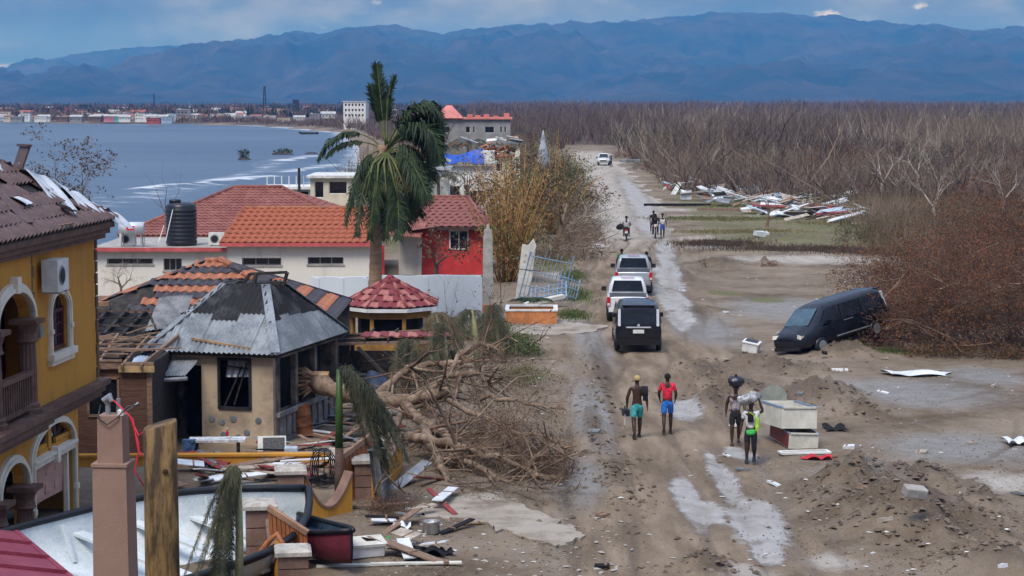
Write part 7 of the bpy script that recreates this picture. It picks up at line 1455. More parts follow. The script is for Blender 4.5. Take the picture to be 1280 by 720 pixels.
def pickup(label, loc, rz, paint, glassc=GLASS, group=None, badge=False):
    t = thing('pickup_truck', label, 'pickup truck', loc, rz, group)
    def rg(y, zb, zr, wb, wr): pts = [(wb*.85,zb),(wb,zb+.16),(wb*1.01,(zb+zr)/2),(wr,zr-.05),(wr*.95,zr)]; pts = pts+[(-a,c) for a, c in reversed(pts)]; return [(a,y,c) for a, c in pts]
    simple_loft('body', paint, t, [rg(.0,.55,1.14,.86,.84),rg(.03,.52,1.15,.90,.88),rg(.12,.50,1.15,.92,.90),rg(1.9,.48,1.14,.92,.90),rg(3.9,.45,1.12,.92,.89),rg(4.9,.45,1.05,.90,.84),rg(5.2,.5,.95,.82,.74),rg(5.28,.55,.86,.74,.66)], 1)
    simple_loft('cab', paint, t, [rg(1.72,.9,1.40,.84,.80),rg(1.80,.9,1.74,.84,.70),rg(1.95,.9,1.81,.85,.69),rg(3.2,.9,1.82,.85,.69),rg(3.45,.9,1.74,.85,.68),rg(4.2,.9,1.14,.84,.74)], 1)
    def plate(name, q, m, th=.02):
        a, b_, c, d = [Vector(v) for v in q]; n = (b_-a).cross(d-a).normalized()*th; bb = MB(); bb.add([a,b_,c,d,a+n,b_+n,c+n,d+n], [(3,2,1,0),(4,5,6,7),(0,1,5,4),(1,2,6,5),(2,3,7,6),(3,0,4,7)]); return bb.build(name, m, t)
    plate('rear_window', [(-.70,1.715,1.24),(.70,1.715,1.24),(.60,1.79,1.70),(-.60,1.79,1.70)], GLASS); plate('windscreen', [(.70,4.1,1.2),(-.70,4.1,1.2),(-.58,3.45,1.70),(.58,3.45,1.70)], GLASS)
    for s in (-1,1):
        q = [(s*.83,2.0,1.2),(s*.83,3.7,1.2),(s*.69,3.3,1.68),(s*.70,2.05,1.68)]; plate('side_window', q if s > 0 else q[::-1], GLASS, .03)
        MB().box((s*.84,.02,.93),(.15,.09,.40)).build('tail_light', mat('tail_red',(.42,.012,.015)), t); MB().box((s*.845,.012,.82),(.11,.09,.1)).build('lamp', mat('clear_lamp',(.55,.57,.60)), t)
        MB().box((s*1.04,3.55,1.18),(.22,.1,.2)).build('wing_mirror', PLASTB, t); MB().box((s*.62,5.2,.82),(.3,.12,.16)).build('headlight', mat('lamp_glass',(.62,.60,.50)), t)
        for y in (1.0,4.3):
            w_ = MB().at((s*.80,y,.38), ry=pi/2).lathe([(.32,-.12),(.38,-.1),(.38,.11),(.33,.13),(.22,.13)], 22).build('wheel', PLASTB, t, True); rim = MB().at((s*.80,y,.38), ry=pi/2); o_ = .132*s; rim.lathe([(.22,o_-.01),(.2,o_),(.05,o_-.02*s)], 12); rim.build('rim', GREYM, w_)
    MB().bx((-.80,.10,1.145),(.80,1.70,1.16)).build('bed_plate', mat('bed_plate',(.05,.052,.056),.7), t); MB().bx((-.74,-.012,.72),(.74,.02,1.10)).build('tailgate', paint, t)  # dark plate laid over the closed top of the bed
    MB().bx((-.2,-.03,.98),(.2,-.012,1.03)).build('tailgate_handle', paint, t); MB().bx((-.84,-.09,.50),(.84,.08,.66)).build('rear_bumper', paint if badge else GREYM, t); MB().bx((-.22,-.1,.53),(.22,-.09,.64)).build('number_plate', WHITE, t)
    if badge:
        o = MB().at((0,-.022,.90), rx=pi/2).lathe([(.11,-.006),(.11,.008)], 18).build('badge', mat('badge_navy',(.012,.02,.06),.3), t); o.scale = (1,1,1)
        MB().bx((-.62,-.016,.78),(-.48,-.012,.81)).build('lettering', GREYM, t); MB().bx((-.42,-.016,.78),(-.28,-.012,.81)).build('lettering', GREYM, t)
    MB().bx((-.3,1.86,1.825),(.3,1.95,1.845)).build('brake_lamp', mat('tail_red',(.42,.012,.015)), t); MB().bx((-.5,5.24,.68),(.5,5.3,.85)).build('grille', PLASTB, t); MB().bx((-.8,5.2,.45),(.8,5.34,.62)).build('front_bumper', GREYM, t)
    return t
NAVY = mat('navy_paint',(.006,.008,.014),.16,.25,2,0,10,spec=.5,col2=(.011,.013,.019)); DGREY = mat('black_paint',(.009,.010,.013),.16,.05,2,0,10,spec=.6); WPAINT = mat('white_car_paint',(.66,.69,.72),.25,.05,2,0,10,spec=.5); SPAINT = mat('silver_paint',(.42,.46,.50),.3,.05,2,0,10,metal=.35)
hd = lambda Y: -math.atan((float(road_x(Y+6))-float(road_x(Y)))/6)
p = G(798,441); van('black minivan driving last in the convoy on the muddy road', p, R(-1.5), 0, 0, DGREY)
p = G(785,404); pickup('white pickup truck between the black minivan and silver pickup', p, R(-2.5), WPAINT, badge=True)
p = G(792,369); pickup('silver-white pickup truck leading the convoy', p, R(-3), SPAINT)
p = G(1003,440); van('navy minivan stranded nose-down in debris beside the dead thicket', p+Vector((3.3,2.7,.44)), R(126), R(-8.5), R(7), NAVY)
p = G(757,207); pickup('white off-road truck parked far down the road', p+Vector((0,4.5,0)), R(176), WPAINT)
# ================================================================ PEOPLE
def skinmesh(name, parent, joints, edges, m, root=0, sub=2):
    names = list(joints); idx = {k: i for i, k in enumerate(names)}; me = bpy.data.meshes.new(name)
    me.from_pydata([joints[k][0] for k in names], [(idx[a], idx[b]) for a, b in edges], []); o = link(name, me, m, parent)
    o.modifiers.new('skin','SKIN').use_smooth_shade = True
    sv = me.skin_vertices[0].data
    roots = root if isinstance(root, (list, tuple)) else [names[root]]
    for k in names: r = joints[k][1]; sv[idx[k]].radius = r if isinstance(r, tuple) else (r, r); sv[idx[k]].use_root = k in roots
    s = o.modifiers.new('sub','SUBSURF'); s.levels = sub; s.render_levels = sub; return o
SKIN = mat('dark_skin',(.050,.026,.017),.5,.12,6,0,30); HAIR = mat('black_hair',(.006,.005,.005),.8,.2,6)
def person(label, loc, rz, s=1.0, shirt=None, shorts=None, stride=.2, arms=((.24,-.08,.95),(.24,.1,.95)), larm=None, rarm=None, sleeve=True, hair=HAIR, long_=False, face=False, shoes=None, sit=False, group=None, lean=0, tank=False):
    t = thing('person', label, 'person', loc, rz, group); t.scale = (s,s,s); J = {}; E = []
    def c(k, p, r, pr=None):
        J[k] = (Vector((p[0], p[1]+lean*max(0,p[2]-.9), p[2])), r)
        if pr: E.append((pr, k))
    c('pel',(0,0,.95),(.125,.10)); c('spine',(0,-.01,1.12),(.115,.085),'pel'); c('chest',(0,0,1.32),(.145,.10),'spine'); c('neck',(0,0,1.49),.055,'chest'); c('jaw',(0,.02,1.56),(.062,.068),'neck'); c('head',(0,.015,1.66),(.078,.095),'jaw'); c('crown',(0,0,1.735),(.055,.07),'head')
    feet = {}
    for sd_, nm in ((-1,'l'),(1,'r')):
        st = stride*(1 if sd_ > 0 else -1)
        c(nm+'hip',(sd_*.09,0,.88),.085,'pel')
        if sit: kn = (sd_*.17,.38,.86); an = (sd_*.19,.26,.42)
        else: kn = (sd_*.10,st*.55+.03,.50); an = (sd_*.10,st*1.0-(.05 if st < 0 else 0),.09+(.05 if st < 0 else 0))
        c(nm+'knee',kn,.066,nm+'hip'); c(nm+'calf',tuple(kn[i]*.62+an[i]*.38+(-.02 if i == 1 else 0) for i in range(3)),.062,nm+'knee'); c(nm+'ank',an,.036,nm+'calf'); c(nm+'toe',(an[0]+sd_*.02,an[1]+.16,an[2]-.055),.032,nm+'ank'); feet[nm] = an
        sh = (sd_*.175,0,1.42); c(nm+'sh',sh,.058,'chest'); A = (larm if sd_ < 0 else rarm) or ((sd_*.25,-.04-st*.3,1.16),(sd_*.27,.06-st*.8,.93))
        c(nm+'elb',A[0],.048,nm+'sh'); c(nm+'fore',tuple(A[0][i]*.6+A[1][i]*.4 for i in range(3)),.045,nm+'elb'); c(nm+'wri',A[1],.026,nm+'fore'); d = (Vector(A[1])-Vector(A[0])).normalized(); h = Vector(A[1])+d*.07; c(nm+'palm',tuple(h),(.036,.022),nm+'wri')
        for f in range(5):                                     # fingers: chains of their own rooted in the palm
            sp = (f-1.5)*.018; ax_ = d.orthogonal().normalized() if abs(d.x) > .9 else d.cross(Vector((1,0,0))).normalized(); th = f == 4; q0 = h+ax_*(sp if not th else .03)-d*(.01 if not th else .03); q1 = q0+d*(.055 if not th else .03)+(ax_*.035 if th else Vector((0,0,0))); q2 = q1+d*(.035+.006*(f in (1,2)))-Vector((sd_*.02,0,0))
            c(f'{nm}f{f}a',tuple(q0),.010); c(f'{nm}f{f}b',tuple(q1),.009,f'{nm}f{f}a'); c(f'{nm}f{f}c',tuple(q2),.007,f'{nm}f{f}b')
    roots = ['pel']+[f'{n_}f{f}a' for n_ in 'lr' for f in range(5)]
    body = skinmesh('body', t, J, E, SKIN, roots)
    g = lambda k, add=.018, dz=0: (J[k][0]+Vector((0,0,dz)), tuple(v+add for v in (J[k][1] if isinstance(J[k][1], tuple) else (J[k][1],)*2)))
    if shirt:
        j = {'pel': (J['pel'][0]+Vector((0,0,.0 if not long_ else -.1)), (.145,.125)), 'spine': g('spine',.028), 'chest': g('chest',.026), 'col': (J['neck'][0]-Vector((0,0,.03)), .06)}; e_ = [('pel','spine'),('spine','chest'),('chest','col')]
        for n_ in 'lr':
            j[n_+'sh'] = g(n_+'sh',.014); e_.append(('chest',n_+'sh'))
            if sleeve: q = J[n_+'sh'][0].lerp(J[n_+'elb'][0], .72); j[n_+'sl'] = (q, .062); e_.append((n_+'sh',n_+'sl'))
        skinmesh('shirt', t, j, e_, shirt)
    if shorts:
        j = {'w': (J['pel'][0]+Vector((0,0,.07)), (.125,.105)), 'pel': (J['pel'][0]-Vector((0,0,.02)), (.14,.12))}; e_ = [('w','pel')]
        for n_ in 'lr': j[n_+'h'] = (J[n_+'hip'][0]-Vector((0,0,.05)), .105); q = J[n_+'hip'][0].lerp(J[n_+'knee'][0], .85); j[n_+'k'] = (q, .088); e_ += [('pel',n_+'h'),(n_+'h',n_+'k')]
        skinmesh('shorts', t, j, e_, shorts)
    hc = J['head'][0]; b = MB(); n = 14; vs = []; fs = []
    for i in range(6):
        ph = i/5*pi*.56; 
        for k in range(n): a = 2*pi*k/n; lowf = .0 if not (sin(a) > .3) else .35*ph; vs.append((hc.x+.092*sin(ph)*cos(a), hc.y-.008+.108*sin(ph)*sin(a), hc.z+.0+.105*cos(ph*(1-.25*(sin(a) > .3)))))
    for i in range(5):
        for k in range(n): fs.append((i*n+k,(i+1)*n+k,(i+1)*n+(k+1)%n,i*n+(k+1)%n))
    b.add(vs, fs); b.build('hair' if hair is HAIR else 'cap', hair, t, True)
    if face:
        for sd_ in (-1,1): MB().at(hc+Vector((sd_*.032,.088,.0))).lathe([(.001,-.01),(.012,0),(.001,.01)], 8).build('eye', WHITE, t); 
        MB().at(hc+Vector((0,.1,-.02))).add([(-.016,-.01,-.02),(.016,-.01,-.02),(0,.022,-.018),(0,-.01,.03)], [(0,1,2),(1,3,2),(3,0,2),(0,3,1)]).build('nose', SKIN, t); MB().at(hc+Vector((0,.088,-.062))).box((0,0,0),(.045,.012,.012)).build('mouth', mat('lips',(.09,.03,.025),.5), t)
    for sd_ in (-1,1): MB().at(hc+Vector((sd_*.085,-.005,-.01))).box((0,0,0),(.018,.04,.055)).build('ear', SKIN, t)
    for n_, an in feet.items(): MB().at(Vector(an)+Vector((0,.06,-.06))).prism([(-.045,-.12),(.045,-.12),(.05,.08),(.02,.15),(-.03,.15),(-.05,.06)], -.035, (.03 if shoes is None else .10), 'z').build('sandal' if shoes is None else 'boot', shoes or mat('sandal_brown',(.05,.03,.02),.8), t)
    return t, J
CT = lambda n, c, **k: mat(n, c, .85, .22, 9, .8, 13, bdist=.03, **k)
p = G(796,548); t, J = person('bare-backed man in turquoise shorts and tan cap walking up the road', p, R(4), 1.03, None, CT('turquoise_shorts',(.05,.32,.33)), .22, larm=((-.27,.0,1.14),(-.27,.06,.90)), hair=mat('tan_cap',(.42,.30,.12),.8)); PM = t.matrix_basis
tm = Matrix.Translation(p) @ Euler((0,0,R(4))).to_matrix().to_4x4() @ Matrix.Scale(1.03,4)
bg_ = thing('shirt_bundle', 'black shirt slung over the bare shoulder of the man in turquoise shorts', 'shirt', tm @ Vector((.2,-.02,1.4))); b = MB(); b.sheet(lambda u, v: (-.09+.19*u, .10*cos(v*pi*1.15)-.02, .09*sin(min(v,.5)*pi)-.42*max(0,v-.45)-.05), 8, 12, .03); b.build('cloth', BLK, bg_, True); MB().bx((-.05,-.14,-.34),(.09,-.08,-.1)).build('sleeve', BLK, bg_)
ct = thing('chainsaw', 'dark chainsaw carried low by the man in turquoise shorts', 'chainsaw', tm @ Vector((-.30,.1,.72)), R(12)); MB().box((0,0,0),(.16,.30,.20)).build('engine', PLASTB, ct); MB().tube([(-.0,-.16,.04),(0,-.12,.16),(0,.1,.16),(0,.14,.05)], .016, 6).build('handle', PLASTB, ct); MB().box((-.1,-.28,-.20),(.02,.42,.07), rx=.7, rz=-.3).build('guide_bar', GREYM, ct)
p = G(834,542); person('man in red shirt and blue shorts walking up the road', p, R(-3), 1.0, CT('red_shirt',(.62,.022,.055)), CT('blue_shorts',(.02,.14,.52)), .18, larm=((-.25,.02,1.17),(-.22,.14,1.0)), rarm=((.25,-.03,1.17),(.23,.10,1.0)))
p = G(919,556); t, J = person('woman in patterned top and black skirt carrying a black bundle on her head', p, R(176), .97, CT('patterned_top',(.36,.31,.33),col2=(.09,.08,.10)), CT('black_skirt',(.012,.012,.014)), .12, face=True, sleeve=False); hz = p+Vector((0,0,1.735*.97))
q = thing('head_bundle', 'shiny black sack balanced on the head of woman in patterned top', 'sack', hz); b = MB(); n = 16; pr = [(.05,-.06),(.17,-.03),(.235,.07),(.22,.17),(.13,.24),(.02,.26)]; vs = []; fs = []
for r_, z in pr:
    for k in range(n): a = 2*pi*k/n; w_ = 1+.12*sin(3*a+z*20)+random.uniform(-.05,.05); vs.append((r_*w_*cos(a), r_*.9*w_*sin(a), z+random.uniform(-.01,.01)))
for i in range(len(pr)-1):
    for k in range(n): fs.append((i*n+k,i*n+(k+1)%n,(i+1)*n+(k+1)%n,(i+1)*n+k))
b.add(vs, fs); b.build('sack', mat('bin_bag',(.012,.014,.018),.3,.3,6,.6,18,spec=.6), q, True); MB().at((.0,0,.25)).lathe([(.02,0),(.045,.05),(.02,.07)], 8).build('knot', mat('bin_bag',(.012,.014,.018)), q)
p = G(938,579); t, J = person('woman in white shirt and dark trousers steadying a load on her head', p, R(170), .95, CT('white_shirt',(.62,.63,.64)), CT('dark_trousers',(.015,.016,.02)), .06, larm=((-.33,.05,1.48),(-.23,.06,1.78)), face=True, shoes=mat('rubber_boot',(.03,.04,.055),.5)); hz = p+Vector((0,0,1.735*.95))
tm = Matrix.Translation(p) @ Euler((0,0,R(170))).to_matrix().to_4x4() @ Matrix.Scale(.95,4)
skinmesh('green_apron', t, {'a': (Vector((0,0,1.0)),(.16,.14)), 'b': (Vector((0,0,.86)),(.175,.15)), 'c': (Vector((0,0,.78)),(.15,.13))}, [('a','b'),('b','c')], CT('lime_hem',(.06,.52,.10)))
skinmesh('trouser_legs', t, {'a': (Vector((-.09,0,.75)),.09), 'b': (Vector((-.1,0,.3)),.075), 'c': (Vector((.09,0,.75)),.09), 'd': (Vector((.1,0,.3)),.075)}, [('a','b'),('c','d')], CT('dark_trousers',(.015,.016,.02)), ['a','c'])
q = thing('head_load', 'grey and white sack balanced on the head of the woman in white shirt', 'sack', hz); b = MB(); vs = []; fs = []
pr = [(.06,-.05),(.2,-.03),(.27,.06),(.25,.16),(.15,.22),(.02,.24)]
for r_, z in pr:
    for k in range(n): a = 2*pi*k/n; w_ = 1+.1*sin(4*a+z*15)+random.uniform(-.06,.06); vs.append((r_*w_*1.15*cos(a)-.05, r_*.85*w_*sin(a), z+.05*cos(a)))
for i in range(len(pr)-1):
    for k in range(n): fs.append((i*n+k,i*n+(k+1)%n,(i+1)*n+(k+1)%n,(i+1)*n+k))
b.add(vs, fs); b.build('sack', mat('clear_sack',(.16,.16,.17),.4,.3,7,.6,18,col2=(.50,.51,.52)), q, True); MB().at((-.3,0,.1)).lathe([(.03,-.04),(.07,0),(.03,.05)], 8).build('knot', WHC, q)
q = thing('shoulder_bag', 'lime green bag slung across the woman in white shirt', 'bag', tm @ Vector((-.18,.05,1.02))); q.rotation_euler = (0,0,R(170)); MB().box((0,.0,.1),(.09,.2,.34)).build('pouch', CT('lime_bag',(.35,.62,.05)), q); MB().tube([(.02,.09,.25),(.1,.12,.36),(.2,.1,.42)], .014, 5).build('strap', CT('lime_bag',(.35,.62,.05)), q)
MB().at((0,.148,1.26)).box((0,0,0),(.17,.012,.16)).build('shirt_print', BLK, t)
for (x, y, lab, sc, c, dx) in [(777,345,'man in green shirt standing beyond the leading pickup',1.02,(.02,.17,.06),0),(808,348,'man in black shirt standing by the leading pickup mirror',1.0,(.012,.013,.016),0)]:
    p = G(x,y+8); person(lab, p, R(5), sc, CT('shirt_%d'%x, c), CT('dark_shorts',(.02,.02,.025)), .1)
p = G(828,298); person('man in white vest and blue shorts walking beside the ridden motorbike', p, R(178), 1.0, CT('white_vest',(.62,.63,.65)), CT('royal_shorts',(.05,.09,.33)), .14, sleeve=False)
p = G(764,209); person('person in dark clothes standing by the far off-road truck', p, R(100), 1.0, BLK, CT('dark_shorts',(.02,.02,.025)), .1)
# motorcycles with riders
def motorbike(label, loc, rz):
    t = thing('motorcycle', label, 'motorcycle', loc, rz)
    for y in (-.62,.66):
        w_ = MB().at((0,y,.3), ry=pi/2).lathe([(.24,-.05),(.3,-.035),(.3,.035),(.24,.05),(.24,-.05)], 20, cap=False).build('wheel', PLASTB, t, True); MB().at((0,y,.3), ry=pi/2).lathe([(.04,-.06),(.04,.06)], 8).build('hub', GREYM, w_)
        b = MB()
        for k in range(5): b.bar((0,y,.3),(0,y+.25*cos(k*1.256),.3+.25*sin(k*1.256)), .02, .02)
        b.build('spoke', GREYM, w_)
    MB().bar((0,-.62,.3),(0,.0,.42), .16, .1).build('swing_arm', DKMET, t); MB().box((0,.1,.45),(.26,.4,.3)).build('engine', DKMET, t); MB().box((0,.22,.78),(.26,.45,.2), rx=-.15).build('fuel_tank', mat('bike_red',(.28,.02,.02),.3), t); MB().box((0,-.32,.78),(.26,.75,.1), rx=-.08).build('seat', PLASTB, t)
    for s in (-1,1): MB().bar((s*.07,.66,.3),(s*.07,.42,.95), .035, .035).build('fork', GREYM, t); MB().bar((s*.1,.42,.98),(s*.38,.34,1.04), .03, .03).build('handlebar', DKMET, t); MB().bar((s*.36,.36,1.05),(s*.4,.38,1.22), .015, .015).build('mirror', DKMET, t)
    MB().box((0,-.74,.74),(.18,.08,.1)).build('tail_light', mat('tail_red',(.42,.012,.015)), t); MB().box((0,-.8,.58),(.2,.02,.14)).build('number_plate', WHITE, t); MB().box((0,-.62,.63),(.16,.3,.04)).build('mudguard', PLASTB, t); MB().box((0,.52,.88),(.18,.1,.18)).build('headlamp', WHC, t); MB().tube([(.12,.2,.3),(.15,-.2,.32),(.16,-.75,.42)], [.03,.03,.05], 7).build('exhaust', GREYM, t)
def rider(label, loc, rz, shirt, shorts, back=False):
    return person(label, loc, rz, 1.0, shirt, shorts, 0, larm=((-.26,.14,1.2),(-.24,.36,1.06)) if not back else ((-.26,.1,1.15),(-.22,.26,1.0)), rarm=((.26,.14,1.2),(.24,.36,1.06)) if not back else ((.26,.1,1.15),(.22,.26,1.0)), sit=True, lean=.1)
p = G(783,300); motorbike('red-lit motorcycle ridden away down the road', p, R(-4)); m_ = Matrix.Translation(p) @ Euler((0,0,R(-4))).to_matrix().to_4x4()
rider('motorcycle driver in dark clothes on the motorcycle heading away', m_ @ Vector((0,-.05,-.08)), R(-4), BLK, CT('dark_shorts',(.02,.02,.025))); rider('pillion passenger in pale shirt holding a black bag', m_ @ Vector((0,-.45,-.06)), R(-4), CT('pale_shirt',(.42,.43,.46)), BLK, True)
q = thing('black_bag', 'big black bag carried at the side of the motorcycle', 'bag', m_ @ Vector((-.42,-.35,.72))); MB().lathe([(.05,0),(.26,.06),(.3,.2),(.2,.36),(.05,.42)], 12).build('sack', BLK, q, True); MB().tube([(-.06,0,.4),(0,0,.52),(.06,0,.4)], .015, 5).build('handle', BLK, q)
p = G(819,297); motorbike('motorcycle coming up the road with two dark-clothed riders', p, R(177)); m_ = Matrix.Translation(p) @ Euler((0,0,R(177))).to_matrix().to_4x4()
rider('front rider in black shirt on the oncoming motorcycle', m_ @ Vector((0,.0,-.08)), R(177), BLK, CT('dark_shorts',(.02,.02,.025))); rider('rear rider in navy shirt standing higher on oncoming motorcycle', m_ @ Vector((.12,-.45,.12)), R(177), CT('navy_shirt',(.018,.022,.04)), BLK, True)
# ================================================================ DEBRIS
random.seed(29)
DM = {'white': WHC, 'grey': GALV, 'timber': WOOD, 'bleached': mat('bleached_board',(.38,.33,.27),.85), 'pale blue': mat('pale_blue_board',(.36,.46,.55),.7), 'black': BLK, 'dark red': mat('dark_red_board',(.22,.04,.04),.8)}
def debris(kind, px, py, L, w_, th, rz, rx=0, ry=0, z=.02, label=None, grp='debris along the forest edge'):
    p = G(px, py); o = thing('debris_board' if th < .12 else 'debris_lump', label or f'{kind} {"board in the debris heap along the forest edge" if grp.startswith("debris") else "scrap of litter lying on the bare mud"}', 'debris', p+Vector((0,0,z)), rz, grp, rx, ry); m = DM[kind]
    j = lambda: random.uniform(.82,1.1)
    b = MB(); vs = [(-L/2*j(),-w_/2*j(),0),(L/2*j(),-w_/2*j(),0),(L/2*j(),w_/2*j(),0),(-L/2*j(),w_/2*j(),0)]; vs += [(x,y,th*j()) for x, y, _ in vs]; b.add(vs, [(3,2,1,0),(4,5,6,7),(0,1,5,4),(1,2,6,5),(2,3,7,6),(3,0,4,7)]); b.build('board', m, o)
    MB().bx((L*.15,-w_*.3,-.005),(L*.15+.05,w_*.3,th+.015)).build('cleat', DM['timber'], o)
for k in range(270):
    px = random.choice([random.uniform(930,1110), random.uniform(960,1060), random.uniform(835,960), random.uniform(830,1000)]); py = np.interp(px, [830,930,1110], [222,252,272])+random.uniform(-14,16)
    kd = random.choice(['white','white','grey','timber','timber','bleached','pale blue','bleached','dark red' if random.random() < .3 else 'white']); debris(kd, px, py, random.uniform(.8,3.6), random.uniform(.15,1.0), .05, random.uniform(-.7,.7), random.uniform(-.5,.5), random.uniform(-.35,.35), random.uniform(.05,.9))
for (kd, px, py, L, w_, th, rz, rx, ry, lab) in [('white',842,243,2.6,.5,.06,.3,.9,-1.0,'white post sticking up out of the roadside debris'),('white',858,250,1.0,.8,.9,.1,0,0,'white cabinet standing in roadside grass'),('white',905,248,1.6,1.2,.9,.2,.2,.2,'white crate on its side at the debris line'),('white',938,245,2.4,1.2,.6,.1,.1,.1,'big crumpled white sheet at the debris line'),('white',968,258,1.8,1.1,.5,.2,.1,.1,'white sheet wrapped round the broken trunk foot'),('white',1088,255,1.5,1.2,.7,.2,.1,.1,'white box at the end of debris line'),('black',845,258,6.5,.35,.2,-.02,0,0,'long black pipe lying across the roadside grass'),('timber',930,264,8.5,.3,.2,-.15,0,0,'long dark pole lying in the grass before the debris'),('timber',870,247,3,.25,.2,-.5,0,.1,'slanting timber beam in roadside debris'),('white',826,198,3.4,1.6,.7,.2,.1,.1,'white tarp heap beside the far road'),('white',843,200,2.6,1.2,.4,.2,.1,.1,'white tarp beside the orange cloth'),('grey',795,203,5,1.2,.4,0,0,0,'dark grey sheet behind the parked off-road truck'),('white',952,296,.9,.7,.35,.3,.1,.1,'white plastic lump on the brown grass strip'),('white',748,310,.8,.5,.2,.1,0,0,'white scrap at the road edge by uprooted tree')]:
    debris(kd, px, py, L, w_, th, rz, rx, ry, .05, lab)
for k in range(46):      # bigger litter on the bare mud
    px = random.uniform(690,1275); py = random.uniform(330,712); p = P(px,py)
    if abs(p.x-road_x(p.y)) < 1.6: continue
    debris(random.choice(['white','white','bleached','grey','timber','black']), px, py, random.uniform(.18,.5), random.uniform(.1,.28), random.uniform(.03,.09), random.uniform(0,3), random.uniform(-.2,.2), random.uniform(-.2,.2), .01, None, 'litter on the mud')
    o = [q for q in bpy.data.objects if q.get('group') == 'litter on the mud'][-1] if False else None
def scatter(name, label, n, m, yr, smin, smax, flat, seed, dens=None, cat='litter'):
    rg = np.random.default_rng(seed); px = rg.uniform(430,1290,n*3); py = yr[0]+(yr[1]-yr[0])*rg.random(n*3); th_ = TH
    u = (px-640)/F; v = (360-py)/F; dy = np.cos(th_)+v*np.sin(th_); dz = v*np.cos(th_)-np.sin(th_); tt = -HC/dz; X = u*tt; Y = dy*tt
    keep = rg.random(n*3) < (dens(X,Y) if dens else 1.0); X = X[keep][:n]; Y = Y[keep][:n]; k = len(X); Z = ground_z(X,Y); S = rg.uniform(smin,smax,k)**1.0
    V = np.zeros((k,6,3)); base = np.array([[-1,-.6,0],[1,-.5,0],[.8,.7,0],[-.7,.6,0],[.1,0,1],[-.1,.1,-.5]]); ro = rg.uniform(0,2*pi,k); pt = base[None]*rg.uniform(.6,1.3,(k,6,3)); pt[:,:,2] *= flat
    c, s = np.cos(ro)[:,None], np.sin(ro)[:,None]; V[:,:,0] = (pt[:,:,0]*c-pt[:,:,1]*s)*S[:,None]+X[:,None]; V[:,:,1] = (pt[:,:,0]*s+pt[:,:,1]*c)*S[:,None]+Y[:,None]; V[:,:,2] = pt[:,:,2]*S[:,None]+Z[:,None]+.005
    fs = [(a,a+1,a+4) for a in range(0,6*k,6)]+[(a+1,a+2,a+4) for a in range(0,6*k,6)]+[(a+2,a+3,a+4) for a in range(0,6*k,6)]+[(a+3,a,a+4) for a in range(0,6*k,6)]
    me = bpy.data.meshes.new(name); me.from_pydata(V.reshape(-1,3).tolist(), [], fs); tag(link(name, me, m), label, cat, kind='stuff')
offr = lambda X, Y: np.clip(np.abs(X-road_x(Y))/3.4, .08, 1)*np.where(X < road_x(Y), 1.2, .8)
def onm(X, Y):
    m = np.full_like(X, .01)
    for (a, b_, rx, ry, h) in MOUNDS: m = np.maximum(m, np.exp(-(((X-a)/rx)**2+((Y-b_)/ry)**2)))
    return m
scatter('litter', 'small white litter scattered over the mud', 240, mat('litter_white',(.52,.52,.50),.7), (330,720), .02, .085, .3, 1, offr); scatter('litter', 'small brown chips scattered over the mud', 1300, mat('litter_brown',(.085,.06,.045),.9), (330,720), .012, .04, .4, 2, offr); scatter('litter', 'tan wood chips scattered over the mud', 500, mat('litter_tan',(.26,.20,.14),.9), (330,720), .015, .055, .25, 3, offr)
scatter('mud_clods', 'crumbled mud clods on the mounds', 5200, mat('mud_clod',(.085,.062,.045),.95,.3,1.5,.3,20,col2=(.19,.148,.112)), (430,720), .02, .11, .55, 4, onm, 'mud'); scatter('rubble', 'grey and white rubble along the verge', 110, CONC, (640,720), .02, .10, .35, 5, lambda X, Y: np.exp(-((X-1.2)/1.6)**2), 'rubble')
for i_, (c1_, n_, nm_) in enumerate([((.10,.074,.055),3200,'dark'),((.22,.175,.13),4000,'brown'),((.34,.30,.25),1200,'pale')]): scatter('gravel', nm_+' grit and pebbles strewn over the mud', n_, mat('grit_'+nm_, c1_, .95, .3, 1.5, 0, 10), (350,720), .008, .032, .6, 50+i_, lambda X, Y: np.clip(np.abs(X-road_x(Y))/3.0, .3, 1)*np.clip((fbm(X*.35, Y*.25, 3)-.3)*3, .05, 1), 'gravel')
def grass_tufts(name, label, lst, n, m, h, seed):
    rg = np.random.default_rng(seed); V = []; fs = []
    for (px, py, wpx, dep) in lst:
        p = P(px,py); k = n; X = p.x+rg.normal(0,.4,k)*wpx/2*p.y/F*1.1; Y = p.y+rg.normal(0,.4,k)*dep/2*1.1; Z = ground_z(X,Y)
        for i in range(k):
            a = rg.uniform(0,6.3); l = h*rg.uniform(.4,1.2); w_ = .012*max(1,p.y/60); b0 = len(V); dx, dy = cos(a)*w_, sin(a)*w_; V += [(X[i]-dx,Y[i]-dy,Z[i]-.02),(X[i]+dx,Y[i]+dy,Z[i]-.02),(X[i]+rg.normal(0,.4)*l,Y[i]+rg.normal(0,.4)*l,Z[i]+l)]; fs.append((b0,b0+1,b0+2))
    me = bpy.data.meshes.new(name); me.from_pydata(V, [], fs); tag(link(name, me, m), label, 'grass', kind='stuff')
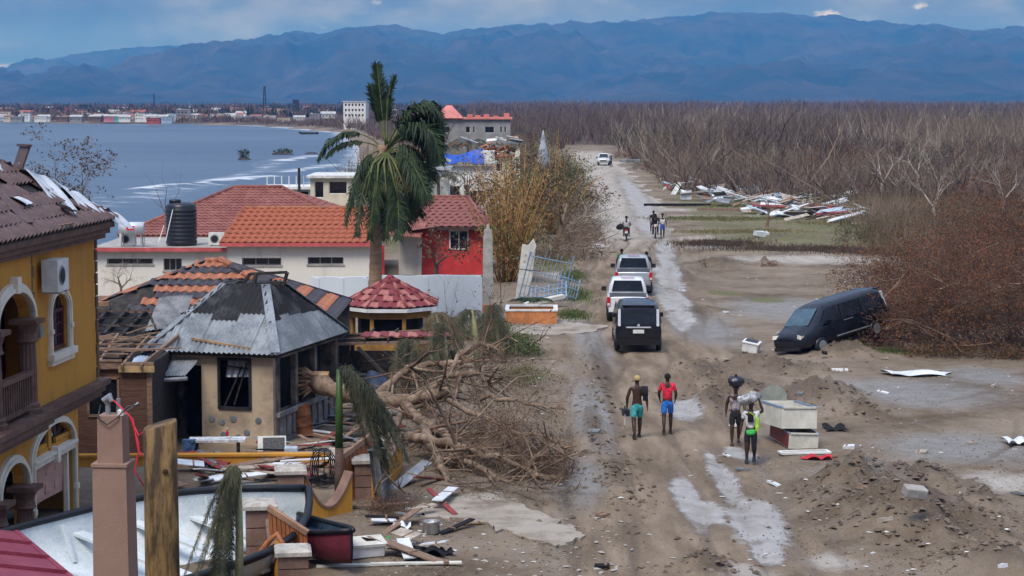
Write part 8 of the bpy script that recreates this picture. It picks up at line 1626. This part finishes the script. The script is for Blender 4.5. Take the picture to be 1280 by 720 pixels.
GRASS = mat('grass_blade',(.055,.085,.022),.8,.3,.6,0,10,col2=(.12,.145,.045)); DGR = mat('dry_grass',(.16,.135,.06),.9,.3,.6,0,10,col2=(.24,.21,.11))
grass_tufts('grass', 'green grass patches on the verge', [(720,368,50,8),(716,393,55,5),(655,470,60,5),(715,345,40,8),(640,425,60,4),(1140,440,140,1.6),(1240,432,120,2)], 1500, GRASS, .12, 1)
grass_tufts('grass', 'rough green and dry grass beyond the convoy', [(900,273,200,7),(935,257,200,8),(930,290,200,5),(1020,243,240,10),(860,235,90,12),(1050,280,160,6),(690,325,60,12)], 2200, DGR, .16, 2)
grass_tufts('grass', 'green grass beyond the convoy', [(900,273,200,7),(935,257,200,8),(1020,243,240,10),(1060,262,160,6)], 1600, GRASS, .16, 3)
grass_tufts('grass', 'dark brown dead grass strip across the sand', [(1000,312,260,6),(1120,316,220,6),(900,306,120,5)], 4200, mat('brown_dead_grass',(.06,.04,.028),.95,.3,1,0,10,col2=(.12,.085,.06)), .22, 4)

YB = {'white': 0, 'timber': 1, 'bleached': 2, 'grey': 3, 'black': 4, 'dark red': 5}
random.seed(91)
def yard_board(px, py, kind):
    p = G(px, py); L = random.uniform(.5,2.2); w_ = random.uniform(.08,.35); t = thing('yard_board', f'{kind} board among the wreckage strewn round the burnt kiosk', 'board', p+Vector((0,0,random.uniform(.02,.25))), random.uniform(-1.5,1.5), 'wreckage boards in the yard', random.uniform(-.25,.25), random.uniform(-.25,.25))
    MB().bx((-L/2,-w_/2,0),(L/2,w_/2,.03)).build('plank', DM[kind], t); MB().bx((L*.1,-w_/2-.01,-.01),(L*.1+.04,w_/2+.01,.045)).build('cleat', DM['timber'], t)
for k in range(130):
    a = random.random()
    px, py = (random.uniform(330,470), random.uniform(555,610)) if a < .4 else (random.uniform(385,500), random.uniform(490,560)) if a < .75 else (random.uniform(210,340), random.uniform(575,612)) if a < .9 else (random.uniform(470,560), random.uniform(600,700))
    yard_board(px, py, random.choice(['timber','timber','bleached','black','grey','white','dark red']))
